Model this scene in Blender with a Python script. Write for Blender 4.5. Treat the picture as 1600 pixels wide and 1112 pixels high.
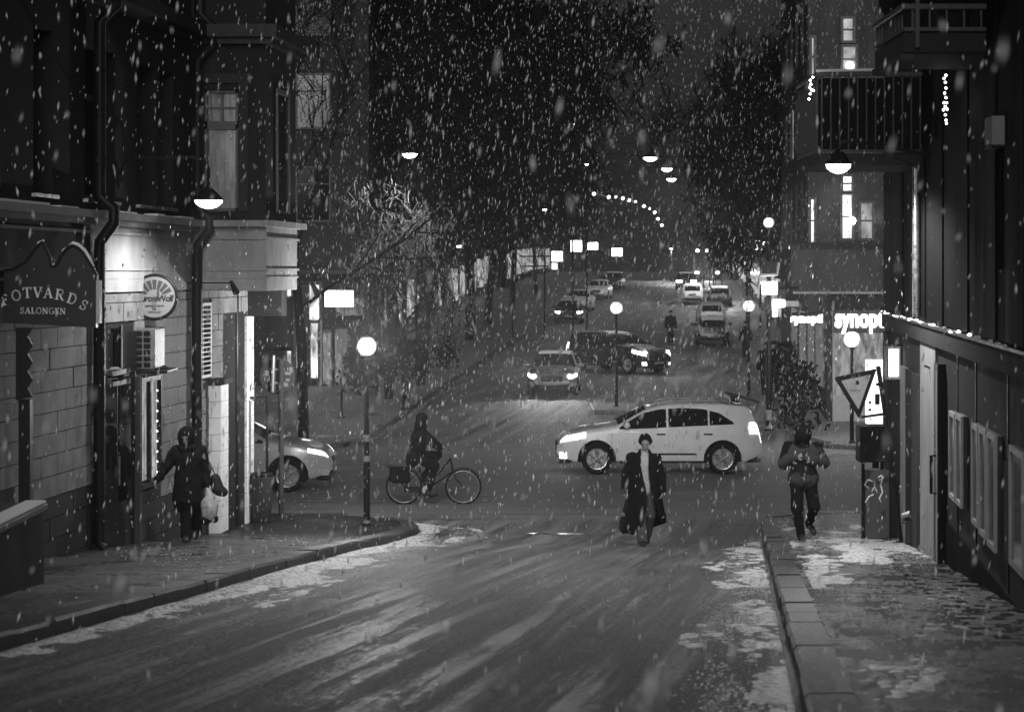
import bpy, bmesh, math, random
import numpy as np
from mathutils import Vector, Matrix, noise as mnoise

for o in list(bpy.data.objects):
    bpy.data.objects.remove(o)
S = bpy.context.scene
R = math.radians
F = 3200.0                     # focal length in photograph pixels (1600 wide)
EYE = 4.7                      # eye height above the level of the crossing
HOR = 425.0                    # picture row of the horizon
HAZE = 0.0009                  # density of the snowy air

# ------------------------------------------------------------------ camera
cd = bpy.data.cameras.new('camera')
cam = bpy.data.objects.new('camera', cd)
S.collection.objects.link(cam)
cam.location = (0, 0, EYE)
cam.rotation_euler = (R(90), 0, 0)
cd.sensor_width = 36.0
cd.lens = F / 1600.0 * 36.0
cd.shift_y = -(556.0 - HOR) / 1600.0
cd.clip_start = 0.1
cd.clip_end = 3000
cd.dof.use_dof = True
cd.dof.focus_distance = 36.0
cd.dof.aperture_fstop = 3.2
S.camera = cam

# ------------------------------------------------------------------ night sky
W = bpy.data.worlds.new('World')
S.world = W
W.use_nodes = True
nt = W.node_tree
nt.nodes.clear()
sky = nt.nodes.new('ShaderNodeTexSky')
sky.sky_type = 'NISHITA'
sky.sun_disc = False
sky.sun_elevation = R(22)
sky.sun_rotation = R(182)
sky.air_density = 3.0
sky.dust_density = 6.0
bw = nt.nodes.new('ShaderNodeRGBToBW')          # black-and-white photograph
bg = nt.nodes.new('ShaderNodeBackground')
bg.inputs['Strength'].default_value = 0.0066
wo = nt.nodes.new('ShaderNodeOutputWorld')
nt.links.new(sky.outputs[0], bw.inputs[0])
nt.links.new(bw.outputs[0], bg.inputs['Color'])
nt.links.new(bg.outputs[0], wo.inputs['Surface'])

# one weak, broad 'sun' added behind us as frontal fill, for unseen street lamps
sl = bpy.data.lights.new('sun', 'SUN')
sl.energy = 0.95
sl.angle = R(40)
so = bpy.data.objects.new('sun', sl)
S.collection.objects.link(so)
so.rotation_euler = Vector((0.03, 1.0, -0.40)).to_track_quat('-Z', 'Y').to_euler()

# ------------------------------------------------------------------ exposure
S.view_settings.view_transform = 'Standard'
S.view_settings.look = 'None'
S.view_settings.exposure = 0.5
S.view_settings.gamma = 1.0
S.view_settings.use_curve_mapping = False
S.render.engine = 'CYCLES'
S.cycles.use_denoising = True
try:
    S.cycles.denoiser = 'OPENIMAGEDENOISE'
except Exception:
    pass
S.cycles.use_adaptive_sampling = True
S.cycles.adaptive_threshold = 0.01
S.cycles.max_bounces = 5
S.cycles.diffuse_bounces = 2
S.cycles.glossy_bounces = 2
S.cycles.transmission_bounces = 3
S.cycles.transparent_max_bounces = 6
S.cycles.volume_bounces = 0
S.cycles.sample_clamp_indirect = 0.7
S.cycles.sample_clamp_direct = 8.0
S.cycles.filter_width = 1.5
S.cycles.caustics_reflective = False
S.cycles.caustics_refractive = False

# ------------------------------------------------------------------ helpers
def at(x, y, d):
    """a photograph pixel at a known distance -> point in the place"""
    return Vector(((x - 800.0) / F * d, d, EYE - (y - HOR) / F * d))

def px(x, d):
    return (x - 800.0) / F * d

def pz(y, d):
    return EYE - (y - HOR) / F * d

_HD = np.array([-60, 0, 29, 31, 32.5, 34, 36, 38, 40, 43, 47, 52, 56, 62, 71, 84, 103, 125, 145, 165, 188, 210, 235, 270, 330, 460, 700.0])
_HZ = np.array([0, 0, 0, .54, .38, .25, .14, .075, .03, .0, -.02, .0, .06, .17, .36, .58, .88, 1.45, 2.1, 2.9, 3.75, 4.25, 4.5, 4.62, 4.66, 4.7, 4.7])
_HZ[:3] = 0.2 + 0.0816 * (35.5 - _HD[:3])
_fd = np.arange(-60, 700, 0.5)
_fz = np.interp(_fd, _HD, _HZ)
_k = np.hanning(13); _k /= _k.sum()
_fs = np.convolve(np.pad(_fz, 6, mode='reflect', reflect_type='odd'), _k, mode='valid')
def gz(d):
    return float(np.interp(d, _fd, _fs))

KERB = 0.12
LF, LK, RK, RW = -8.72, -5.60, 0.385, 2.47      # lateral places of the near street: facade, kerb, kerb, wall
def nx(lat, d):
    return lat + 0.111 * d
def fl(d):
    return -3.7 + 0.074 * (d - 56)              # far street, kerbs
def fr(d):
    return fl(d) + 11.4
def dl(x):
    return 8.72 / (0.361 - x / 3200.0)          # picture column -> distance on the facade of the near street
def dr(x):
    return 2.47 / (x / 3200.0 - 0.361)

COL = S.collection
def link(o):
    COL.objects.link(o)
    return o

class MB:
    def __init__(self):
        self.v = []; self.f = []; self.m = []
    def add(self, vs, fs, mi=0):
        b = len(self.v)
        self.v.extend([tuple(p) for p in vs])
        self.f.extend([tuple(i + b for i in f) for f in fs])
        self.m.extend([mi] * len(fs))
        return self
    def hexa(self, c, mi=0):
        """8 corners: bottom ring 0-3 anticlockwise, top ring 4-7"""
        return self.add(c, [(3, 2, 1, 0), (4, 5, 6, 7), (0, 1, 5, 4), (1, 2, 6, 5), (2, 3, 7, 6), (3, 0, 4, 7)], mi)
    def box(self, x0, x1, y0, y1, z0, z1, mi=0, M=None):
        c = [(x0, y0, z0), (x1, y0, z0), (x1, y1, z0), (x0, y1, z0), (x0, y0, z1), (x1, y0, z1), (x1, y1, z1), (x0, y1, z1)]
        if M is not None:
            c = [M @ Vector(p) for p in c]
        return self.hexa(c, mi)
    def cbox(self, x0, x1, y0, y1, z0, z1, b=0.01, mi=0, M=None):
        """box with chamfered edges"""
        pts = []
        for sx in (0, 1):
            for sy in (0, 1):
                for sz in (0, 1):
                    X, Y, Z = (x0, x1)[sx], (y0, y1)[sy], (z0, z1)[sz]
                    dx, dy, dz = (b, -b)[sx], (b, -b)[sy], (b, -b)[sz]
                    pts += [(X, Y + dy, Z + dz), (X + dx, Y, Z + dz), (X + dx, Y + dy, Z)]
        if M is not None:
            pts = [M @ Vector(p) for p in pts]
        bm_ = bmesh.new()
        for p in pts:
            bm_.verts.new(p)
        r = bmesh.ops.convex_hull(bm_, input=bm_.verts[:])
        bmesh.ops.dissolve_limit(bm_, angle_limit=0.02, verts=bm_.verts[:], edges=bm_.edges[:])
        bm_.verts.index_update()
        self.add([v.co[:] for v in bm_.verts], [[v.index for v in f.verts] for f in bm_.faces], mi)
        bm_.free()
        return self
    def nbox(self, l0, l1, d0, d1, z0, z1, mi=0):
        """box laid along the near street"""
        c = [(nx(l0, d0), d0, z0), (nx(l1, d0), d0, z0), (nx(l1, d1), d1, z0), (nx(l0, d1), d1, z0)]
        return self.hexa(c + [(p[0], p[1], z1) for p in c], mi)
    def tube(self, pts, rad, n=8, mi=0, cap=True):
        pts = [Vector(p) for p in pts]
        if not hasattr(rad, '__len__'):
            rad = [rad] * len(pts)
        b = len(self.v)
        prev = None
        for i, p in enumerate(pts):
            t = (pts[min(i + 1, len(pts) - 1)] - pts[max(i - 1, 0)])
            if t.length < 1e-9:
                t = Vector((0, 0, 1))
            t.normalize()
            if prev is None:
                a = Vector((0, 0, 1)) if abs(t.z) < 0.9 else Vector((1, 0, 0))
                u = t.cross(a).normalized()
            else:
                u = (prev - t * prev.dot(t))
                u = u.normalized() if u.length > 1e-6 else t.orthogonal().normalized()
            prev = u
            w = t.cross(u)
            for k in range(n):
                an = 2 * math.pi * k / n
                self.v.append(tuple(p + (u * math.cos(an) + w * math.sin(an)) * rad[i]))
        for i in range(len(pts) - 1):
            for k in range(n):
                a0 = b + i * n + k; a1 = b + i * n + (k + 1) % n
                self.f.append((a0, a1, a1 + n, a0 + n)); self.m.append(mi)
        if cap:
            self.f.append(tuple(b + k for k in reversed(range(n)))); self.m.append(mi)
            e = b + (len(pts) - 1) * n
            self.f.append(tuple(e + k for k in range(n))); self.m.append(mi)
        return self
    def lathe(self, prof, c=(0, 0, 0), n=20, mi=0, axis='z', M=None):
        b = len(self.v)
        for (r, h) in prof:
            for k in range(n):
                an = 2 * math.pi * k / n
                a_, b_ = r * math.cos(an), r * math.sin(an)
                if axis == 'z': p = (c[0] + a_, c[1] + b_, c[2] + h)
                elif axis == 'y': p = (c[0] + a_, c[1] + h, c[2] + b_)
                else: p = (c[0] + h, c[1] + a_, c[2] + b_)
                if M is not None: p = tuple(M @ Vector(p))
                self.v.append(p)
        for i in range(len(prof) - 1):
            for k in range(n):
                a0 = b + i * n + k; a1 = b + i * n + (k + 1) % n
                self.f.append((a0, a1, a1 + n, a0 + n)); self.m.append(mi)
        self.f.append(tuple(b + k for k in reversed(range(n)))); self.m.append(mi)
        e = b + (len(prof) - 1) * n
        self.f.append(tuple(e + k for k in range(n))); self.m.append(mi)
        return self
    def prism(self, poly, o, ux, uy, un, th, mi=0):
        """flat outline (list of 2d points, anticlockwise) extruded by th along un"""
        o, ux, uy, un = Vector(o), Vector(ux), Vector(uy), Vector(un)
        n = len(poly)
        a = [o + ux * p[0] + uy * p[1] for p in poly]
        c = [p + un * th for p in a]
        fs = [tuple(range(n - 1, -1, -1)), tuple(range(n, 2 * n))]
        fs += [(i, (i + 1) % n, (i + 1) % n + n, i + n) for i in range(n)]
        return self.add(a + c, fs, mi)
    def grid(self, P, mi=0, flip=False):
        """P: rows of points"""
        b = len(self.v)
        nr, ncol = len(P), len(P[0])
        for r_ in P:
            self.v.extend([tuple(p) for p in r_])
        for i in range(nr - 1):
            for j in range(ncol - 1):
                q = (b + i * ncol + j, b + i * ncol + j + 1, b + (i + 1) * ncol + j + 1, b + (i + 1) * ncol + j)
                self.f.append(q[::-1] if flip else q); self.m.append(mi)
        return self
    def mesh(self, name, mats, smooth=False, recalc=True):
        me = bpy.data.meshes.new(name)
        me.from_pydata(self.v, [], self.f)
        for m in (mats if isinstance(mats, (list, tuple)) else [mats]):
            me.materials.append(m)
        me.polygons.foreach_set('material_index', self.m)
        if recalc:
            bm_ = bmesh.new(); bm_.from_mesh(me)
            bmesh.ops.recalc_face_normals(bm_, faces=bm_.faces[:])
            bm_.to_mesh(me); bm_.free()
        if smooth:
            me.polygons.foreach_set('use_smooth', [True] * len(me.polygons))
            if smooth == 'auto':
                me.set_sharp_from_angle(angle=R(38))
        me.update()
        return me
    def build(self, name, mats, parent=None, smooth=False, recalc=True):
        o = link(bpy.data.objects.new(name, self.mesh(name, mats, smooth, recalc)))
        if parent is not None:
            o.parent = parent
        return o

def tag(o, label=None, cat=None, group=None, kind=None):
    if label: o['label'] = label
    if cat: o['category'] = cat
    if group: o['group'] = group
    if kind: o['kind'] = kind
    return o

def thing(name, label, cat, loc=(0, 0, 0), rz=0.0, group=None):
    o = link(bpy.data.objects.new(name, None))
    o.empty_display_size = 0.2
    o.location = loc
    o.rotation_euler = (0, 0, rz)
    return tag(o, label, cat, group)

def copy_tree(o, parent=None):
    c = o.copy()
    link(c)
    c.parent = parent
    for ch in o.children:
        copy_tree(ch, c)
    return c

# ------------------------------------------------------------------ materials (all grey: the photograph is black and white)
MATS = {}
def mat(name, g=0.3, rough=0.6, var=0.25, scale=6.0, bump=0.0, bscale=30.0, metal=0.0, spec=0.5, stretch=(1, 1, 1), rvar=0.15, coat=0.0):
    if name in MATS:
        return MATS[name]
    m = bpy.data.materials.new(name)
    m.use_nodes = True
    t = m.node_tree; N = t.nodes; L = t.links
    b = N['Principled BSDF']
    tc = N.new('ShaderNodeTexCoord'); mp = N.new('ShaderNodeMapping')
    mp.inputs['Scale'].default_value = stretch
    L.new(tc.outputs['Object'], mp.inputs['Vector'])
    no = N.new('ShaderNodeTexNoise'); no.inputs['Scale'].default_value = scale; no.inputs['Detail'].default_value = 6; no.inputs['Roughness'].default_value = 0.65
    L.new(mp.outputs[0], no.inputs['Vector'])
    mr = N.new('ShaderNodeMapRange')
    mr.inputs['From Min'].default_value = 0.25; mr.inputs['From Max'].default_value = 0.75
    mr.inputs['To Min'].default_value = g * (1 - var); mr.inputs['To Max'].default_value = min(0.95, g * (1 + var))
    L.new(no.outputs['Fac'], mr.inputs['Value'])
    L.new(mr.outputs[0], b.inputs['Base Color'])
    rr = N.new('ShaderNodeMapRange')
    rr.inputs['From Min'].default_value = 0.3; rr.inputs['From Max'].default_value = 0.7
    rr.inputs['To Min'].default_value = max(0.02, rough - rvar); rr.inputs['To Max'].default_value = min(1, rough + rvar)
    L.new(no.outputs['Fac'], rr.inputs['Value'])
    L.new(rr.outputs[0], b.inputs['Roughness'])
    b.inputs['Metallic'].default_value = metal
    if spec == 0.5 and rough >= 0.55: spec = 0.10          # cloth, plaster, bark: hardly any sheen
    elif spec == 0.5 and g < 0.05 and rough >= 0.4: spec = 0.2
    b.inputs['Specular IOR Level'].default_value = spec
    b.inputs['Coat Weight'].default_value = coat
    if bump:
        n2 = N.new('ShaderNodeTexNoise'); n2.inputs['Scale'].default_value = bscale; n2.inputs['Detail'].default_value = 5
        L.new(mp.outputs[0], n2.inputs['Vector'])
        bp = N.new('ShaderNodeBump'); bp.inputs['Strength'].default_value = bump; bp.inputs['Distance'].default_value = 0.02
        L.new(n2.outputs['Fac'], bp.inputs['Height'])
        L.new(bp.outputs[0], b.inputs['Normal'])
    MATS[name] = m
    return m

def emit(name, strength, g=1.0):
    if name in MATS:
        return MATS[name]
    m = bpy.data.materials.new(name); m.use_nodes = True
    t = m.node_tree; b = t.nodes['Principled BSDF']
    b.inputs['Base Color'].default_value = (0.8, 0.8, 0.8, 1)
    b.inputs['Emission Color'].default_value = (g, g, g, 1)
    b.inputs['Emission Strength'].default_value = strength
    m.cycles.emission_sampling = 'NONE'      # the lamps inside do the lighting
    MATS[name] = m
    return m

def window_light(name, lo, hi, scale=(3, 3, 1.2)):
    """a lit room behind glass: curtains and furniture as an uneven glow"""
    if name in MATS:
        return MATS[name]
    m = bpy.data.materials.new(name); m.use_nodes = True
    t = m.node_tree; N = t.nodes; L = t.links; b = N['Principled BSDF']
    b.inputs['Base Color'].default_value = (.1, .1, .1, 1); b.inputs['Roughness'].default_value = 0.1
    tc = N.new('ShaderNodeTexCoord'); mp = N.new('ShaderNodeMapping'); mp.inputs['Scale'].default_value = scale
    L.new(tc.outputs['Object'], mp.inputs['Vector'])
    no = N.new('ShaderNodeTexNoise'); no.inputs['Scale'].default_value = 2.5; no.inputs['Detail'].default_value = 4
    L.new(mp.outputs[0], no.inputs['Vector'])
    mr = N.new('ShaderNodeMapRange'); mr.inputs['From Min'].default_value = .35; mr.inputs['From Max'].default_value = .65
    mr.inputs['To Min'].default_value = lo; mr.inputs['To Max'].default_value = hi
    L.new(no.outputs['Fac'], mr.inputs['Value'])
    b.inputs['Emission Color'].default_value = (1, 1, 1, 1)
    L.new(mr.outputs[0], b.inputs['Emission Strength'])
    m.cycles.emission_sampling = 'NONE'
    MATS[name] = m
    return m

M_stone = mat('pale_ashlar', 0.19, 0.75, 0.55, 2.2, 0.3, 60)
M_white_tile = mat('white_glazed_block', 0.84, 0.35, 0.12, 6, 0.05, 20)
M_mortar = mat('mortar', 0.16, 0.9, 0.3, 20, 0.3, 60)
M_plaster = mat('plaster', 0.055, 0.85, 0.45, 2.5, 0.25, 40, stretch=(1, 1, .3))
M_plaster_light = mat('light_plaster', 0.30, 0.8, 0.35, 2.6, 0.2, 40, stretch=(1, 1, .35))
M_upper = mat('dark_render', 0.022, 0.85, 0.55, 3.0, 0.3, 40, stretch=(1, 1, .22))
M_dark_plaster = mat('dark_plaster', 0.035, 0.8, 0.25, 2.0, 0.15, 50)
M_dark_panel = mat('dark_metal_panel', 0.008, 0.7, 0.3, 1.5, 0.05, 12, spec=.02, stretch=(1, 1, 0.15))
M_black = mat('black_iron', 0.011, 0.4, 0.3, 12, 0.05, 60)
M_black_wood = mat('black_painted_wood', 0.012, 0.45, 0.4, 10, 0.1, 30, stretch=(4, 4, .5))
M_zinc = mat('zinc', 0.35, 0.35, 0.2, 10, 0.0, metal=0.9)
M_frame = mat('window_frame_paint', 0.06, 0.5, 0.25, 12)
M_frame_light = mat('pale_frame_paint', 0.45, 0.5, 0.2, 10)
M_glass = mat('dark_glass', 0.008, 0.06, 0.3, 3, 0.0, spec=0.14, rvar=0.03)
M_snow = mat('fresh_snow', 0.82, 0.85, 0.06, 10, 0.5, 60)
M_granite = mat('granite', 0.042, 0.5, 0.35, 25, 0.35, 80)
M_slab = mat('wet_slab', 0.11, 0.35, 0.4, 4, 0.4, 60)
M_bark = mat('wet_bark', 0.018, 0.6, 0.4, 14, 0.4, 30)
M_twig = mat('wet_twigs', 0.009, 0.7, 0.5, 3)
M_rubber = mat('tyre_rubber', 0.016, 0.7, 0.3, 20)
M_alloy = mat('alloy_wheel', 0.5, 0.3, 0.1, 10, metal=0.8)
M_white_paint = mat('white_car_paint', 0.9, 0.28, 0.05, 3, coat=0.6, rvar=0.06)
M_silver_paint = mat('silver_car_paint', 0.5, 0.3, 0.06, 3, coat=0.6, metal=0.2, rvar=0.06)
M_dark_paint = mat('dark_car_paint', 0.03, 0.25, 0.2, 3, coat=0.6)
M_grey_paint = mat('grey_car_paint', 0.16, 0.3, 0.1, 3, coat=0.6)
M_black_plastic = mat('black_plastic', 0.02, 0.5, 0.25, 12)
M_lens = mat('lamp_lens', 0.5, 0.15, 0.1, 10)
M_skin = mat('skin', 0.24, 0.55, 0.12, 12)
M_dark_cloth = mat('black_cloth', 0.009, 0.85, 0.4, 14, 0.4, 60)
M_grey_cloth = mat('grey_cloth', 0.045, 0.85, 0.3, 14, 0.4, 60)
M_denim = mat('denim', 0.075, 0.9, 0.3, 14, 0.3, 90)
M_shirt = mat('pale_knit', 0.4, 0.9, 0.2, 20, 0.4, 90)
M_shoe = mat('dark_leather', 0.025, 0.4, 0.3, 20)
M_plastic_bag = mat('white_plastic_bag', 0.42, 0.4, 0.25, 12, 0.6, 16)
M_sign_white = mat('pale_enamel', 0.2, 0.4, 0.12, 5)
M_sign_dark = mat('dark_enamel', 0.03, 0.4, 0.2, 5)
M_sign_letter = mat('letter_paint', 0.85, 0.6, 0.15, 20)
M_rail = mat('railing_paint', 0.05, 0.5, 0.3, 14)
M_lamplit_twig = mat('lamplit_twigs', 0.22, 0.8, 0.6, 9)  # twig colour lightened to look lit by the pendant lamp
M_tin = mat('bare_tin', 0.24, 0.45, 0.2, 12, metal=0.4)
E_lamp = emit('lamp_glass', 8)
def opal(name, strength, clear=0.45):
    """lit opal glass that lets the bulb's light through"""
    m = bpy.data.materials.new(name); m.use_nodes = True
    t = m.node_tree; t.nodes.clear(); N = t.nodes
    e = N.new('ShaderNodeEmission'); e.inputs['Strength'].default_value = strength
    tr = N.new('ShaderNodeBsdfTransparent'); mx = N.new('ShaderNodeMixShader'); mx.inputs[0].default_value = clear
    o = N.new('ShaderNodeOutputMaterial')
    t.links.new(e.outputs[0], mx.inputs[1]); t.links.new(tr.outputs[0], mx.inputs[2]); t.links.new(mx.outputs[0], o.inputs['Surface'])
    m.cycles.emission_sampling = 'NONE'
    return m
E_globe = opal('globe_glass', 1.1)
E_sign = emit('lit_sign_face', 4)
E_neon = emit('lit_letters', 2.6)
E_bulb = emit('fairy_bulb', 8)
E_far = emit('far_lamp', 10)
E_head = emit('headlight_on', 12)
E_run = emit('running_light', 3)
E_tail = emit('tail_light_on', 2.2)

def lamp(name, loc, watts, radius, parent=None, spot=None, aim=None, blend=0.6):
    ld = bpy.data.lights.new(name, 'SPOT' if spot else 'POINT')
    ld.energy = watts
    ld.shadow_soft_size = radius
    o = link(bpy.data.objects.new(name, ld))
    o.location = loc
    if spot:
        ld.spot_size = spot; ld.spot_blend = blend
        o.rotation_euler = Vector(aim).to_track_quat('-Z', 'Y').to_euler()
    if parent is not None:
        o.parent = parent
    return o
# ------------------------------------------------------------------ wet, slushy ground
def slush_mat(name, dark, light, spec=0.25, a_dir=0.16, cross=False, lo=0.40, hi=0.60, wa=0.5, wb=0.28, wc=0.22, sa=1.5, sb=0.5, sc=11, rough_wet=0.16, rough_snow=0.7, bump=0.6, grain=0.3):
    m = bpy.data.materials.new(name); m.use_nodes = True
    t = m.node_tree; N = t.nodes; L = t.links; b = N['Principled BSDF']
    geo = N.new('ShaderNodeNewGeometry')
    def dot(v):
        n = N.new('ShaderNodeVectorMath'); n.operation = 'DOT_PRODUCT'
        L.new(geo.outputs['Position'], n.inputs[0]); n.inputs[1].default_value = v
        return n.outputs['Value']
    def noise(x, y, scale, detail=5, rough=0.6, dist=0.0):
        c = N.new('ShaderNodeCombineXYZ')
        L.new(x, c.inputs[0]); L.new(y, c.inputs[1])
        n = N.new('ShaderNodeTexNoise'); n.inputs['Scale'].default_value = scale; n.inputs['Detail'].default_value = detail
        n.inputs['Roughness'].default_value = rough; n.inputs['Distortion'].default_value = dist
        L.new(c.outputs[0], n.inputs['Vector'])
        return n.outputs['Fac']
    def mul(a, k):
        n = N.new('ShaderNodeMath'); n.operation = 'MULTIPLY'; L.new(a, n.inputs[0]); n.inputs[1].default_value = k
        return n.outputs[0]
    def add(a, c):
        n = N.new('ShaderNodeMath'); n.operation = 'ADD'; L.new(a, n.inputs[0]); L.new(c, n.inputs[1])
        return n.outputs[0]
    def rng(a, f0, f1, t0, t1, smooth=True):
        n = N.new('ShaderNodeMapRange'); n.interpolation_type = 'SMOOTHSTEP' if smooth else 'LINEAR'
        for k, v in zip(('From Min', 'From Max', 'To Min', 'To Max'), (f0, f1, t0, t1)):
            n.inputs[k].default_value = v
        L.new(a, n.inputs['Value'])
        return n.outputs[0]
    def mix(f, a, c):
        n = N.new('ShaderNodeMix'); L.new(f, n.inputs['Factor'])
        for i, v in (('A', a), ('B', c)):
            if isinstance(v, float): n.inputs[i].default_value = v
            else: L.new(v, n.inputs[i])
        return n.outputs['Result']
    an = math.atan(a_dir)
    u = dot((math.cos(an), -math.sin(an), 0)); v = dot((math.sin(an), math.cos(an), 0))
    X = dot((1, 0, 0)); Y = dot((0, 1, 0))
    A = noise(u, mul(v, 0.03), sa, 6, 0.62, 0.05)
    if cross:
        A2 = noise(mul(X, 0.05), Y, sa * 0.9, 6, 0.62, 0.3)
        f = add(rng(Y, 36.5, 40.0, 0, 1), rng(Y, 53.0, 58.0, 0, -1))
        A = mix(f, A, A2)
    B = noise(X, Y, sb, 5, 0.6)
    boost = mul(f, 0.085) if cross else None          # more snow left lying on the crossing
    C = noise(u, mul(v, grain), sc, 6, 0.7)
    s = add(add(mul(A, wa), mul(B, wb)), mul(C, wc))
    if boost is not None: s = add(s, boost)
    k = rng(s, lo, hi, 0, 1)
    D = noise(u, mul(v, grain * .8), 52, 4, 0.85)
    lightv = rng(D, 0.34, 0.66, light * 0.12, light, False)
    col = mix(k, rng(D, 0.34, 0.66, dark * 0.3, dark * 2.4, False), lightv)
    L.new(col, b.inputs['Base Color'])
    L.new(mix(k, rough_wet, rough_snow), b.inputs['Roughness'])
    hgt = add(mul(k, 1.0), add(mul(C, 0.9), mul(D, 0.5)))
    bp = N.new('ShaderNodeBump'); bp.inputs['Strength'].default_value = bump; bp.inputs['Distance'].default_value = 0.03
    L.new(hgt, bp.inputs['Height']); L.new(bp.outputs[0], b.inputs['Normal'])
    b.inputs['Specular IOR Level'].default_value = spec
    return m

M_road = slush_mat('slushy_asphalt', 0.022, 0.46, cross=True, lo=0.43, hi=0.57, sa=3.4, wa=.56, wb=.14, wc=.30, sc=20, rough_wet=.36, bump=1.0)
M_pave_l = slush_mat('wet_pavement', 0.01, 0.07, spec=.15, wa=0.15, wb=0.5, wc=0.35, sb=0.7, lo=0.42, hi=0.60, rough_wet=0.2)
M_pave_r = slush_mat('trodden_pavement', 0.012, 0.30, wa=0.2, wb=0.45, wc=0.35, sb=0.9, lo=0.47, hi=0.58, rough_wet=0.12, bump=0.9, spec=.5)
M_pave_f = slush_mat('snowy_pavement', 0.07, 0.40, wa=0.3, wb=0.4, wc=0.3, lo=0.36, hi=0.55)
M_slush = mat('wet_slush', 0.75, 0.12, 0.3, 30, 0.5, 50, rvar=0.08)

# road sheet: one ground that reaches the horizon
ds = list(np.arange(-30, 60, 1.0)) + list(np.arange(60, 260, 4.0)) + [300, 360, 440, 560, 700, 1000, 1500]
xs = [-900, -400, -160, -80, -40, -24, -16, -10, -6, -3, 0, 3, 6, 10, 16, 24, 40, 80, 160, 400, 900]
g = MB()
g.grid([[(x, d, gz(d)) for x in xs] for d in ds])
tag(g.build('road', M_road, smooth=True), kind='structure')

rnd = random.Random(5)

def pavement(name, lo, hi, d0, d1, material, step=0.5, ncol=8):
    """raised footway between two lateral limits given as functions of distance"""
    n = max(2, int((d1 - d0) / step))
    m_ = MB(); top = []
    for i in range(n + 1):
        d = d0 + (d1 - d0) * i / n
        a, b_ = lo(d), hi(d)
        top.append([(a + (b_ - a) * j / ncol, d, gz(d) + KERB) for j in range(ncol + 1)])
    m_.grid(top)
    def skirt(line):
        m_.grid([line, [(p[0], p[1], p[2] - KERB - 0.05) for p in line]])
    skirt([r_[0] for r_ in top]); skirt([r_[-1] for r_ in top]); skirt(top[0]); skirt(top[-1])
    return tag(m_.build(name, material), kind='structure')

def cornered(k, sgn, dE, rad):
    """kerb line that turns a corner of radius rad before dE"""
    def f(d):
        t = d - (dE - rad)
        o = 0 if t <= 0 else rad - math.sqrt(max(0, rad * rad - t * t))
        return nx(k, d) + sgn * o
    return f
kl = cornered(LK, -1, 38.2, 2.6)
kr = cornered(RK, 1, 38.6, 1.6)
pav_l = pavement('pavement_left', lambda d: nx(LF - 0.6, d) - (0 if d < 36.9 else 30), lambda d: kl(d) - 0.28, 4, 38.0, M_pave_l, 0.25)
pav_r = pavement('pavement_right', lambda d: kr(d) + 0.28, lambda d: nx(RW + 0.6, d) + (0 if d < 35 else 30), 4, 38.4, M_pave_r, 0.25)
def fleft(d):
    t = 56.5 - d
    return fl(d) - (0 if t <= 0 else 3.5 - math.sqrt(max(0, 12.25 - t * t)))
def fright(d):
    t = 56.5 - d
    return fr(d) + (0 if t <= 0 else 3.5 - math.sqrt(max(0, 12.25 - t * t)))
pav_fl = pavement('pavement_far_left', lambda d: fl(d) - 40, fleft, 53.2, 240, M_pave_f, 1.0)
pav_fr = pavement('pavement_far_right', fright, lambda d: fr(d) + 40, 53.2, 240, M_pave_f, 1.0)

# kerb stones, each one a piece
def kerb_run(kf, sgn, d0, d1, parent, length=0.95):
    d = d0
    while d < d1:
        e = min(d + length - 0.02, d1)
        x0, x1 = kf(d), kf(e)
        w = 0.28 * sgn
        dz = rnd.uniform(-.008, .01)
        j = rnd.uniform(-.008, .008)
        m_ = MB()
        z0, z1 = gz(d) + KERB + .012 + dz, gz(e) + KERB + .012 + dz
        b = 0.025 * sgn
        pts = [(x0 + j, d, z0 - .35), (x1 + j, e, z1 - .35), (x1 + w, e, z1 - .35), (x0 + w, d, z0 - .35),
               (x0 + j, d, z0 - .03), (x1 + j, e, z1 - .03), (x1 + w, e, z1), (x0 + w, d, z0),
               (x0 + b + j, d, z0), (x1 + b + j, e, z1)]
        m_.add(pts, [(0, 1, 5, 4), (4, 5, 9, 8), (8, 9, 6, 7), (2, 3, 7, 6), (0, 4, 8, 7, 3), (1, 2, 6, 9, 5)])
        m_.build('kerb_stone', M_granite, parent)
        d += length
kerb_run(kl, -1, 13.0, 37.4, pav_l)
kerb_run(kr, 1, 9.0, 38.0, pav_r)
m_ = MB()                                            # kerbs along the crossing street
for i in range(14):
    x1 = kl(37.9) - 0.3 - i * 0.97
    mm = MB(); mm.cbox(x1 - .95, x1, 37.95, 38.22, gz(38) - .2, gz(38) + KERB + .012, .02)
    mm.build('kerb_stone', M_granite, pav_l)
for i in range(8):
    x0 = kr(38.3) + 0.3 + i * 0.97
    mm = MB(); mm.cbox(x0, x0 + .95, 38.35, 38.62, gz(38.5) - .2, gz(38.5) + KERB + .012, .02)
    mm.build('kerb_stone', M_granite, pav_r)
kerb_run(lambda d: fleft(d) , -1, 54.5, 110, pav_fl, 1.9)
kerb_run(lambda d: fright(d), 1, 54.5, 100, pav_fr, 1.9)

# brick setts by the wall
d = 15.0; row = 0
while d < 22.5:
    for c in range(5):
        l0 = RW - 0.62 + c * 0.118 - (0.05 if row % 2 else 0)
        m_ = MB(); z = gz(d + .1) + KERB + rnd.uniform(.002, .014)
        s = -0.0816 * .21; ro = rnd.uniform(-.004, .004)
        x0, x1 = nx(l0, d) + ro, nx(l0, d + .21) - ro
        t = [(x0, d, z - s / 2), (x0 + .108, d, z - s / 2), (x1 + .108, d + .205, z + s / 2), (x1, d + .205, z + s / 2)]
        m_.hexa([(p[0], p[1], p[2] - .06) for p in t] + t)
        m_.build('brick', M_granite if rnd.random() < .6 else M_pave_r, pav_r)
    d += 0.222; row += 1

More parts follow.
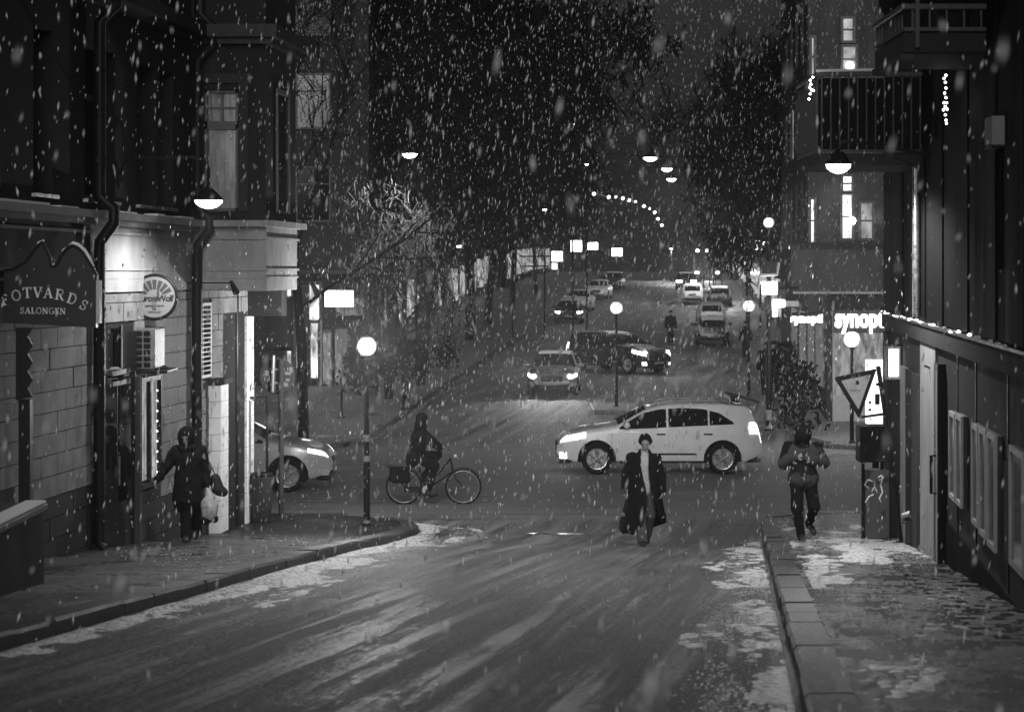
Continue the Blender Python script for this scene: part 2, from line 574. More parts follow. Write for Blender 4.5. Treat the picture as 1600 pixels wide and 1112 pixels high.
# slush: lumps thrown into the gutters and over the footways
def lumps(name, label, places, material):
    """places: (x, d, z, size)"""
    base_v = [(1, 0, 0), (-1, 0, 0), (0, 1, 0), (0, -1, 0), (0, 0, 1), (0, 0, -.4)]
    base_f = [(0, 2, 4), (2, 1, 4), (1, 3, 4), (3, 0, 4), (2, 0, 5), (1, 2, 5), (3, 1, 5), (0, 3, 5)]
    V, Fc = [], []
    for (x, d, z, s) in places:
        b = len(V); a = rnd.uniform(0, 6.3); ca, sa = math.cos(a), math.sin(a)
        sx, sy, sz = s * rnd.uniform(.6, 1.5), s * rnd.uniform(.6, 1.5), s * rnd.uniform(.25, .7)
        for p in base_v:
            j = rnd.uniform(.75, 1.25)
            X, Y, Z = p[0] * sx * j, p[1] * sy * j, p[2] * sz * j
            V.append((x + X * ca - Y * sa, d + X * sa + Y * ca, z + Z))
        Fc += [tuple(i + b for i in f) for f in base_f]
    me = bpy.data.meshes.new(name); me.from_pydata(V, [], Fc); me.materials.append(material)
    me.polygons.foreach_set('use_smooth', [True] * len(me.polygons))
    o = link(bpy.data.objects.new(name, me))
    return tag(o, label, 'slush', kind='stuff')
pl = []
for i in range(9000):                               # left gutter
    d = rnd.triangular(15, 37.5, 30)
    w = abs(rnd.gauss(0, 0.5)) * (0.45 + 0.55 * math.sin(d * 1.3) ** 2)
    if mnoise.noise((d * .55, w * 2.2, 3.1)) + .55 * mnoise.noise((d * 2.4, w * 7, 8.0)) < -.02 + .25 * max(0, (22 - d) / 8) and rnd.random() < .93: continue
    pl.append((kl(d) + 0.03 + w, d, gz(d) + .004, rnd.uniform(.004, .018)))
lumps('gutter_slush', 'glistening ridge of wet slush along the kerb below the shop facade', pl, M_slush)
pl = []
for i in range(7000):                               # right gutter
    d = rnd.triangular(9.5, 31, 16)
    w = abs(rnd.gauss(0, 0.22)) + (0.06 if rnd.random() < .6 else 0.25)
    if mnoise.noise((d * .7, w * 3, 1.7)) + .6 * mnoise.noise((d * 3.1, w * 9, 5.0)) < .05 and rnd.random() < .93: continue
    pl.append((kr(d) - w, d, gz(d) + .004, rnd.uniform(.003, .014)))
lumps('gutter_slush', 'churned slush in the gutter beside the dark wall pavement', pl, M_slush)
pl = []
for i in range(5000):                              # trodden slush on the right pavement
    d = rnd.triangular(13, 33, 27)
    l = RK + .5 + (RW - RK - .5) * rnd.random()
    if mnoise.noise((d * .45, l * 1.3, 7.7)) + .6 * mnoise.noise((d * 2.0, l * 5, 2.0)) < .05 and rnd.random() < .94: continue
    pl.append((nx(l, d), d, gz(d) + KERB + .004, rnd.uniform(.003, .013)))
lumps('trodden_slush', 'trodden wet slush scattered over the pavement by the dark wall', pl, M_slush)
pl = []
for i in range(700):
    d = rnd.triangular(18, 36, 28)
    l = LF + .3 + (LK - LF - .6) * rnd.random()
    if math.sin(d * 1.1 + l * 2) < 0.3: continue
    pl.append((nx(l, d), d, gz(d) + KERB + .004, rnd.uniform(.006, .02)))
lumps('trodden_slush', 'thin broken slush on the pavement before the shop facade', pl, M_slush)

# merged wet slush: uneven sheets that break through the surface where they are thick enough
M_ridge = mat('melting_slush', 0.62, 0.3, 0.45, 16, 0.9, 55, rvar=.18)
def slush_sheet(name, label, xf, width, d0, d1, lift, bias, seed, hmax=.05, step=.05):
    nd, nw = int((d1 - d0) / (step * 1.4)), int(width / step)
    rows = []
    for i in range(nd + 1):
        d = d0 + (d1 - d0) * i / nd; row = []
        for j in range(nw + 1):
            w = width * j / nw
            n_ = mnoise.noise((d * .5, w * 1.7, seed)) + .55 * mnoise.noise((d * 1.9, w * 5, seed + 3)) + .35 * mnoise.noise((d * 5.2, w * 15, seed + 7)) + .2 * mnoise.noise((d * 11, w * 31, seed + 9))
            edge = min(1, min(j, nw - j) / 2.5, min(i, nd - i) / 4)
            z = gz(d) + lift + max(-.04, min(1, (n_ - bias(d, w)) * 1.4)) * hmax * (edge if n_ > bias(d, w) else 1) - (0 if edge > 0 else .03)
            row.append((xf(d, w), d, z))
        rows.append(row)
    m_ = MB(); m_.grid(rows)
    return tag(m_.build(name, M_ridge, None, True, False), label, 'slush', kind='stuff')
slush_sheet('melting_slush', 'uneven melting slush ridge in the gutter by the shop facade kerb', lambda d, w: kl(d) + .01 + w, 1.15, 15, 37.6, .0, lambda d, w: -.28 + .85 * (w / 1.15) ** 1.2 + .35 * max(0, (21 - d) / 6), 3.3)
slush_sheet('melting_slush', 'broken melting slush in the gutter by the dark wall pavement', lambda d, w: kr(d) - .01 - w, .9, 9.5, 33, .0, lambda d, w: .05 + .5 * (w / .9), 11.7, .035)
slush_sheet('melting_slush', 'patchy trodden snow on the pavement by the dark wall', lambda d, w: nx(RK + .3 + w, d), 1.75, 11, 36, KERB, lambda d, w: .42 - .42 * math.exp(-((d - 28) / 4.5) ** 2) + .1 * (d < 16), 21.1, .022)

# standing water
M_water = mat('puddle_water', 0.012, 0.07, 0.3, 5, 0.12, 9, spec=0.6, rvar=0.03)
def puddle(x, y, d, wx, wy, lift, seed):
    rg = random.Random(seed); m_ = MB(); n = 26; c = px(x, d); pts = []
    ph = [rg.uniform(0, 6.28) for _ in range(4)]
    for k in range(n):
        a = 2 * math.pi * k / n; q = 1 + .22 * math.sin(2 * a + ph[0]) + .16 * math.sin(3 * a + ph[1]) + .12 * math.sin(5 * a + ph[2]) + .07 * math.sin(8 * a + ph[3])
        X, D = c + wx * q * math.cos(a), d + wy * q * math.sin(a)
        pts.append((X, D, gz(D) + lift))
    m_.add(pts + [(c, d, gz(d) + lift)], [(k, (k + 1) % n, n) for k in range(n)])
    tag(m_.build('puddle', M_water), kind='structure')
for i, (x, y, d, wx, wy, lf) in enumerate(((872, 846, 35.4, .55, .2, .005), (1315, 885, 24.6, .18, .3, KERB + .006))):
    puddle(x, y, d, wx, wy, lf, 40 + i)
# ------------------------------------------------------------------ lettering
def text_mesh(body, size, extrude, bold=0.0, spacing=1.0):
    c = bpy.data.curves.new('lettering', 'FONT')
    c.body = body; c.size = size; c.extrude = extrude; c.offset = bold; c.align_x = 'CENTER'; c.align_y = 'CENTER'
    c.space_character = spacing; c.resolution_u = 4
    o = link(bpy.data.objects.new('lettering', c))
    dg = bpy.context.evaluated_depsgraph_get()
    me = bpy.data.meshes.new_from_object(o.evaluated_get(dg))
    bpy.data.objects.remove(o)
    return me
def text_part(body, size, extrude, material, parent, loc, rot=(R(90), 0, 0), bold=0.0, spacing=1.0, name='lettering'):
    me = text_mesh(body, size, extrude, bold, spacing)
    me.materials.clear(); me.materials.append(material)
    o = link(bpy.data.objects.new(name, me))
    o.location = loc; o.rotation_euler = rot
    o.parent = parent
    return o

# serif capitals as strokes: (points, width)
T_, t_ = 0.17, 0.075
def _arc(cx, cy, rx, ry, a0, a1, n=10):
    return [(cx + rx * math.cos(R(a0 + (a1 - a0) * i / n)), cy + ry * math.sin(R(a0 + (a1 - a0) * i / n))) for i in range(n + 1)]
GL = {
 'F': (.62, [([(.16, 0), (.16, 1)], T_), ([(0, 1), (.6, 1)], t_), ([(.16, .52), (.46, .52)], t_), ([(0, 0), (.34, 0)], t_), ([(.6, 1.02), (.6, .8)], t_), ([(.46, .62), (.46, .42)], t_)]),
 'O': (.9, [(_arc(.45, .5, .38, .5, 0, 360, 20), .12)]),
 'T': (.74, [([(.37, 0), (.37, 1)], T_), ([(0, 1), (.74, 1)], t_), ([(.2, 0), (.54, 0)], t_), ([(0, 1.02), (0, .78)], t_), ([(.74, 1.02), (.74, .78)], t_)]),
 'V': (.86, [([(.12, 1), (.43, 0)], T_), ([(.74, 1), (.43, 0)], t_), ([(0, 1), (.28, 1)], t_), ([(.6, 1), (.88, 1)], t_)]),
 'A': (.9, [([(.12, 0), (.43, 1)], t_), ([(.76, 0), (.43, 1)], T_), ([(.22, .34), (.66, .34)], t_), ([(0, 0), (.26, 0)], t_), ([(.6, 0), (.92, 0)], t_)]),
 'R': (.84, [([(.16, 0), (.16, 1)], T_), ([(0, 1), (.42, 1)], t_), (_arc(.42, .76, .24, .24, 90, -90), .13), ([(.16, .52), (.42, .52)], t_), ([(.38, .52), (.72, 0)], T_), ([(0, 0), (.34, 0)], t_), ([(.66, 0), (.88, 0)], t_)]),
 'D': (.86, [([(.16, 0), (.16, 1)], T_), ([(0, 1), (.38, 1)], t_), ([(0, 0), (.38, 0)], t_), (_arc(.38, .5, .38, .5, 90, -90, 14), .14)]),
 'S': (.64, [(_arc(.31, .76, .23, .24, 20, 270), .12), (_arc(.31, .26, .25, .26, 90, -160), .12), ([(.53, .72), (.53, 1.0)], t_), ([(.06, 0), (.06, .3)], t_)]),
 'L': (.64, [([(.16, 0), (.16, 1)], T_), ([(0, 1), (.34, 1)], t_), ([(0, 0), (.6, 0)], t_), ([(.6, 0), (.6, .26)], t_)]),
 'N': (.92, [([(.14, 0), (.14, 1)], t_), ([(.14, 1), (.74, 0)], T_), ([(.76, 0), (.76, 1)], t_), ([(0, 1), (.2, 1)], t_), ([(.6, 1), (.92, 1)], t_), ([(0, 0), (.3, 0)], t_)]),
 'G': (.86, [(_arc(.43, .5, .37, .5, 50, 330, 18), .12), ([(.74, .08), (.74, .44)], .13), ([(.52, .44), (.9, .44)], t_)]),
 'E': (.66, [([(.16, 0), (.16, 1)], T_), ([(0, 1), (.58, 1)], t_), ([(.16, .52), (.46, .52)], t_), ([(0, 0), (.62, 0)], t_), ([(.58, 1.02), (.58, .8)], t_), ([(.62, 0), (.62, .24)], t_)]),
}
def stroke_letter(mb, ch, size, place, ring=False, depth=0.012, mi=0):
    """place(u, v) -> 3d point for unit glyph coordinates; strokes are flat bars standing proud"""
    w, strokes = GL[ch]
    st = list(strokes)
    if ring:
        st.append((_arc(.43, 1.2, .09, .09, 0, 360, 10), .05))
    lift = 0.0
    for pts, wd in st:
        lift += 0.0008
        for (a, b) in zip(pts[:-1], pts[1:]):
            dx, dy = b[0] - a[0], b[1] - a[1]; l = math.hypot(dx, dy) or 1
            ox, oy = -dy / l * wd / 2, dx / l * wd / 2
            ex, ey = dx / l * 0.02, dy / l * 0.02
            q = [(a[0] - ex + ox, a[1] - ey + oy), (a[0] - ex - ox, a[1] - ey - oy), (b[0] + ex - ox, b[1] + ey - oy), (b[0] + ex + ox, b[1] + ey + oy)]
            lo_ = [place(p[0], p[1], 0.0) for p in q]; hi_ = [place(p[0], p[1], depth + lift) for p in q]
            mb.hexa(lo_ + hi_, mi)
    return w

# ------------------------------------------------------------------ building across the left of the picture
lb = thing('corner_building', 'old pale corner building with ashlar shopfront and bay window beside the wall lamp', 'building', (nx(LF, 30), 30, gz(30)))
def lpart(m_, name, mats, smooth=False):
    o = m_.build(name, mats, None, smooth)
    o.parent = lb
    o.matrix_parent_inverse = Matrix.Translation(-Vector(lb.location))
    return o
def sub(m_, name, mats, parent, smooth=False):
    o = m_.build(name, mats, None, smooth)
    o.parent = parent
    return o

# wall core, with window recesses cut out of it as separate blocks
Dn, Df = 16.0, 36.7
zb = 0.0
def lrect(x):
    return dl(x)
wins = [(dl(52), dl(82)), (dl(132), dl(180)), (dl(214), dl(244)), (dl(250), dl(270))]     # upper windows
zW0, zW1 = 5.68, 7.75
core = MB()
core.nbox(LF - 6, LF, Dn, Df, -.3, zW0)
core.nbox(LF - 6, LF, Dn, Df, zW1, 13.5)
edges = [Dn] + [e for w in wins for e in w] + [Df]
for i in range(0, len(edges), 2):
    core.nbox(LF - 6, LF, edges[i], edges[i + 1], zW0 - .002, zW1 + .002)
core.nbox(LF - 6, LF - .34, Dn + .1, Df - .1, zW0, zW1)
lpart(core, 'wall', M_upper)
for (a, b_) in wins:
    m_ = MB()
    m_.nbox(LF - .33, LF - .29, a + .03, b_ - .03, zW0 + .03, zW1 - .03)
    w_ = lpart(m_, 'window', M_frame)
    m_ = MB(); 
    mid = (a + b_) / 2; zt = zW0 + 1.42
    for (p, q, r_, s) in ((a + .08, mid - .03, zW0 + .08, zt - .04), (mid + .03, b_ - .08, zW0 + .08, zt - .04), (a + .08, mid - .03, zt + .04, zW1 - .08), (mid + .03, b_ - .08, zt + .04, zW1 - .08)):
        mm = MB(); mm.nbox(LF - .295, LF - .28, p, q, r_, s)
        sub(mm, 'pane', M_glass, w_)
    mm = MB(); mm.nbox(LF - .28, LF - .25, mid - .03, mid + .03, zW0 + .03, zW1 - .03); mm.nbox(LF - .282, LF - .24, a + .03, b_ - .03, zt - .04, zt + .04)
    sub(mm, 'mullion', M_frame, w_)
    mm = MB(); mm.nbox(LF - .3, LF + .07, a - .06, b_ + .06, zW0 - .05, zW0 - .004)
    sub(mm, 'sill', M_zinc, w_)

# ledge over the shopfront, snow lying on it
m_ = MB(); m_.nbox(LF + .002, LF + .22, Dn, dl(300), 5.42, 5.52); m_.nbox(LF + .002, LF + .14, Dn, dl(300), 5.34, 5.419)
lpart(m_, 'ledge', M_plaster_light)
d = 20.0
while d < dl(300) - .3:
    w = rnd.uniform(.3, 1.1)
    if rnd.random() < .75:
        m_ = MB(); m_.nbox(LF + .01, LF + .215, d, min(d + w - .01, dl(300)), 5.522, 5.53 + rnd.uniform(.005, .03))
        lpart(m_, 'ledge_snow', M_snow)
    d += w
m_ = MB(); m_.nbox(LF + .002, LF + .05, Dn, dl(300), 4.72, 4.76); m_.nbox(LF + .002, LF + .035, Dn, dl(300), 4.60, 4.63); m_.nbox(LF + .002, LF + .06, Dn, dl(300), 5.22, 5.26)
lpart(m_, 'moulding', M_plaster_light)
m_ = MB(); m_.nbox(LF + .001, LF + .03, dl(138), dl(300), 4.42, 5.34)
lpart(m_, 'frieze', M_plaster_light)
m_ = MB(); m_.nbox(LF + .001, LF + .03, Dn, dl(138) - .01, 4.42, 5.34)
lpart(m_, 'frieze', M_dark_plaster)  # near stretch of the frieze coloured darker, up to the downpipe
m_ = MB(); m_.nbox(LF + .001, LF + .3, Dn, dl(300), 8.42, 8.62); m_.nbox(LF + .001, LF + .18, Dn, dl(300), 8.32, 8.418)
lpart(m_, 'cornice', M_black_wood)

# ashlar blocks of the shopfront, each one a piece, proud of recessed joints
openings = [(dl(0) - 1.2, dl(0) - .1, 2.0, 4.0), (dl(146), dl(208), 0, 3.9), (dl(209), dl(244), 1.6, 3.15), (dl(302), dl(328), 2.95, 4.22), (dl(346), dl(384), 0, 3.9)]
bl_mesh = {}
zrow = 0; z = 0.25
while z < 4.38:
    zt = min(z + .268, 4.40)
    d = 19.0 + (0.3 if zrow % 2 else 0)
    while d < Df - .05:
        e = min(d + .62, Df)
        cuts = [(d, e)]
        for (a, b_, z0, z1) in openings:
            nc = []
            for (p, q) in cuts:
                if q <= a or p >= b_ or zt <= z0 or z >= z1: nc.append((p, q))
                else:
                    if p < a - .06: nc.append((p, a))
                    if q > b_ + .06: nc.append((b_, q))
            cuts = nc
        for (p, q) in cuts:
            if zt < gz(q) + .1: continue
            if zt > gz(p) - .2 and q - p > .08:
                mm = MB(); pr = rnd.uniform(.022, .032)
                mm.nbox(LF + .001, LF + pr, p + .006, q - .006, z + .006, zt - .006)
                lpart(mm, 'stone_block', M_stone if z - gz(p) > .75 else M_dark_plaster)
        d = e
    z = zt; zrow += 1

# recessed shop door and lit shop window
def recess(a, b_, z0, z1, name='shop_door'):
    m_ = MB(); m_.nbox(LF + .004, LF + .05, a, b_, z0, z1)
    return lpart(m_, name, M_black_wood)
dA, dB = dl(146), dl(208)
dr1 = recess(dA, dB, gz(dB) , 3.86)
for (p, q, z0, z1) in ((dA + .12, (dA + dB) / 2 - .05, 2.0, 3.3), ((dA + dB) / 2 + .05, dB - .12, 1.5, 3.3)):
    mm = MB(); mm.nbox(LF + .051, LF + .062, p, q, z0, z1); sub(mm, 'pane', M_glass, dr1)
mm = MB(); mm.nbox(LF + .05, LF + .13, dB - .1, dB, gz(dB), 3.2); sub(mm, 'door_frame', M_plaster, dr1)
mm = MB(); mm.tube([(nx(LF + .12, dA + .75), dA + .75, 1.75), (nx(LF + .12, dA + .75), dA + .75, 2.15)], .018); sub(mm, 'handle', M_zinc, dr1)
a, b_ = dl(209), dl(244)
m_ = MB(); m_.nbox(LF + .002, LF + .02, a, b_, 1.6, 3.15)
shopw = lpart(m_, 'shop_window', M_frame)
for (p, q) in ((a + .05, (a + b_) / 2 - .03), ((a + b_) / 2 + .03, b_ - .05)):
    mm = MB(); mm.nbox(LF + .021, LF + .026, p, q, 1.66, 3.1); sub(mm, 'pane', window_light('shop_window_glow', .12, .32), shopw)
mm = MB()
for (p, q, r_, s) in ((a, a + .05, 1.6, 3.15), (b_ - .05, b_, 1.6, 3.15), (a, b_, 1.55, 1.62), (a, b_, 3.1, 3.17), ((a + b_) / 2 - .03, (a + b_) / 2 + .03, 1.6, 3.15)):
    mm.nbox(LF + .02, LF + .09, p, q, r_, s)
sub(mm, 'frame', M_black_wood, shopw)
mm = MB()                                            # string of bulbs hanging in the window
for i in range(9):
    mm.lathe([(.001, -.013), (.013, 0), (.001, .013)], (nx(LF + .11, a + .8), a + .8, 1.75 + i * .15), 8)
sub(mm, 'bulb_string', E_bulb, shopw)
# slatted shutter grid
a, b_ = dl(302), dl(328)
m_ = MB(); m_.nbox(LF + .002, LF + .03, a, b_, 2.98, 4.2)
sh = lpart(m_, 'grid_window', M_frame_light)
for i in range(15):
    for j in range(2):
        z = 3.03 + i * .076; p = a + .06 + j * (b_ - a - .1) / 2
        mm = MB(); mm.nbox(LF + .031, LF + .037, p, p + (b_ - a - .2) / 2, z, z + .056)
        sub(mm, 'pane', M_glass, sh)
# projecting white glazed piers, block by block
def pier(d0, l0, l1, z0, z1, depth):
    m_ = MB(); m_.nbox(l0 + .006, l1 - .006, d0 + .006, d0 + depth, z0, z1)
    p_ = lpart(m_, 'pier', M_mortar)
    z = z0; i = 0
    while z < z1 - .02:
        zt = min(z + .27, z1)
        if i % 2 == 0:
            sp = [(l0, l1)]
        else:
            sp = [(l0, (l0 + l1) / 2 - .004), ((l0 + l1) / 2 + .004, l1)]
        for (u, v) in sp:
            mm = MB(); mm.nbox(u, v, d0 - rnd.uniform(0, .004), d0 + depth + .002, z + .004, zt - .004)
            sub(mm, 'stone_block', M_white_tile, p_)
        z = zt; i += 1
    return p_
dq = 33.55
pier(dq, px(315, dq) - .111 * dq, px(345, dq) - .111 * dq, gz(dq) + KERB, pz(602, dq), .5)
m_ = MB(); m_.nbox(px(300, dq) - .111 * dq, px(352, dq) - .111 * dq, dq - .05, dq + .5, pz(600, dq), pz(592, dq))
lpart(m_, 'ledge', M_plaster)
dq = 36.1
pier(dq, px(371, dq) - .111 * dq, px(386, dq) - .111 * dq, gz(dq) + KERB, pz(494, dq), .5)
m_ = MB(); m_.nbox(LF + .03, px(440, 36.2) - .111 * 36.2, 36.2, 36.6, pz(494, 36.2), 4.42)
lpart(m_, 'lintel', M_dark_plaster)
dq = 35.5
m_ = MB(); m_.tube([at(367, 446, dq), (at(367, 446, dq).x, dq, gz(dq) + KERB)], .07, 10)
lpart(m_, 'iron_column', M_black, 'auto')

# bay over the corner shop
bl0, bl1 = LF, px(415, 32.6) - .111 * 32.6
bd0, bd1 = 32.6, 34.8
wx0, wx1, wz0, wz1 = px(318, bd0), px(372, bd0), pz(330, bd0), pz(140, bd0)
m_ = MB()
wl0, wl1 = wx0 - .111 * bd0, wx1 - .111 * bd0
m_.nbox(bl0, wl0, bd0, bd1, 4.4, 13.5); m_.nbox(wl1, bl1, bd0, bd1, 4.4, 13.5)
m_.nbox(wl0 - .002, wl1 + .002, bd0, bd1, 4.4, wz0); m_.nbox(wl0 - .002, wl1 + .002, bd0, bd1, wz1, 13.5)
m_.nbox(wl0 - .002, wl1 + .002, bd0 + .25, bd1 - .05, wz0 - .01, wz1 + .01)
lpart(m_, 'bay', M_upper)
m_ = MB(); m_.nbox(bl0, bl1 + .02, bd0 - .025, bd1 + .02, 4.4, 5.42)
lpart(m_, 'frieze', M_plaster_light)
m_ = MB()
for (z0, z1, o) in ((4.72, 4.76, .05), (4.60, 4.63, .04), (5.22, 5.26, .06), (5.42, 5.52, .16)):
    m_.nbox(bl0, bl1 + o, bd0 - o, bd1 + o, z0, z1)
lpart(m_, 'moulding', M_plaster_light)
m_ = MB(); m_.nbox(bl0, bl1 + .22, bd0 - .22, bd1 + .2, 8.42, 8.62); m_.nbox(bl0, bl1 + .12, bd0 - .12, bd1 + .1, 8.32, 8.418)
lpart(m_, 'cornice', M_black_wood)
m_ = MB(); m_.box(wx0, wx1, bd0 + .2, bd0 + .24, wz0, wz1)
bw_ = lpart(m_, 'bay_window', window_light('curtained_window_glow', .008, .05, (9, 1, .7)))
m_ = MB()
zt = pz(195, bd0); xm = (wx0 + wx1) / 2
for (x0, x1, z0, z1) in ((wx0, wx0 + .05, wz0, wz1), (wx1 - .05, wx1, wz0, wz1), (wx0, wx1, wz0, wz0 + .05), (wx0, wx1, wz1 - .05, wz1), (wx0, wx1, zt - .07, zt + .06)):
    m_.box(x0, x1, bd0 + .06, bd0 + .198, z0, z1)
m_.box(xm - .015, xm + .015, bd0 + .12, bd0 + .199, zt + .06, wz1 - .05)
m_.box(wx0 + .05, wx1 - .05, bd0 + .125, bd0 + .197, (zt + wz1) / 2 - .012, (zt + wz1) / 2 + .012)
sub(m_, 'frame', M_frame, bw_)
m_ = MB(); m_.box(wx0 - .14, wx0 - .002, bd0 - .03, bd0 - .002, wz0, wz1 + .1); m_.box(wx1 + .002, wx1 + .16, bd0 - .03, bd0 - .002, wz0, wz1 + .1); m_.box(wx0 - .14, wx1 + .16, bd0 - .034, bd0 - .001, wz1 + .1, wz1 + .25)
sub(m_, 'surround', M_dark_plaster, bw_)
m_ = MB(); dd0, dd1 = bd0 + .7, bd0 + 1.5
m_.nbox(bl1 + .002, bl1 + .02, dd0, dd1, wz0, wz1); lpart(m_, 'bay_window', M_glass)
m_ = MB(); m_.nbox(bl1 + .021, bl1 + .05, dd0 - .06, dd0, wz0, wz1); m_.nbox(bl1 + .021, bl1 + .05, dd1, dd1 + .06, wz0, wz1); m_.nbox(bl1 + .021, bl1 + .05, dd0 - .06, dd1 + .06, wz1 + .001, wz1 + .08)
lpart(m_, 'window_frame', M_frame)

# rainwater pipes with the jog round the ledge
def downpipe(dq, top, r_=.08):
    m_ = MB(); b = lambda l, z: (nx(LF + l, dq), dq, z)
    m_.tube([b(.16, top), b(.16, 8.8), b(.36, 8.6), b(.36, 8.3), b(.13, 8.05), b(.13, 5.75), b(.13, 5.7), b(.32, 5.55), b(.32, 5.36), b(.13, 5.1), b(.12, 4.9), b(.12, gz(dq) + KERB + .1), b(.2, gz(dq) + KERB + .03)], r_, 10)
    o = lpart(m_, 'downpipe', M_black, 'auto')
    for z in (7.4, 6.2, 4.2, 2.8, 1.7):
        mm = MB(); mm.lathe([(r_ + .012, -.025), (r_ + .012, .025)], b(.13 if z > 5 else .12, z), 10); sub(mm, 'clip', M_black, o)
downpipe(dl(141), 13); downpipe(dl(296), 13, .085)

# porch with the foot-care sign: projecting board, ornament, snow on its rim
dq = 24.2
sg = thing('shop_sign_board', 'dark arched sign board lettered FOTVÅRDS SALONGEN with snow on its crest', 'sign', (px(70, dq), dq, pz(500, dq)))
def frontal(x, y, dd=dq):
    return (px(x, dd) - sg.location.x, pz(y, dd) - sg.location.z)
out = [(-40, 502), (150, 512), (151, 430), (146, 420), (138, 407), (130, 394), (121, 386), (113, 383), (105, 388), (97, 397), (90, 410), (86, 416), (80, 416), (78, 402), (72, 388), (66, 378), (58, 384), (52, 392), (40, 408), (20, 420), (-40, 424)]
m_ = MB(); poly = [frontal(*p) for p in out]
m_.prism(poly, (0, 0, 0), (1, 0, 0), (0, 0, 1), (0, 1, 0), .12)
m_.build('board', M_sign_dark, sg)
m_ = MB(); rim = [frontal(*p) for p in out[2:]]
m_.tube([(p[0], -.02, p[1]) for p in rim], .018, 6)
m_.build('rim_moulding', M_sign_dark, sg)
for seg in ([(146, 418), (138, 405), (130, 392), (121, 384), (113, 381), (107, 385)], [(104, 388), (99, 393), (95, 400)], [(87, 414), (77, 415)], [(68, 377), (60, 381), (52, 390)]):
    mm = MB(); pts = [frontal(*p) for p in seg]
    mm.tube([(p[0], .04, p[1] + .012) for p in pts], [.012] + [.026 * rnd.uniform(.7, 1.2) for _ in pts[1:-1]] + [.012], 6)
    mm.build('snow_cap', M_snow, sg, True)
m_ = MB(); m_.box(frontal(150, 0)[0] + .003, frontal(156, 0)[0], -.01, .13, frontal(0, 505)[1], frontal(0, 438)[1])
m_.build('end_board', M_frame_light, sg)
cx, cy, rr = 71, 520, 64                               # FOTVÅRDS on an arc
word = 'FOTVARDS'
angs = [157, 134, 114, 97, 81, 64, 45, 23]
m_ = MB(); hgt = 15.5
for ch, (bx, by, tl_) in zip(word, ((10, 476, 18), (27, 469, 10), (43.5, 465, 4), (59.5, 464.5, 0), (75.5, 465, -3), (93, 468, -9), (111, 474, -18), (128, 483, -28))):
    w = GL[ch][0]
    til = R(tl_)
    sc = hgt * (1.0 if ch != 'S' else .95)
    def place(u, v, dep, bx=bx, by=by, til=til, sc=sc, w=w):
        lx, ly = (u - w / 2) * sc * 1.05, v * sc
        X = bx + lx * math.cos(til) - ly * math.sin(til)
        Y = by - (lx * math.sin(til) + ly * math.cos(til))
        f = frontal(X, Y)
        return (f[0], -.004 - dep, f[1])
    stroke_letter(m_, ch, 1, place, ring=(ch == 'A'))
m_.build('lettering', M_sign_letter, sg)
m_ = MB(); X = 32.0
for ch in 'SALONGEN':
    w = GL[ch][0]
    def place(u, v, dep, X=X):
        f = frontal(X + u * 9.6, 489.5 + (X - 32) * .018 - v * 9.2)
        return (f[0], -.004 - dep, f[1])
    stroke_letter(m_, ch, 1, place)
    X += w * 9.6 + 1.3
m_.build('lettering', M_sign_letter, sg)
m_ = MB()                                              # scalloped bracket under the board
pts = [(24, 512)]
for i in range(9):
    pts.append((50 if i % 2 == 0 else 42, 512 + i * 13.5))
pts += [(24, 625)]
poly = [frontal(*p) for p in pts][::-1]
m_.prism(poly, (0, .02, 0), (1, 0, 0), (0, 0, 1), (0, 1, 0), .06)
m_.build('scalloped_bracket', M_black_wood, sg)
m_ = MB()
zg = gz(dq) + KERB - sg.location.z
m_.box(frontal(26, 0)[0], frontal(44, 0)[0], .09, .25, zg, frontal(0, 625)[1]); m_.build('post', M_black_wood, sg)
# masonry planter at the porch
pt = thing('masonry_planter', 'low stone planter with snow along its rim at the picture edge below the sign board', 'planter', (px(-20, 20), 20, gz(20) + KERB))
zt = pz(786, 21)
m_ = MB(); x1 = px(26, 20)
m_.cbox(x1 - 1.2, x1, 18.6, 21.2, gz(20) - .1, zt - .1, .02); o = m_.build('trough', M_dark_plaster); o.parent = pt; o.matrix_parent_inverse = Matrix.Translation(-Vector(pt.location))
m_ = MB(); m_.cbox(x1 - 1.22, x1 + .03, 18.56, 21.24, zt - .098, zt - .02, .015); o = m_.build('rim', M_granite); o.parent = pt; o.matrix_parent_inverse = Matrix.Translation(-Vector(pt.location))
m_ = MB(); m_.cbox(x1 - .2, x1 + .02, 18.6, 21.2, zt - .018, zt + .012, .01); o = m_.build('snow_cap', M_snow); o.parent = pt; o.matrix_parent_inverse = Matrix.Translation(-Vector(pt.location))

# dark hanging sign box, hood and air unit by the door
def fthing(name, label, cat, x, y, dq, group=None):
    p = at(x, y, dq)
    t = thing(name, label, cat, p, group=group)
    def fr_(X, Y, dd=0.0):
        return (px(X, dq) - p.x, dd, pz(Y, dq) - p.z)
    return t, fr_
def fbox(m_, fr_, x0, x1, y0, y1, d0, d1, mi=0):
    a, b_ = fr_(x0, y1), fr_(x1, y0)
    return m_.cbox(a[0], b_[0], d0, d1, a[2], b_[2], min(.012, (b_[0] - a[0]) / 4, (b_[2] - a[2]) / 4), mi)
hs, fr_ = fthing('hanging_sign', 'dark blank hanging sign panel beside the drainpipe above the shop door', 'sign', 170, 575, 28.4)
m_ = MB(); fbox(m_, fr_, 152, 188, 512, 573, 0, .08); m_.build('panel', M_sign_dark, hs)
for (x0, x1) in ((186.5, 190), (146, 151)):
    m_ = MB(); fbox(m_, fr_, x0, x1, 508, 575, -.02, .1); m_.build('frame_side', M_black, hs)
hd, fr_ = fthing('door_hood', 'small curved hood with pale edge over the dark shop door', 'door hood', 175, 598, 28.5)
m_ = MB()
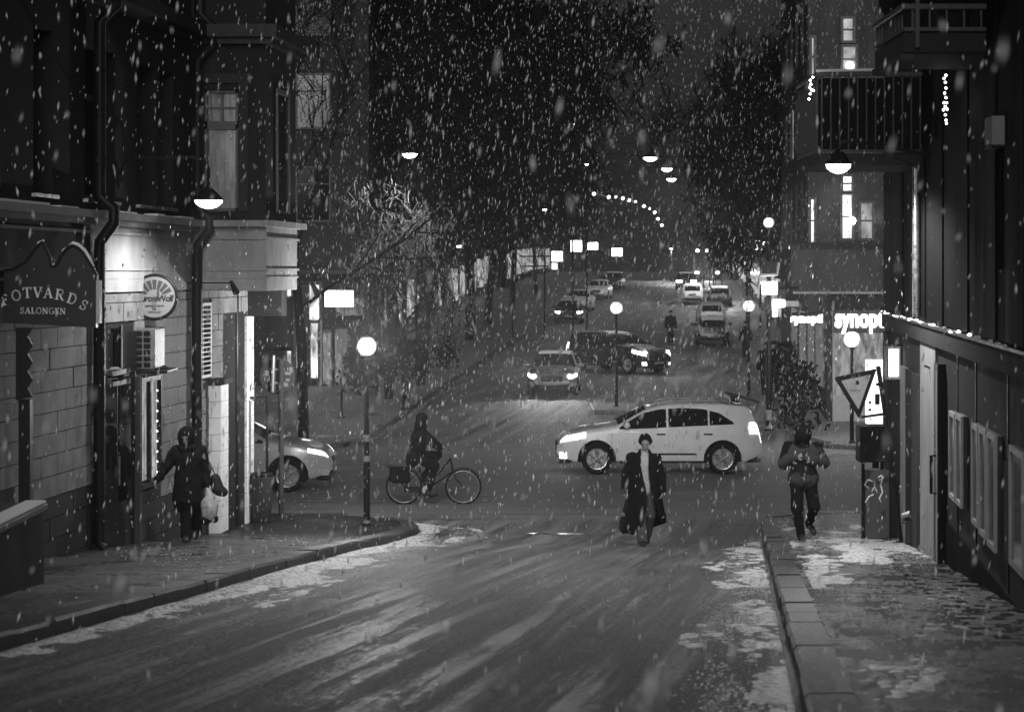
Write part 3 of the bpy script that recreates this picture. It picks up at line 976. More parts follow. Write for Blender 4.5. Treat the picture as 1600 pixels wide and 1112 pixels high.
for k in range(2):
    prof = []
    y0 = 576 + k * 14
    row0 = []; row1 = []
    for i in range(9):
        t = i / 8; X = 146 + 52 * t; Y = y0 + 4 * math.sin(math.pi * t) + (0 if k == 0 else 2)
        row0.append(fr_(X, Y, -.02 - .2 * math.sin(math.pi * t))); row1.append(fr_(X, Y + 7, -.02 - .2 * math.sin(math.pi * t)))
    m_.grid([row0, row1, [(p[0], .3, p[2]) for p in row1], [(p[0], .3, p[2]) for p in row0], row0])
m_.build('hood', M_frame_light, hd)
m_ = MB(); fbox(m_, fr_, 148, 196, 584, 589, -.1, .3); m_.build('gap_board', M_black, hd)
ac, fr_ = fthing('air_unit', 'boxy wall unit with a dark grid front and shiny side below the round sign', 'air unit', 226, 580, 29.5)
m_ = MB(); a0, b0 = fr_(210, 578), fr_(257, 513)
xr = px(257, 29.5) - ac.location.x
m_.cbox(a0[0], xr - .14, 0, .85, a0[2], b0[2], .02); m_.build('casing', M_zinc, ac)
m_ = MB(); m_.tube([(xr - .15, .02, a0[2] + .02), (xr - .02, .4, a0[2] + .01), (xr - .15, .8, a0[2] + .02)], .02, 6); m_.build('bracket', M_black, ac)
for i in range(6):
    for j in range(2):
        mm = MB(); x0 = 212 + j * 12.5; y0 = 517 + i * 9.8
        fbox(mm, fr_, x0, x0 + 10.5, y0, y0 + 8, -.012, .01); mm.build('slat', M_black, ac)
m_ = MB(); fbox(m_, fr_, 200, 262, 578, 583, -.03, .9); m_.build('shelf', M_black, ac)

# round hanging sign
rs, fr_ = fthing('round_sign', 'round pale hanging sign with sun rays and dark lettering in a black ring', 'sign', 242, 464, 29.9)
r_ = 34 / F * 29.9
m_ = MB(); m_.lathe([(.001, -.028), (r_ - .02, -.03), (r_ - .02, .03), (.001, .028)], (0, 0, 0), 40, axis='y'); m_.build('disc', M_sign_white, rs, 'auto')
m_ = MB(); prof = []
ring = [(r_ * math.cos(2 * math.pi * k / 40), 0, r_ * math.sin(2 * math.pi * k / 40)) for k in range(41)]
m_.tube(ring, .026, 8, cap=False); m_.build('rim', M_black, rs, True)
for k in range(7):
    an = R(30 + k * 20); mm = MB()
    d0, d1 = r_ * .42, r_ * .85
    ca, sa = math.cos(an), math.sin(an); wv = .018; wu = .034
    zc = -.02
    mm.hexa([(d0 * ca - wv * sa, -.033, d0 * sa + wv * ca + zc), (d0 * ca + wv * sa, -.033, d0 * sa - wv * ca + zc), (d1 * ca + wu * sa, -.033, d1 * sa - wu * ca + zc), (d1 * ca - wu * sa, -.033, d1 * sa + wu * ca + zc),
             (d0 * ca - wv * sa, -.029, d0 * sa + wv * ca + zc), (d0 * ca + wv * sa, -.029, d0 * sa - wv * ca + zc), (d1 * ca + wu * sa, -.029, d1 * sa - wu * ca + zc), (d1 * ca - wu * sa, -.029, d1 * sa + wu * ca + zc)])
    mm.build('ray', M_plaster, rs)
text_part("HurossWolf", .125, .003, M_sign_dark, rs, (0, -.034, -.02), bold=.003, spacing=.86)
text_part("salong & form", .048, .002, M_sign_dark, rs, (0, -.034, -.125), spacing=1.0)
text_part("est", .045, .002, M_sign_dark, rs, (0, -.034, -.17)); text_part("form & ton", .04, .002, M_sign_dark, rs, (0, -.034, -.215))
m_ = MB()
m_.tube([fr_(203, 428), fr_(203, 585)], .022, 8); m_.tube([fr_(155, 489), fr_(216, 489)], .018, 8); m_.tube([fr_(203, 474), fr_(209, 474)], .012, 6); m_.tube([fr_(203, 441), fr_(222, 441)], .012, 6); m_.tube([fr_(216, 489), fr_(222, 505), fr_(217, 508)], .014, 6)
m_.build('bracket', M_black, rs)

# sign spotlights on arms (unlit)
for (x0, x1, y, dq, lb_) in ((282, 366, 442, 32.2, 'thin black arm with a spotlight under the pale band by the second drainpipe'), (452, 492, 444, 70, 'thin black arm with a spotlight before the lit shop windows across the crossing')):
    st, fr_ = fthing('arm_spotlight', lb_, 'spotlight', x0, y, dq)
    k = dq / 32
    m_ = MB(); m_.tube([fr_(x0, y), fr_(x1 - 4, y)], .012 * k, 6); m_.build('arm', M_black, st)
    m_ = MB(); m_.tube([fr_(x1 - 5, y - 2), fr_(x1 - 1, y + 5, -.05), fr_(x1 + 5, y + 16, -.1)], [.03 * k, .04 * k, .055 * k], 8); m_.build('lamp_head', M_black, st)

# dark shop awning round the corner, railing, bin
aw, fr_ = fthing('awning_box', 'black folded awning hanging at the end of the pale corner building', 'awning', 430, 545, 37.0)
m_ = MB(); m_.add([fr_(414, 464, 0), fr_(447, 464, 0), fr_(447, 540, -.0), fr_(414, 545, 0), fr_(414, 464, 1.2), fr_(447, 464, 1.2), fr_(447, 552, 1.2), fr_(414, 552, 1.2)],
      [(0, 1, 2, 3), (4, 7, 6, 5), (0, 4, 5, 1), (1, 5, 6, 2), (2, 6, 7, 3), (3, 7, 4, 0)]); m_.build('canvas', M_dark_cloth, aw)
m_ = MB(); m_.tube([fr_(424, 482, -.02), fr_(446, 502, -.02)], .008, 6); m_.tube([fr_(362, 464, -.02), fr_(449, 464, -.02)], .03, 6); m_.build('arm', M_black, aw)
rl, fr_ = fthing('tube_railing', 'black tubular railing by the white pier at the building corner', 'railing', 380, 820, 36.2)
zg = gz(36.2) + KERB - rl.location.z
a0 = fr_(377, 622); m_ = MB(); m_.tube([(a0[0], 0, zg), (a0[0], 0, a0[2] - .05), (a0[0] + .05, 0, a0[2]), (fr_(412, 622)[0], .5, a0[2]), (fr_(412, 622)[0], .5, zg)], .025, 8); m_.build('tube', M_black, rl, 'auto')
m_ = MB(); m_.box(fr_(380, 0)[0], fr_(392, 0)[0], .02, .05, fr_(0, 740)[2], fr_(0, 626)[2]); m_.build('panel', M_plaster_light, rl)
bn = thing('litter_bin', 'dark round litter bin on the kerb in front of the silver car', 'bin', (px(408, 36.4), 36.4, gz(36.4) + KERB))
hb = pz(738, 36.4) - bn.location.z
m_ = MB(); m_.lathe([(.16, 0), (.175, .02), (.2, hb * .5), (.2, hb - .06), (.19, hb - .05)], (0, 0, 0), 20); m_.build('drum', M_tin if False else M_grey_cloth, bn, 'auto')
m_ = MB(); m_.lathe([(.205, hb - .052), (.215, hb - .03), (.19, hb), (.12, hb), (.12, hb - .12), (.001, hb - .13)], (0, 0, 0), 20); m_.build('rim', M_black, bn, 'auto')
m_ = MB(); m_.box(-.215, -.17, -.03, .03, 0, hb); m_.build('post', M_black, bn)
# folding board and leaning cardboard by the shop window
ab, fr_ = fthing('pavement_board', 'leaning sandwich board with pale diagonal edge beside the hooded pedestrian', 'pavement board', 235, 842, 31.0)
m_ = MB()
zg = gz(31) + KERB - ab.location.z
def quadplate(m_, p, th=.03):
    m_.add([(a[0], a[1], a[2]) for a in p] + [(a[0], a[1] + th, a[2]) for a in p], [(0, 1, 2, 3), (7, 6, 5, 4), (0, 4, 5, 1), (1, 5, 6, 2), (2, 6, 7, 3), (3, 7, 4, 0)])
p = [(fr_(214, 0)[0], -.25, zg), (fr_(246, 0)[0], -.25, zg), (fr_(246, 0)[0] - .12, .1, fr_(0, 776)[2]), (fr_(214, 0)[0], .1, fr_(0, 776)[2])]
quadplate(m_, p); m_.build('front_panel', M_dark_plaster, ab)
m_ = MB(); quadplate(m_, [(fr_(222, 0)[0], .45, zg), (fr_(260, 0)[0], .45, zg), (fr_(256, 0)[0], .14, fr_(0, 770)[2]), (fr_(218, 0)[0], .14, fr_(0, 770)[2])]); m_.build('rear_panel', M_plaster, ab)
m_ = MB(); m_.tube([(fr_(216, 0)[0], -.16, fr_(0, 790)[2]), (fr_(243, 0)[0], -.29, zg + .03)], .014, 6); m_.build('edge_strip', M_frame_light, ab)
lc, fr_ = fthing('leaning_panel', 'dark triangular panel leaning by the drainpipe with slush at its foot', 'panel', 155, 850, 28.0)
zg = gz(28) + KERB - lc.location.z
m_ = MB(); m_.prism([(fr_(143, 0)[0], zg), (fr_(166, 0)[0], zg), (fr_(165, 0)[0], fr_(0, 798)[2]), (fr_(143, 0)[0], fr_(0, 780)[2])], (0, 0, 0), (1, 0, 0), (0, 0, 1), (0, 1, 0), .03); m_.build('board', M_black_wood, lc)
m_ = MB(); m_.tube([(fr_(165.5, 0)[0], 0, zg), (fr_(165.5, 0)[0], 0, fr_(0, 797)[2]), (fr_(143, 0)[0], 0, fr_(0, 779)[2])], .01, 5); m_.build('edge', M_plaster, lc)
# ------------------------------------------------------------------ dark building along the right of the picture
rb = thing('street_building', 'dark clad building with notice frames and balconies along the near pavement', 'building', (nx(RW, 25), 25, gz(25)))
def rpart(m_, name, mats, smooth=False, top=None):
    o = m_.build(name, mats, None, smooth)
    t = top or rb
    o.parent = t
    o.matrix_parent_inverse = Matrix.Translation(-Vector(t.location))
    return o
Dr0, Dr1 = 12.0, dr(1383)
m_ = MB(); m_.nbox(RW, RW + 6, Dr0, Dr1, -.3, 13.5); rpart(m_, 'wall', M_dark_plaster)
# upper cladding: upright panels with open joints
edges_x = [1384, 1400, 1416, 1432, 1452, 1462, 1480, 1500, 1520, 1545, 1565, 1580, 1610, 1660]
ed = sorted(dr(x) for x in edges_x)
for i, (a, b_) in enumerate(zip(ed[:-1], ed[1:])):
    mm = MB(); mm.nbox(RW - .04 - .02 * (i % 2), RW - .001, a + .012, b_ - .012, 4.06, 13.4)
    rpart(mm, 'cladding_panel', M_dark_panel)
# ledge, band and snow lumps
m_ = MB(); m_.nbox(RW - .085, RW - .002, Dr0, Dr1, 4.0, 4.03); rpart(m_, 'ledge', M_frame)
m_ = MB(); m_.nbox(RW - .06, RW - .003, Dr0, Dr1, 3.78, 3.988); rpart(m_, 'band', M_plaster)
d = 16.0
while d < Dr1 - .5:
    w = rnd.uniform(.08, .3)
    if rnd.random() < .45:
        m_ = MB(); m_.nbox(RW - .09, RW - .06, d, d + w, 4.032, 4.036 + rnd.uniform(.003, .025)); rpart(m_, 'ledge_snow', M_snow)
    d += w + rnd.uniform(.1, .6)
# lower wall: pale stretch by the door, panels, seams
m_ = MB(); m_.nbox(RW - .03, RW - .001, dr(1465), dr(1441), -.2, 3.77); rpart(m_, 'plaster_field', M_plaster_light)
for i, (x0, x1, mt) in enumerate(((1384, 1391, M_plaster), (1412, 1420, M_plaster_light), (1421, 1431, M_dark_plaster), (1432, 1440, M_plaster))):
    mm = MB(); mm.nbox(RW - .05 - .006 * i, RW - .001, dr(x1), dr(x0), -.2, 3.3 if i else 3.7); rpart(mm, 'door_panel', mt)
m_ = MB(); m_.nbox(RW - .1, RW - .001, dr(1478), dr(1472), -.1, 3.6); pf = rpart(m_, 'door_jamb', M_black_wood)
m_ = MB(); m_.nbox(RW - .11, RW - .101, dr(1478) - .03, dr(1478) + .13, 1.2, 3.5); sub(m_, 'edge_strip', M_plaster_light, pf)
m_ = MB(); dd = dr(1477); m_.tube([(nx(RW - .1, dd), dd, 2.05), (nx(RW - .17, dd), dd, 2.05), (nx(RW - .17, dd), dd, 2.5), (nx(RW - .1, dd), dd, 2.5)], .02, 6); sub(m_, 'handle', M_black, pf)
for x in (1497, 1526, 1576):
    mm = MB(); mm.nbox(RW - .012, RW - .0005, dr(x) - .02, dr(x) + .02, 0, 3.77); rpart(mm, 'seam_batten', M_black)
m_ = MB(); m_.nbox(RW - .02, RW - .0008, dr(1660), dr(1479), 0, 2.05 - .3); rpart(m_, 'plinth', M_dark_panel)
# pale rainwater pipe high on the wall
m_ = MB(); dd = dr(1446); m_.tube([(nx(RW - .12, dd), dd, 13), (nx(RW - .12, dd), dd, 4.1)], .055, 10); rpart(m_, 'downpipe', M_zinc, 'auto')
# framed notice cases, each frame a piece with its own pane
def case(x0, x1, y0l, y1l, label_pane):
    d0, d1 = dr(x1), dr(x0)
    z1, z0 = pz(y0l, d1), pz(y1l, d1)
    m_ = MB(); m_.nbox(RW - .05, RW - .003, d0, d1, z0, z1); f = rpart(m_, 'notice_case', M_frame)
    mm = MB(); b = .055
    mm.nbox(RW - .08, RW - .051, d0, d0 + b, z0, z1); mm.nbox(RW - .08, RW - .051, d1 - b, d1, z0, z1); mm.nbox(RW - .079, RW - .0515, d0 + b, d1 - b, z0, z0 + b); mm.nbox(RW - .079, RW - .0515, d0 + b, d1 - b, z1 - b, z1)
    sub(mm, 'frame', M_frame_light, f)
    mm = MB(); mm.nbox(RW - .06, RW - .0505, d0 + b, d1 - b, z0 + b, z1 - b); sub(mm, 'pane', label_pane, f)
M_poster = mat('poster_behind_glass', 0.11, 0.12, 0.7, 4, rvar=.04)
case(1493, 1502, 641, 775, M_poster); case(1503.5, 1512.5, 645, 785, M_poster)
case(1529, 1539, 660, 815, M_poster); case(1541, 1552, 666, 832, M_poster); case(1554, 1567, 673, 850, M_poster)
case(1590, 1612, 694, 880, M_poster); case(1614, 1640, 706, 905, M_poster)
m_ = MB(); m_.nbox(RW - .03, RW - .002, dr(1582), dr(1572), pz(872, dr(1575)), pz(720, dr(1575))); rpart(m_, 'wall_board', M_plaster)
# pale meter box
mb_, fr_ = fthing('meter_box', 'pale grey metal box high on the dark wall at the picture edge', 'box', 1565, 228, 18.6)
m_ = MB(); fbox(m_, fr_, 1550, 1580, 181, 227, 0, .3); m_.build('casing', M_plaster_light, mb_)
m_ = MB(); fbox(m_, fr_, 1549, 1582, 227.5, 231, -.02, .3); m_.build('sill', M_black, mb_)
m_ = MB(); m_.tube([fr_(1568, 231, .1), fr_(1568, 420, .1)], .03, 8); m_.build('conduit', M_dark_panel, mb_)
# lit box sign by the door
ls, fr_ = fthing('box_sign', 'small upright lit box sign on the dark wall by the yield sign', 'sign', 1398, 592, 31.0)
m_ = MB(); fbox(m_, fr_, 1386, 1413, 540, 594, 0, .25); m_.build('casing', M_black, ls)
m_ = MB(); fbox(m_, fr_, 1388, 1404, 545, 588, -.015, -.001); m_.build('lit_face', emit('box_sign_glow', 2.2), ls)
m_ = MB(); fbox(m_, fr_, 1386, 1406, 541, 544.5, -.02, .0); fbox(m_, fr_, 1386, 1406, 588.5, 593, -.02, .0); fbox(m_, fr_, 1404.4, 1407, 541, 593, -.02, .0); m_.build('frame', M_plaster_light, ls)
# small wall spot (lit)
ws, fr_ = fthing('wall_spot', 'small bracket spotlight with a lit bulb above the pale plaster by the door', 'spotlight', 1455, 583, 26.4)
m_ = MB(); m_.tube([fr_(1466, 574, .12), fr_(1452, 575, -.1), fr_(1438, 570, -.3)], .014, 6); m_.build('arm', M_black, ws)
m_ = MB(); m_.lathe([(.001, -.03), (.03, -.02), (.04, .03), (.02, .05)], fr_(1456, 584, -.06), 10); m_.build('lamp_head', emit('spot_bulb', 9), ws)
lamp('wall_spot_light', fr_(1454, 592, -.1), 9, .04, ws)
# snow-topped standpipe at the wall foot
sp, fr_ = fthing('standpipe', 'stubby wall hydrant with snow on its caps at the foot of the dark building', 'hydrant', 1422, 842, 29.0)
zg = gz(29) + KERB - sp.location.z
m_ = MB(); m_.lathe([(.06, zg), (.075, zg + .04), (.05, zg + .08), (.05, fr_(0, 812)[2]), (.08, fr_(0, 808)[2]), (.03, fr_(0, 806)[2])], (0, 0, 0), 12); m_.build('stem', M_dark_plaster, sp, 'auto')
m_ = MB(); m_.tube([fr_(1409, 808, 0), fr_(1441, 806, .1)], .035, 8); m_.tube([fr_(1409, 815, .02), fr_(1428, 814, .06)], .03, 8); m_.build('arms', M_tin, sp)
m_ = MB(); m_.tube([fr_(1409, 804, 0), fr_(1425, 800, .04), fr_(1441, 802, .1)], [.018, .03, .018], 7); m_.build('snow_cap', M_snow, sp, True)

# balconies
def balcony(label, d0, d1, xl, z_slab0, z_slab1, z_rail0, z_rail1, step, backed, cut=None):
    xw = nx(RW, d0) + .25
    if cut: xw = cut
    t = thing('balcony', label, 'balcony', (xl, d0, z_slab0))
    def bp(m_, name, mt, smooth=False):
        return rpart(m_, name, mt, smooth, t)
    m_ = MB(); m_.cbox(xl, xw, d0, d1, z_slab0, z_slab1, .015); bp(m_, 'slab', M_dark_plaster)
    m_ = MB(); m_.cbox(xl - .02, xw, d0 - .03, d0 + .03, z_rail1 - .03, z_rail1 + .03, .008); m_.cbox(xl - .021, xl + .04, d0 + .031, d1, z_rail1 - .029, z_rail1 + .029, .008); bp(m_, 'handrail', M_rail)
    m_ = MB(); m_.box(xl, xw, d0 - .018, d0 + .018, z_rail0 - .018, z_rail0 + .018); m_.box(xl, xl + .036, d0 + .019, d1, z_rail0 - .017, z_rail0 + .017); bp(m_, 'bottom_rail', M_rail)
    x = xl + step / 2
    while x < xw - .05:
        mm = MB(); mm.box(x - .009, x + .009, d0 - .009, d0 + .009, z_rail0 + .02, z_rail1 - .031); bp(mm, 'baluster', M_rail)
        x += step
    y = d0 + step
    while y < d1:
        mm = MB(); mm.box(xl + .005, xl + .025, y - .009, y + .009, z_rail0 + .02, z_rail1 - .031); bp(mm, 'baluster', M_rail)
        y += step
    if backed:
        m_ = MB(); m_.box(xl + .05, xw, d0 + .05, d0 + .075, z_rail0, z_rail1 - .05); m_.box(xl + .06, xl + .08, d0 + .076, d1, z_rail0, z_rail1 - .05); bp(m_, 'screen', M_dark_cloth)
    return t, bp
b1, bp = balcony('iron balcony with upright bars and a black screen above the lit wall lamp', 27.0, 28.9, px(1277, 27), pz(258, 27), pz(240, 27), pz(236, 27), pz(116, 27), .118, True)
m_ = MB(); d0 = 27.0
m_.tube([(px(1275, d0), d0 - .04, pz(116, d0) + .04), (px(1380, d0), d0 - .04, pz(114, d0) + .035)], .02, 6); bp(m_, 'rail_snow', M_snow)
b2, bp = balcony('upper balcony at the top picture edge with thick slab and short bars', 20.0, 21.6, px(1412, 20), pz(84, 20) - .0, pz(52, 20), pz(46, 20), pz(11, 20), .168, False, px(1640, 20))
m_ = MB(); m_.box(px(1412, 20) - .03, px(1412, 20) + .1, 20.0, 21.6, pz(84, 20) - .06, pz(84, 20) - .002); bp(m_, 'gutter_edge', M_plaster)
m_ = MB(); m_.box(px(1416, 20), px(1640, 20), 20.05, 21.5, pz(-60, 20), pz(-10, 20)); bp(m_, 'upper_parapet', M_dark_panel)
m_ = MB(); m_.box(px(1432, 20) - .02, px(1432, 20) + .02, 19.95, 19.99, pz(75, 20), pz(-20, 20)); bp(m_, 'standard', M_rail)

# strings of fairy bulbs hanging from the balconies
def bulbs(label, pts, dq, r_=.018):
    t = thing('fairy_lights', label, 'fairy lights', at(pts[0][0], pts[0][1], dq))
    m_ = MB(); w = MB(); P = [at(x, y, dq) - Vector(t.location) for x, y in pts]
    w.tube(P, .004, 5); w.build('wire', M_black, t)
    for p in P:
        mm = MB(); mm.lathe([(.001, -r_), (r_, 0), (.001, r_)], p, 8); mm.build('bulb', E_bulb, t)
bulbs('short cluster of fairy lights at the outer corner of the barred balcony', [(1270, 121), (1266, 126), (1267, 132), (1265, 137), (1268, 141), (1271, 142), (1266, 147), (1264, 155)], 26.9)
bulbs('long string of fairy lights hanging on the dark wall between the balconies', [(1478, 118), (1475, 123), (1477, 129), (1478, 138), (1476, 146), (1478, 153), (1475, 161), (1479, 161), (1477, 167), (1474, 172), (1480, 171), (1477, 180), (1478, 188), (1479, 193)], 21.9, .014)

t = thing('ledge_lights', 'row of tiny bulbs strung along the ledge of the dark wall', 'fairy lights', (nx(RW - .1, 30), 30, 4.03))
for x_ in (1393, 1398, 1407, 1412, 1419, 1424, 1431, 1435, 1444, 1450, 1466, 1471, 1499, 1512, 1530):
    d_ = dr(x_); r_ = rnd.uniform(.014, .028)
    mm = MB(); mm.lathe([(.001, -r_ * .6), (r_, 0), (.001, r_ * .6)], (nx(RW - .1, d_) - t.location.x, d_ - 30, rnd.uniform(.0, .03)), 8); mm.build('bulb', E_bulb, t)
mm = MB(); mm.tube([(nx(RW - .1, d_) - t.location.x, d_ - 30, .012) for d_ in (dr(1393), dr(1440), dr(1500), dr(1530))], .004, 5); mm.build('wire', M_black, t)

# ------------------------------------------------------------------ yield sign, cabinets
ys, fr_ = fthing('yield_sign', 'triangular yield sign leaning on a bent pole in front of the graffitied cabinet', 'road sign', 1408, 845, 29.9)
zg = gz(29.9) + KERB
base = Vector((0, 0, zg - ys.location.z))
m_ = MB(); m_.tube([base, Vector(fr_(1395, 740)), Vector(fr_(1382, 640)), Vector(fr_(1372, 572))], .033, 10); m_.build('pole', M_black, ys, 'auto')
m_ = MB(); m_.tube([fr_(1386, 646, 0), fr_(1345, 651, -.05)], .02, 8); m_.tube([fr_(1374, 600, 0), fr_(1369, 600, -.05)], .02, 8); m_.build('arm', M_black, ys)
tri = [(1304, 590), (1367, 577), (1341, 651)]
def tri_poly(k, rr=3.0):
    cx = sum(p[0] for p in tri) / 3; cy = sum(p[1] for p in tri) / 3
    P = [(cx + (x - cx) * k, cy + (y - cy) * k) for x, y in tri]; out = []
    for i in range(3):
        a, b_, c = Vector(P[i - 1]), Vector(P[i]), Vector(P[(i + 1) % 3])
        u, v = (a - b_).normalized(), (c - b_).normalized()
        out += [tuple(b_ + u * rr), tuple(b_ + (u + v) * rr * .28), tuple(b_ + v * rr)]
    return out
m_ = MB(); m_.prism([(fr_(x, y)[0], fr_(x, y)[2]) for x, y in tri_poly(1.06)], (0, -.08, 0), (1, 0, 0), (0, 0, 1), (0, 1, 0), .025); m_.build('border', M_black, ys)
m_ = MB(); m_.prism([(fr_(x, y)[0], fr_(x, y)[2]) for x, y in tri_poly(.74, 1.5)], (0, -.086, 0), (1, 0, 0), (0, 0, 1), (0, 1, 0), .005); m_.build('face', mat('dull_sign_face', .26, .5, .2, 8), ys)
m_ = MB(); m_.prism([(fr_(x, y)[0], fr_(x, y)[2]) for x, y in ((1335, 600), (1341, 600), (1340, 595), (1338, 593), (1336, 595))], (0, -.09, 0), (1, 0, 0), (0, 0, 1), (0, 1, 0), .003); m_.build('sticker', M_black, ys)
text_part('OYCO', .052, .001, M_black, ys, (fr_(1335, 0)[0], -.088, fr_(0, 610)[2]))
cb, fr_ = fthing('utility_cabinet', 'tall dark two-part street cabinet with pale graffiti beneath the yield sign', 'cabinet', 1368, 826, 31.0)
zg = gz(31) + KERB - cb.location.z
m_ = MB(); a0 = fr_(1348, 735); b0 = fr_(1391, 735)
m_.cbox(a0[0] + .05, b0[0], 0, .42, zg, a0[2], .02); m_.build('lower_box', M_frame, cb)
m_ = MB(); fbox(m_, fr_, 1343, 1385, 666, 722, -.02, .36); m_.build('upper_box', M_black_plastic, cb)
m_ = MB(); m_.box(a0[0] + .005, a0[0] + .045, .1, .16, zg, fr_(0, 670)[2]); m_.box(b0[0] - .12, b0[0] - .08, .12, .18, fr_(0, 736)[2], fr_(0, 720)[2]); m_.build('post', M_black, cb)
for pts in ([(1364, 752), (1356, 749), (1351, 757), (1358, 763)], [(1362, 768), (1366, 760), (1371, 770)], [(1380, 744), (1376, 757), (1379, 768), (1374, 778), (1377, 785)], [(1352, 785), (1358, 775), (1365, 772)], [(1372, 746), (1377, 742), (1379, 748), (1373, 750)]):
    mm = MB(); mm.tube([fr_(x, y, -.003) for x, y in pts], .013, 5); mm.build('graffiti_stroke', M_sign_letter, cb, True)
for (x, y, s) in ((1370, 674, 4), (1359, 669, 3), (1352, 700, 3), (1381, 800, 3.5)):
    mm = MB(); fbox(mm, fr_, x - s, x + s * .8, y - s, y + s * 1.3, -.026 if y < 725 else -.005, -.001); mm.build('sticker', M_plaster, cb)
# lit totem sign of the corner shop behind the yield sign
tm, fr_ = fthing('lit_totem_sign', 'tall bright white sign panel with dark marks behind the yield sign', 'sign', 1368, 665, 42.0)
m_ = MB(); fbox(m_, fr_, 1354, 1383, 562, 662, 0, .16); m_.build('casing', emit('totem_glow', 1.5), tm)
m_ = MB(); fbox(m_, fr_, 1367, 1374.5, 615, 632, -.012, -.002); m_.build('grey_mark', M_plaster, tm)
for (x, y, w, h) in ((1370, 598, 5, 5), (1357, 626, 4, 5), (1357, 638, 4.5, 4)):
    mm = MB(); fbox(mm, fr_, x, x + w, y, y + h, -.012, -.002); mm.build('letter_mark', M_black, tm)
m_ = MB(); zg = gz(42) - tm.location.z; m_.box(fr_(1364, 0)[0], fr_(1374, 0)[0], .03, .12, zg, fr_(0, 662)[2] - .001); m_.build('stand', M_black, tm)

# ------------------------------------------------------------------ buildings beyond the crossing
def windows_on(t, plane, xs_, zs_, w, h, lit=(), glow=None, frame=.07, out=-1):
    """plane: function (u, n, z)->point, u along the wall, n outward distance"""
    for i, u in enumerate(xs_):
        for j, z in enumerate(zs_):
            m_ = MB()
            def bx(m_, u0, u1, n0, n1, z0, z1):
                m_.hexa([plane(u0, n1, z0), plane(u1, n1, z0), plane(u1, n0, z0), plane(u0, n0, z0), plane(u0, n1, z1), plane(u1, n1, z1), plane(u1, n0, z1), plane(u0, n0, z1)])
            bx(m_, u, u + w, .002, .03, z, z + h)
            g_ = glow if (i, j) in lit else M_glass
            wn = m_.build('window', g_); wn.parent = t; wn.matrix_parent_inverse = Matrix.Translation(-Vector(t.location))
            mm = MB()
            for (a, b_, c, e) in ((u - frame, u, z - frame, z + h + frame), (u + w, u + w + frame, z - frame, z + h + frame), (u, u + w, z - frame, z), (u, u + w, z + h, z + h + frame), (u + w / 2 - .025, u + w / 2 + .025, z, z + h), (u, u + w / 2 - .025, z + h * .68, z + h * .68 + .05), (u + w / 2 + .025, u + w, z + h * .68, z + h * .68 + .05)):
                bx(mm, a, b_, .031, .08, c, e)
            sub(mm, 'frame', M_frame, wn)

def wpart(t, m_, name, mt, smooth=False):
    return rpart(m_, name, mt, smooth, t)

# optician's corner house on the right
sy = thing('corner_shop_building', 'corner house with a bay and lit optician lettering across the crossing', 'building', (9.6, 60, gz(60)))
D0 = 61.0
xw0 = px(1292, D0)
m_ = MB(); m_.box(xw0, xw0 + 14, D0, D0 + .4, 0, 18); 
m_.add([(xw0, D0 + .001, 0), (xw0 + .4, D0 + .001, 0), (11.8 + .9, 92, 0), (12.1, 92, 0), (xw0, D0 + .001, 18), (xw0 + .4, D0 + .001, 18), (12.7, 92, 18), (12.1, 92, 18)], [(3, 2, 1, 0), (4, 5, 6, 7), (0, 1, 5, 4), (1, 2, 6, 5), (2, 3, 7, 6), (3, 0, 4, 7)])
wpart(sy, m_, 'wall', M_plaster)
# bay
m_ = MB(); bx0, bx1 = px(1236, D0 - 1), px(1420, D0 - 1)
m_.box(bx0, bx1, D0 - 1, D0 + 1.2, pz(455, D0 - 1), pz(386, D0 - 1)); wpart(sy, m_, 'bay_parapet', M_plaster)
m_ = MB(); m_.box(bx0 - .1, bx1, D0 - 1.08, D0 + 1.3, pz(388, D0 - 1), pz(379, D0 - 1)); wpart(sy, m_, 'bay_coping', M_black)
m_ = MB(); m_.box(bx0 + .05, bx1, D0 - 1.06, D0 - 1.002, pz(459, D0 - 1), pz(455.5, D0 - 1)); wpart(sy, m_, 'bay_moulding', M_plaster_light)
m_ = MB(); m_.box(px(1262, D0 - .5), bx1, D0 - .5, D0 - .002, pz(379, D0 - 1) + .01, 17); wpart(sy, m_, 'bay_wall', M_plaster)
G_bay = window_light('corner_flat_glow', .5, 1.6, (1, 1, .6)); G_dim = window_light('dim_flat_glow', .08, .35, (1, 1, .6))
fw = lambda u, n, z: (u, D0 - .5 - n, z)
for (x0, x1, y0, y1, mt) in ((1316, 1330, 305, 372, G_bay), (1345, 1362, 318, 372, G_dim), (1317, 1330, 276, 298, G_bay), (1317, 1336, 74, 112, G_dim), (1317, 1332, 30, 64, G_dim), (1267, 1271, 312, 378, G_bay), (1268, 1271, 60, 118, G_dim)):
    d_ = D0 - .5
    mm = MB(); mm.box(px(x0, d_), px(x1, d_), d_ - .03, d_ - .003, pz(y1, d_), pz(y0, d_)); wn = wpart(sy, mm, 'window', mt)
    mm = MB(); a, b_, z0, z1 = px(x0, d_), px(x1, d_), pz(y1, d_), pz(y0, d_)
    mm.box(a - .08, a, d_ - .1, d_ - .004, z0 - .08, z1 + .08); mm.box(b_, b_ + .08, d_ - .1, d_ - .004, z0 - .08, z1 + .08); mm.box(a, b_, d_ - .09, d_ - .005, z1, z1 + .08); mm.box(a, b_, d_ - .09, d_ - .005, z0 - .08, z0); mm.box(a, b_, d_ - .06, d_ - .031, (z0 + z1) / 2 - .025, (z0 + z1) / 2 + .025)
    sub(mm, 'frame', M_frame, wn)
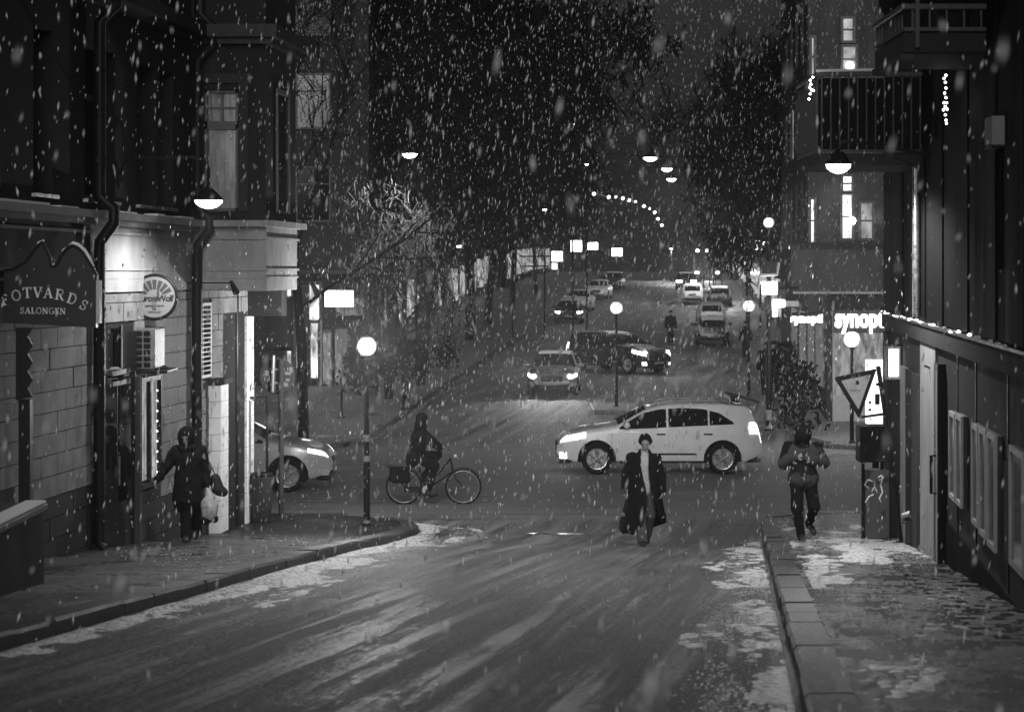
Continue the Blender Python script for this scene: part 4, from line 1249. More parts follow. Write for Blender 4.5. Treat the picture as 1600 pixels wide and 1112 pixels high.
for (x, y, r_) in ((1331, 345, .13), (1322, 359, .06), (1328, 103, .13)):       # round lamps standing in the windows
    mm = MB(); mm.lathe([(.001, -r_), (r_ * .7, -r_ * .7), (r_, 0), (r_ * .7, r_ * .7), (.001, r_)], at(x, y, D0 - .68), 14); wpart(sy, mm, 'window_lamp', emit('window_lamp_glow', 5), True)
# shopfront
m_ = MB(); m_.box(px(1303, D0), px(1380, D0), D0 - .04, D0 - .002, gz(61) + .9, pz(520, D0)); sw = wpart(sy, m_, 'shop_window', window_light('optician_window', .05, .22))
m_ = MB(); m_.box(px(1300, D0), px(1303, D0), D0 - .12, D0 - .003, gz(61) + .1, pz(470, D0)); sub(m_, 'post', M_frame_light, sw); m_ = MB(); m_.box(px(1303, D0) + .001, px(1383, D0), D0 - .11, D0 - .0035, gz(61) + .1, gz(61) + .9); sub(m_, 'frame', M_frame_light, sw)
slope_ = (12.1 - xw0) / (92 - D0)
pw = lambda u, n, z: (xw0 + slope_ * (u - D0) - n, u, z)                         # wall towards the far street
windows_on(sy, pw, [63, 66, 69.5, 73, 77, 81, 85], [6.0, 9.2, 12.4], 1.1, 1.9, lit={(1, 0), (5, 1)}, glow=G_dim)
for u in (62, 66.5, 72, 78):
    mm = MB(); mm.hexa([pw(u, .06, 1.2), pw(u + 3.5, .06, 1.2), pw(u + 3.5, .004, 1.2), pw(u, .004, 1.2), pw(u, .06, 3.3), pw(u + 3.5, .06, 3.3), pw(u + 3.5, .004, 3.3), pw(u, .004, 3.3)]); wpart(sy, mm, 'shop_window', window_light('side_shop_glow', .01, .12))
# lettering
s1, fr_ = fthing('lit_lettering', 'large glowing letters reading synop on the front of the corner house', 'sign', 1342, 515, D0 - 1.1)
_o = text_part('synop', 1, .05, E_neon, s1, (0, 0, 0), bold=.03)                     # measure the visible stretch of the word
_w = _o.dimensions.x; _vx = [v.co.x for v in _o.data.vertices]; _h = max(v.co.y for v in _o.data.vertices) - min(v.co.y for v in _o.data.vertices)
_sx = (fr_(1372, 0)[0] - fr_(1305, 0)[0]) / (max(_vx) - min(_vx)); _sz = (fr_(0, 490)[2] - fr_(0, 521)[2]) / _h
bpy.data.objects.remove(_o)
_o = text_part('synoptik', 1, .05, E_neon, s1, (0, 0, 0), bold=.03)
_o.scale = (_sx, _sz, 1)
_o.location = (fr_(1305, 0)[0] - min(v.co.x for v in _o.data.vertices) * _sx, 0, fr_(0, 490 )[2] + .17 - max(v.co.y for v in _o.data.vertices) * _sz)
m_ = MB(); m_.box(fr_(1303, 0)[0], fr_(1425, 0)[0], .06, .14, fr_(0, 517)[2] - .05, fr_(0, 490)[2] + .1); m_.build('fascia', M_dark_plaster, s1)
s2, fr_ = fthing('lit_lettering', 'small glowing row of letters synoptik left of the larger letters', 'sign', 1265, 500, 63)
text_part('synoptik', .34, .04, E_neon, s2, (0, 0, .04), bold=.022)
m_ = MB(); m_.box(fr_(1238, 0)[0], fr_(1293, 0)[0], .05, .12, fr_(0, 506)[2], fr_(0, 488)[2]); m_.build('fascia', M_dark_plaster, s2)

# house behind the trees on the left with shop windows
hl = thing('plastered_house', 'grey plastered house with bright shop windows beyond the crossing behind the globe lamp', 'building', (-8, 76, gz(76)))
D1 = 75.0
xe = px(576, D1)
m_ = MB(); m_.box(xe - 30, xe, D1, D1 + 9, 0, 22); wpart(hl, m_, 'wall', M_dark_plaster)
fwl = lambda u, n, z: (u, D1 - n, z)
windows_on(hl, fwl, [xe - 2.6 - k * 2.3 for k in range(4)], [6.6, 10.0, 13.4], 1.15, 1.9, lit={(0, 1)}, glow=window_light('faint_flat', .006, .02))
G_shop = window_light('shopfront_glow', .25, 1.6, (1, 1, .5))
for (x0, x1, y0, y1) in ((449, 455, 445, 575), (464, 469, 445, 575), (484, 499, 445, 500), (486, 497, 505, 590), (505, 520, 520, 600), (523, 540, 515, 600)):
    mm = MB(); mm.box(px(x0, D1), px(x1, D1), D1 - .05, D1 - .003, pz(y1, D1), pz(y0, D1)); wn = wpart(hl, mm, 'shop_window', G_shop if x0 < 500 else window_light('dim_shopfront', .02, .2))
    mm = MB(); mm.box(px(x0, D1) - .1, px(x0, D1), D1 - .14, D1 - .004, pz(608, D1), pz(y0, D1) + .15); mm.box(px(x1, D1), px(x1, D1) + .1, D1 - .14, D1 - .004, pz(608, D1), pz(y0, D1) + .15); mm.box(px(x0, D1), px(x1, D1), D1 - .13, D1 - .005, pz(y0, D1), pz(y0, D1) + .12)
    sub(mm, 'frame', M_frame, wn)
m_ = MB(); m_.box(px(471, D1), px(483, D1), D1 - .3, D1 - .0045, pz(608, D1), pz(440, D1)); wpart(hl, m_, 'pilaster', M_plaster)
m_ = MB(); m_.box(px(501, D1), px(504.5, D1), D1 - .35, D1 - .0046, pz(608, D1), pz(500, D1)); wpart(hl, m_, 'pilaster', M_plaster_light)
m_ = MB(); m_.box(xe - 9, xe + .3, D1 - .8, D1 - .006, pz(428, D1), pz(422, D1)); wpart(hl, m_, 'canopy', M_plaster)
# signs on that house
b_s, fr_ = fthing('lit_box_sign', 'bright blank rounded box sign on the plastered house above the globe lamp', 'sign', 530, 479, 72)
m_ = MB(); fbox(m_, fr_, 508, 552, 454, 479, -.1, .1); m_.build('lit_box', emit('box_sign_bright', 5), b_s); m_ = MB(); m_.tube([fr_(524, 479, 0), fr_(524, 490, 0), fr_(524, 490, 2.9)], .04, 6); m_.build('bracket', M_black, b_s)
b_s, fr_ = fthing('panel_sign', 'grey sign panel with a faint line of print below the bright box sign', 'sign', 546, 494, 73.5)
m_ = MB(); fbox(m_, fr_, 524, 569, 466, 493, -.05, .05); m_.build('panel', M_sign_white, b_s); text_part('salong', .28, .005, M_dark_plaster, b_s, (0, -.056, .28))
m_ = MB(); m_.tube([fr_(528, 480, .06), fr_(528, 480, 1.5)], .03, 6); m_.build('bracket', M_black, b_s)

# tall house fronts along the far street
def front(name, label, x0, x1, d0, d1, h, mt, rows, cols, side, lit, glow, w=1.2, hh=1.9, z00=None):
    t = thing(name, label, 'building', (x0, d0, gz(d0)))
    m_ = MB(); m_.add([(x0, d0, gz(d0) - 2), (x0 + side * 9, d0, gz(d0) - 2), (x1 + side * 9, d1, gz(d1) - 2), (x1, d1, gz(d1) - 2), (x0, d0, h), (x0 + side * 9, d0, h), (x1 + side * 9, d1, h), (x1, d1, h)], [(3, 2, 1, 0), (4, 5, 6, 7), (0, 1, 5, 4), (1, 2, 6, 5), (2, 3, 7, 6), (3, 0, 4, 7)])
    wpart(t, m_, 'wall', mt)
    m_ = MB(); m_.add([(x0 - side * .4, d0 - .3, h + .001), (x0 + side * 9, d0 - .3, h + .001), (x1 + side * 9, d1, h + .001), (x1 - side * .4, d1, h + .001), (x0 + side * 2.5, d0 + 1, h + 2.6), (x0 + side * 8, d0 + 1, h + 2.6), (x1 + side * 8, d1 - 1, h + 2.6), (x1 + side * 2.5, d1 - 1, h + 2.6)], [(3, 2, 1, 0), (4, 5, 6, 7), (0, 1, 5, 4), (1, 2, 6, 5), (2, 3, 7, 6), (3, 0, 4, 7)])
    wpart(t, m_, 'roof', M_black)
    L_ = d1 - d0
    pf_ = lambda u, n, z: (x0 + (x1 - x0) * (u - d0) / L_ - side * n, u, z)
    windows_on(t, pf_, [d0 + 1.2 + k * (L_ - 2.4) / cols for k in range(cols)], [gz(d0) + 4.6 + k * 3.2 for k in range(rows)], w, hh, lit, glow)
    if side > 0 or side < 0:
        pe = lambda u, n, z: (u, d0 - n, z)
        us = [x0 + side * (1.2 + k * 2.4) for k in range(3)]
        if side < 0: us = [u - w for u in us]
        windows_on(t, pe, us, [gz(d0) + 4.6 + k * 3.2 for k in range(rows)], w, hh, lit={(0, rows - 1), (1, rows - 2)}, glow=glow)
    # shopfronts at street level
    n = max(2, int(L_ / 6))
    for k in range(n):
        a = d0 + L_ * k / n + .5; b_ = d0 + L_ * (k + 1) / n - .5; z0 = gz(b_) + .7
        mm = MB(); mm.hexa([pf_(a, .05, z0), pf_(b_, .05, z0), pf_(b_, .003, z0), pf_(a, .003, z0), pf_(a, .05, z0 + 2.2), pf_(b_, .05, z0 + 2.2), pf_(b_, .003, z0 + 2.2), pf_(a, .003, z0 + 2.2)])
        wpart(t, mm, 'shop_window', window_light('far_shop_glow', .02, .5, (.5, .5, .5)))
    return t
G_far = window_light('far_window_glow', .25, 1.0)
front('town_house', 'tall house front hidden by the bare trees with a row of lit shop windows', fl(92) - 7.0, fl(128) - 7.0, 92, 128, 19, M_plaster, 4, 9, -1, {(0, 3), (2, 3), (1, 2)}, G_far)
front('town_house', 'second dark house front behind the trees farther up the rising street', fl(130) - 6.5, fl(170) - 6.5, 130, 170, 21, M_dark_plaster, 4, 9, -1, {(2, 1), (5, 2)}, G_far)
front('town_house', 'far pale house front near the crest on the side of the parked white cars', fl(174) - 5.5, fl(240) - 5.5, 174, 240, 22, M_plaster, 4, 12, -1, {(3, 1), (7, 0)}, G_far)
front('town_house', 'dark house front up the street behind the lamp post with round signs', fr(94) + 3.2, fr(130) + 3.2, 94, 130, 14, M_dark_plaster, 3, 9, 1, {(1, 1), (4, 2)}, G_far)
front('town_house', 'farther house front beyond the bus on the rising street', fr(134) + 3.2, fr(186) + 3.2, 134, 186, 15, M_plaster, 3, 10, 1, {(2, 0), (6, 2)}, G_far)
front('town_house', 'last house front fading into snow near the crest beyond the bus', fr(190) + 3, fr(260) + 3, 190, 260, 18, M_plaster, 3, 12, 1, {(2, 1)}, G_far)
# ------------------------------------------------------------------ lamps
def dome_head(t, c, r_=.26, fs=1.0, glow=E_lamp):
    """shallow enamel shade with a bulging bowl of glass below"""
    c = Vector(c)
    m_ = MB(); m_.lathe([(.03 * fs, .20 * fs), (.05 * fs, .16 * fs), (.10 * fs, .12 * fs), (r_ * .75, .05 * fs), (r_, 0), (r_ * .97, -.012 * fs), (r_ * .7, .03 * fs), (.02, .08 * fs)], c, 20); m_.build('shade', M_black, t, 'auto')
    m_ = MB(); m_.lathe([(r_ * .9, -.005 * fs), (r_ * .84, -.05 * fs), (r_ * .55, -.1 * fs), (r_ * .2, -.125 * fs), (.002, -.13 * fs)], c, 20); m_.build('glass_bowl', glow, t, True)

# wall lamp on the corner building
dq = 28.8
wp = at(193, 262, dq); wl = Vector((nx(LF, dq), dq, 6.15))
t = thing('wall_lamp', 'lit wall lamp on a long curved arm from the pale corner building', 'street lamp', wl)
hp = at(326, 312, dq) - wl
m_ = MB()
zt = pz(247, dq) - wl.z
xa = px(205, dq) - wl.x
m_.tube([(.02, 0, pz(285, dq) - wl.z), (.02 + .01, 0, zt - .2), (.08, 0, zt - .06), (.2, 0, zt), (hp.x - .22, 0, zt + .01), (hp.x - .07, 0, zt - .03), (hp.x, 0, zt - .16), (hp.x, 0, hp.z + .18)], .024, 8)
m_.tube([(.02, 0, zt + .55), (.08, 0, zt + .25), (.22, 0, zt + .02)], .014, 6)
m_.build('arm', M_black, t, 'auto')
m_ = MB(); m_.box(-.02, .03, -.06, .06, pz(285, dq) - wl.z - .08, pz(285, dq) - wl.z + .12); m_.build('wall_plate', M_black, t)
dome_head(t, hp, .22)
lamp('lamp_light', (hp.x, 0, hp.z - .17), 330, .08, t, R(166), (0, 0, -1), .6)

# wall lamp under the balcony
dq = 26.4
wl = Vector((nx(RW, dq), dq, pz(255, dq)))
t = thing('wall_lamp', 'lit wall lamp hanging just below the barred balcony', 'street lamp', wl)
hp = at(1310, 256, dq) - wl
m_ = MB(); m_.tube([(0, 0, .1), (-.3, 0, .16), (hp.x + .2, 0, hp.z + .3), (hp.x + .05, 0, hp.z + .28), (hp.x, 0, hp.z + .18)], .022, 8); m_.tube([(0, 0, -.15), (-.6, 0, .14)], .012, 6); m_.build('arm', M_black, t, 'auto')
m_ = MB(); m_.tube([(-.1, 0, -.15), (-.1, 0, .2)], .03, 6); m_.build('wall_plate', M_black, t)
dome_head(t, hp, .18)
lamp('lamp_light', (hp.x, 0, hp.z - .17), 640, .08, t, R(166), (0, 0, -1), .5)

# globe lamps on posts
def globe_post(label, x, y, dq, watts, r_, sections=True, ground=None, group=None, thick=.045):
    p = at(x, y, dq)
    zg = (gz(dq) + KERB) if ground is None else ground
    t = thing('lamp_post', label, 'street lamp', (p.x, dq, zg), group=group)
    h = p.z - zg
    m_ = MB(); m_.lathe([(thick * 1.9, 0), (thick * 1.9, .03), (thick * 1.25, .06), (thick * 1.2, h * .38), (thick, h * .4), (thick * .8, h - r_ * 1.3), (thick * 1.5, h - r_ * 1.2), (thick * 1.5, h - r_ * .9)], (0, 0, 0), 12); m_.build('post', M_black, t, 'auto')
    m_ = MB(); m_.lathe([(.002, -r_)] + [(r_ * math.cos(R(a)), r_ * math.sin(R(a))) for a in range(-70, 75, 20)] + [(.002, r_)], (0, 0, h), 18); m_.build('globe', E_globe, t, True)
    m_ = MB(); m_.lathe([(r_ * .35, r_ * .93), (r_ * .3, r_ * 1.08), (.01, r_ * 1.15)], (0, 0, h), 10); m_.build('cap', M_black, t)
    if watts > 95: lamp('lamp_light', (0, 0, h), watts, r_ * .6, t)
    if sections:
        for k, (z, hh) in enumerate(sections):
            zz = pz(z, dq) - zg
            mm = MB(); mm.lathe([(thick * 1.35, -hh / 2), (thick * 1.4, 0), (thick * 1.35, hh / 2)], (0, 0, zz), 12); mm.build('band', M_plaster_light, t)
    return t
globe_post('black globe lamp post with pale bands on the near corner left of the cyclist', 573, 541, 35.6, 820, .17, [(684, .12), (716, .1), (815, .06)])
globe_post('globe lamp beneath the large lit letters of the corner house', 1331, 530, 54.5, 420, .22, False)
globe_post('globe lamp on the refuge between the oncoming cars', 963, 481, 66, 200, .2, False)
globe_post('globe lamp on the far pavement beside the parked hatchback', 1170, 478, 70, 110, .2, False)
gp = globe_post('tall globe lamp post carrying lit box signs at the far corner', 1201, 348, 58, 120, .15, [(648, .3), (668, .12), (690, .2)], thick=.07)
globe_post('small globe lamp far up the rising street above the square signs', 1188, 380, 120, 90, .22, False)
# refuge island under the lamp in the road
m_ = MB(); dI = 66; xI = px(963, dI)
m_.cbox(xI - .8, xI + .8, dI - 1.6, dI + 2.2, gz(dI) - .1, gz(dI) + KERB, .04); tag(m_.build('kerb_island', M_pave_f), kind='structure')

# pendant lamps hung on wires across the street
def pendant(label, x, y, dq, watts, r_=.34, xa=-9, xb=9, fs=1.2):
    p = at(x, y, dq)
    t = thing('pendant_lamp', label, 'street lamp', p, group=None)
    dome_head(t, (0, 0, 0), r_, fs, E_lamp)
    m_ = MB(); m_.tube([(xa, 0, 1.2), (xa / 2, 0, .72), (0, 0, .5), (xb / 2, 0, .72), (xb, 0, 1.2)], .012, 5); m_.tube([(0, 0, .22 * fs), (0, 0, .5)], .012, 5); m_.build('wire', M_black, t)
    lamp('lamp_light', (0, 0, -.2), watts, .1, t, R(160), (0, 0, -1), .3)
pendant('lone pendant lamp hanging over the lamplit branches of the small tree', 640, 240, 64, 480, .27)
pendant('biggest of the three pendant lamps over the far street', 1016, 246, 76, 170, .29)
pendant('middle one of the three pendant lamps over the far street', 1042, 263, 88, 420, .26)
pendant('smallest and lowest of the three pendant lamps over the far street', 1049, 279, 97, 420, .25)

# garland of bulbs up the street and scattered far lamps
gl_pts = [(928, 303), (951, 308), (962, 308), (973, 310), (983, 313), (993, 315), (1006, 322), (1015, 326), (1023, 332), (1028, 342), (1034, 352)]
t = thing('light_garland', 'long curving string of bulbs sagging up the rising street', 'garland', at(928, 303, 72))
P = [at(x, y, 72 + i * 3) - Vector(t.location) for i, (x, y) in enumerate(gl_pts)]
m_ = MB(); m_.tube(P, .02, 5); m_.build('cable', M_black, t)
for i, p in enumerate(P):
    mm = MB(); r_ = .06 * (1 + i * .02) * (.7 if i in (2, 5, 7) else 1); mm.lathe([(.002, -r_), (r_ * .8, -r_ * .5), (r_, 0), (r_ * .8, r_ * .5), (.002, r_)], p, 10); mm.build('bulb', E_far, t, True)
def far_lamp(label, x, y, dq, r_, w=None):
    p = at(x, y, dq); zg = gz(dq)
    t = thing('far_street_lamp', label, 'street lamp', (p.x, dq, zg))
    h = p.z - zg
    m_ = MB(); m_.tube([(0, .1, 0), (0, .1, h + .35), (0, .06, h + .5), (0, 0, h + .42), (0, 0, h + .12)], .05, 6); m_.build('post', M_black, t)
    m_ = MB(); m_.lathe([(.04, .16), (r_ * 1.2, .05), (r_ * 1.15, 0)], (0, 0, h), 10); m_.build('shade', M_black, t)
    m_ = MB(); m_.lathe([(r_ * .95, .0), (r_ * .8, -r_ * .5), (.002, -r_ * .8)], (0, 0, h), 10); m_.build('bulb', E_far, t, True)
    if w: lamp('lamp_light', (0, 0, h - r_ - .1), w, .15, t, R(165), (0, 0, -1), .3)
for (x, y, dq, r_, lb_) in ((851, 327, 110, .12, 'faint far lamp among the tree twigs above the square lit signs'), (801, 285, 104, .12, 'tiny far lamp glinting through the dark tree crown'),
        (1167, 254, 108, .1, 'lone tiny lamp in front of the trees on the shop side'), (1100, 297, 150, .17, 'upper pair lamp high beside the second tree mass'), (1109, 313, 160, .17, 'lower lamp of the pair beside the second tree mass'),
        (1115, 342, 170, .16, 'mid-height far lamp over the bus side of the street'), (1118, 363, 180, .16, 'low far lamp above the bus'), (1128, 387, 150, .14, 'far lamp just right of the bus roof'), (1049, 388, 190, .16, 'tiny lamp left of the bus roof'), (917, 256, 100, .1, 'small lamp in the crown edge left of the pendant lamps'), (895, 193, 96, .09, 'highest tiny lamp glinting in the crown'), (717, 384, 96, .13, 'small lamp low in the tree shadow above the globe lamp')):
    far_lamp(lb_, x, y, dq, r_, {150: 900, 170: 900, 190: 900}.get(dq) if x > 1040 else None)

# lit signs far up the street
def lit_sign(label, x0, x1, y0, y1, dq, strength=5, wall=2.0, side=-1):
    cx = (x0 + x1) / 2
    t, fr_ = fthing('lit_box_sign', label, 'sign', cx, y1, dq)
    m_ = MB(); fbox(m_, fr_, x0, x1, y0, y1, -.12, .12); m_.build('lit_box', emit('far_sign_%g' % strength, strength), t)
    m_ = MB(); a = fr_((x0, x1)[side > 0], (y0 + y1) / 2); m_.tube([(a[0], 0, a[2]), (a[0] + side * wall, 0, a[2])], .05, 6); m_.build('bracket', M_black, t)
lit_sign('square lit sign lowest in the cluster left of the far street', 862, 879, 393, 408, 128)
lit_sign('largest square lit sign of the cluster left of the far street', 892, 909, 376, 393, 138)
lit_sign('oval lit sign right of the square signs up the street', 918, 934, 379, 390, 150)
lit_sign('small lit sign at the right end of the sign cluster', 956, 972, 388, 400, 170)
lit_sign('pale half-lit sign under the lowest square sign', 862, 871, 411, 421, 128, 1.2)
lit_sign('square lit box sign hanging from the white bracket at the far corner', 1191, 1214, 440, 460, 57, 5, .6, 1)
lit_sign('lit sign of the heart-like pair on the bus side of the street', 1179, 1195, 374, 391, 110, 5, 2, 1)
lit_sign('second small lit sign left of the heart-like pair', 1167, 1177, 388, 396, 120, 5, 2, 1)
t, fr_ = fthing('lit_flag_sign', 'angular lit sign shaped like an upside-down L below the square box sign', 'sign', 1215, 495, 57.5)
m_ = MB(); fbox(m_, fr_, 1207, 1226, 468, 480, -.08, .08); fbox(m_, fr_, 1207, 1214, 480.3, 495, -.08, .08); m_.build('lit_box', E_sign, t)
m_ = MB(); fbox(m_, fr_, 1226.5, 1248, 470, 479, -.05, .05); m_.build('dim_panel', M_plaster_light, t)
t, fr_ = fthing('sign_bracket', 'white tubular bracket holding the square box sign at the far corner', 'bracket', 1215, 430, 57)
m_ = MB(); m_.tube([fr_(1187, 444), fr_(1187, 430), fr_(1214, 429), fr_(1217, 410)], .045, 8); m_.build('tube', M_frame_light, t, 'auto')
t, fr_ = fthing('signal_head', 'dark double signal box seen from behind on the far corner post', 'traffic signal', 1203, 470, 57.6)
m_ = MB(); fbox(m_, fr_, 1192, 1216, 408, 428, .1, .35); fbox(m_, fr_, 1216, 1228, 440, 466, .05, .3); m_.build('housing', M_black_plastic, t)
m_ = MB(); fbox(m_, fr_, 1195, 1203, 464, 492, .05, .3); m_.build('lower_housing', M_black_plastic, t)

# round road sign seen from behind at the near corner
dq = 38.0
t = thing('round_road_sign', 'round road sign seen from behind with stickers on a pale post by the silver car', 'road sign', (px(437, dq), dq - .35, gz(37.6) + KERB))
cz = pz(586, dq) - t.location.z
m_ = MB(); m_.lathe([(.001, 0), (.325, 0), (.335, .01), (.325, .025), (.001, .025)], (-.02, .1, cz), 30, axis='y'); m_.build('plate', M_plaster, t, 'auto')
m_ = MB(); m_.tube([(.06, .06, 0), (.06, .06, cz + .3)], .05, 10); m_.build('post', M_plaster, t, 'auto')
m_ = MB(); m_.box(-.15, .12, .075, .098, cz + .1, cz + .14); m_.box(-.15, .12, .075, .098, cz - .15, cz - .11); m_.tube([(-.08, .05, cz + .38), (-.1, .05, cz - .3)], .035, 8); m_.build('clamp', M_tin, t)
for (x, z, w, h) in ((-.25, .0, .09, .1), (.12, .02, .12, .06), (.2, .06, .07, .1), (.14, -.1, .07, .05), (.08, -.2, .1, .07), (-.2, -.1, .06, .05)):
    mm = MB(); mm.box(x, x + w, .09, .0985, cz + z, cz + z + h); mm.build('sticker', M_sign_white, t)
# thin delineator pole on the far pavement
t = thing('marker_pole', 'thin dark pole standing on the far pavement behind the silver car', 'pole', (px(534, 62), 62, gz(62) + KERB))
m_ = MB(); m_.lathe([(.12, 0), (.12, .03), (.035, .05), (.03, pz(612, 62) - t.location.z)], (0, 0, 0), 10); m_.build('pole', M_black, t)
m_ = MB(); m_.box(-.16, .16, -.02, .0, pz(540, 62) - t.location.z - .2, pz(540, 62) - t.location.z + .5); m_.tube([(0, .02, 1), (0, .02, 2.2)], .025, 6); m_.build('plate', M_tin, t)
# ------------------------------------------------------------------ cars
def smooth_line(pts, n=400, k=15):
    xs_ = [p[0] for p in pts]; ys_ = [p[1] for p in pts]
    X = np.linspace(xs_[0], xs_[-1], n); Y = np.interp(X, xs_, ys_)
    w = np.hanning(k + 2)[1:-1]; w /= w.sum()
    Yp = np.convolve(np.pad(Y, k // 2, mode='edge'), w, mode='valid')
    return lambda x: float(np.interp(x, X, Yp))

def build_car(spec):
    """returns (list of (name, mesh, children[(name, mesh)])) in car space: x forward, z up, origin on the ground under the middle"""
    L_ = spec['length']; Wd = spec['width'] / 2
    fx = lambda s: L_ / 2 - s                                    # s = distance behind the front bumper
    top_s = smooth_line(spec['top'], k=spec.get('smooth', 13))
    def zt(x): return top_s(L_ / 2 - x)
    def zb(x):
        e = max(0, abs(x) - (L_ / 2 - .7)) / .7
        return spec['sill'] + .2 * e ** 2
    belt = spec['belt']; H = spec['height']; tum = spec.get('tumble', .24)
    def plan(x):
        e = abs(x) / (L_ / 2)
        k = 1 - spec.get('nose', .30) * max(0, (e - .55) / .45) ** 2.6
        return Wd * k
    def hw(x, z):
        w = plan(x)
        if z < belt:
            q = (z - .25) / (belt - .25)
            return w * (0.945 + .055 * math.sin(math.pi * min(1, max(0, q * .85 + .08))))
        q = (z - belt) / (H - belt)
        return w * .975 - tum * q
    secs = []
    N_ = 64
    for i in range(N_ + 1):
        t = i / N_
        x = L_ / 2 * math.cos(math.pi * (1 - t)) * .9995
        z1, z0 = zt(x), zb(x)
        z1 = max(z1, z0 + .04)
        r_ = min(.10, (z1 - z0) * .35)
        pts = [(0, z0), (hw(x, z0) * .8, z0), (hw(x, z0 + .03) - .02, z0 + .01)]
        zs_ = np.linspace(z0 + .06, z1 - r_, 9)
        pts += [(hw(x, z), z) for z in zs_]
        we = hw(x, z1 - r_)
        for a in (30, 60, 90):
            pts.append((we - r_ * (1 - math.cos(R(a))) * 1.3, z1 - r_ + r_ * math.sin(R(a)) * (.92 if a < 90 else .95)))
        wi = pts[-1][0]
        pts += [(wi * .66, z1 + .012), (wi * .33, z1 + .018), (0, z1 + .02)]
        secs.append((x, pts))
    m_ = MB()
    n = len(secs[0][1])
    ring = 2 * n - 2
    for x, pts in secs:
        for (y, z) in pts: m_.v.append((x, y, z))
        for (y, z) in pts[-2:0:-1]: m_.v.append((x, -y, z))
    for i in range(N_):
        for k in range(ring):
            a = i * ring + k; b = i * ring + (k + 1) % ring
            m_.f.append((a, b, b + ring, a + ring)); m_.m.append(0)
    m_.f.append(tuple(range(ring))); m_.m.append(0)
    e = N_ * ring
    m_.f.append(tuple(e + k for k in reversed(range(ring)))); m_.m.append(0)
    body_me = m_.mesh('body', [spec['paint'], M_black_plastic], True)
    # wheel arches
    bo = link(bpy.data.objects.new('body_tmp', body_me))
    wr = spec['wheel_r']; ax = [fx(s) for s in spec['axles']]
    cu = MB(); ra = spec.get('arch', wr + .085)
    for x in ax:
        for sgn in (-1, 1):
            y0, y1 = (Wd - .32, Wd + .3)
            cu.lathe([(ra, sgn * y0), (ra, sgn * y1)], (x, 0, wr + .0), 28, axis='y')
    cme = cu.mesh('arch', [M_black_plastic]); co = link(bpy.data.objects.new('arch_tmp', cme))
    md = bo.modifiers.new('b', 'BOOLEAN'); md.operation = 'DIFFERENCE'; md.object = co; md.solver = 'EXACT'
    dg = bpy.context.evaluated_depsgraph_get()
    nb = bpy.data.meshes.new_from_object(bo.evaluated_get(dg))
    bpy.data.objects.remove(bo); bpy.data.objects.remove(co)
    nb.materials.clear(); nb.materials.append(spec['paint']); nb.materials.append(M_black_plastic)
    for p in nb.polygons:
        c = p.center; mi = 0
        for x in ax:
            dd = math.hypot(c.x - x, c.z - wr)
            if dd < ra + .004 and abs(c.y) < Wd - .01 and (abs(p.normal.y) > .9 and abs(c.y) < Wd - .25 or abs(dd - ra) < .02 and abs(p.normal.y) < .4): mi = 1
            if ra - .01 < dd < ra + spec.get('clad', .0) and c.z < belt: mi = 1
        if c.z < spec['sill'] + .06: mi = 1
        p.material_index = mi
        p.use_smooth = True
    nb.set_sharp_from_angle(angle=R(40))
    parts = [('body', nb, [])]
    def patch(lo, hi, x0, x1, nxp, nzp, off, side, m_=None):
        m_ = m_ or MB(); rows = []
        for j in range(nzp + 1):
            row = []
            for i in range(nxp + 1):
                x = x0 + (x1 - x0) * i / nxp
                z = lo(x) + (hi(x) - lo(x)) * j / nzp
                z = min(z, zt(x) - .015)
                row.append((x, side * (hw(x, z) + off), z))
            rows.append(row)
        inner = [[(p[0], p[1] - side * (off + .03), p[2]) for p in r_] for r_ in rows]
        m_.grid(rows); m_.grid(inner)
        m_.grid([rows[0], inner[0]]); m_.grid([rows[-1], inner[-1]])
        m_.grid([[r_[0] for r_ in rows], [r_[0] for r_ in inner]]); m_.grid([[r_[-1] for r_ in rows], [r_[-1] for r_ in inner]])
        return m_
    # side windows
    lo_s = smooth_line(spec['dlo_low'], k=5); hi_s = smooth_line(spec['dlo_high'], k=9)
    lo = lambda x: lo_s(L_ / 2 - x); hi = lambda x: max(lo(x) + .004, hi_s(L_ / 2 - x))
    for side in (1, -1):
        for (s0, s1) in spec['panes']:
            parts.append(('side_window', patch(lo, hi, fx(s0), fx(s1), 12, 4, .008, side).mesh('side_window', M_glass, True), []))
        for s in spec['handles']:
            z = belt - .12
            mm = MB(); y = hw(fx(s), z); mm.cbox(fx(s) - .1, fx(s) + .1, min(side * y, side * (y + .03)), max(side * y, side * (y + .03)), z - .018, z + .02, .008)
            parts.append(('door_handle', mm.mesh('door_handle', spec.get('handle_mat', M_dark_paint)), []))
        xm = fx(spec['mirror']); zm = belt + .1; y = hw(xm, zm)
        mm = MB(); mm.lathe([(.02, -.13), (.075, -.09), (.085, 0), (.07, .09), (.02, .12)], (xm, side * (y + .12), zm), 12, axis='y'); mm.box(xm - .03, xm + .03, min(side * (y - .02), side * (y + .08)), max(side * (y - .02), side * (y + .08)), zm - .06, zm - .02)
        parts.append(('mirror', mm.mesh('mirror', spec['paint'], 'auto'), []))
        # lights: lamps wrap round the corners
        f0, f1, z0a, z0b, z1a, z1b = spec['headlamp']
        lof = lambda x: z0a + (z0b - z0a) * ((L_ / 2 - x) - f0) / (f1 - f0); hif = lambda x: z1a + (z1b - z1a) * ((L_ / 2 - x) - f0) / (f1 - f0)
        parts.append(('headlight', patch(lof, hif, fx(f0), fx(f1), 10, 4, .012, side).mesh('headlight', spec['head_mat'], True), []))
        xb = -L_ / 2 + .03
        lor = lambda x: belt - .12; hir = lambda x: belt + .14
        parts.append(('tail_light', patch(lor, hir, -L_ / 2 + .01, -L_ / 2 + .3, 8, 4, .012, side).mesh('tail_light', spec['tail_mat'], True), []))
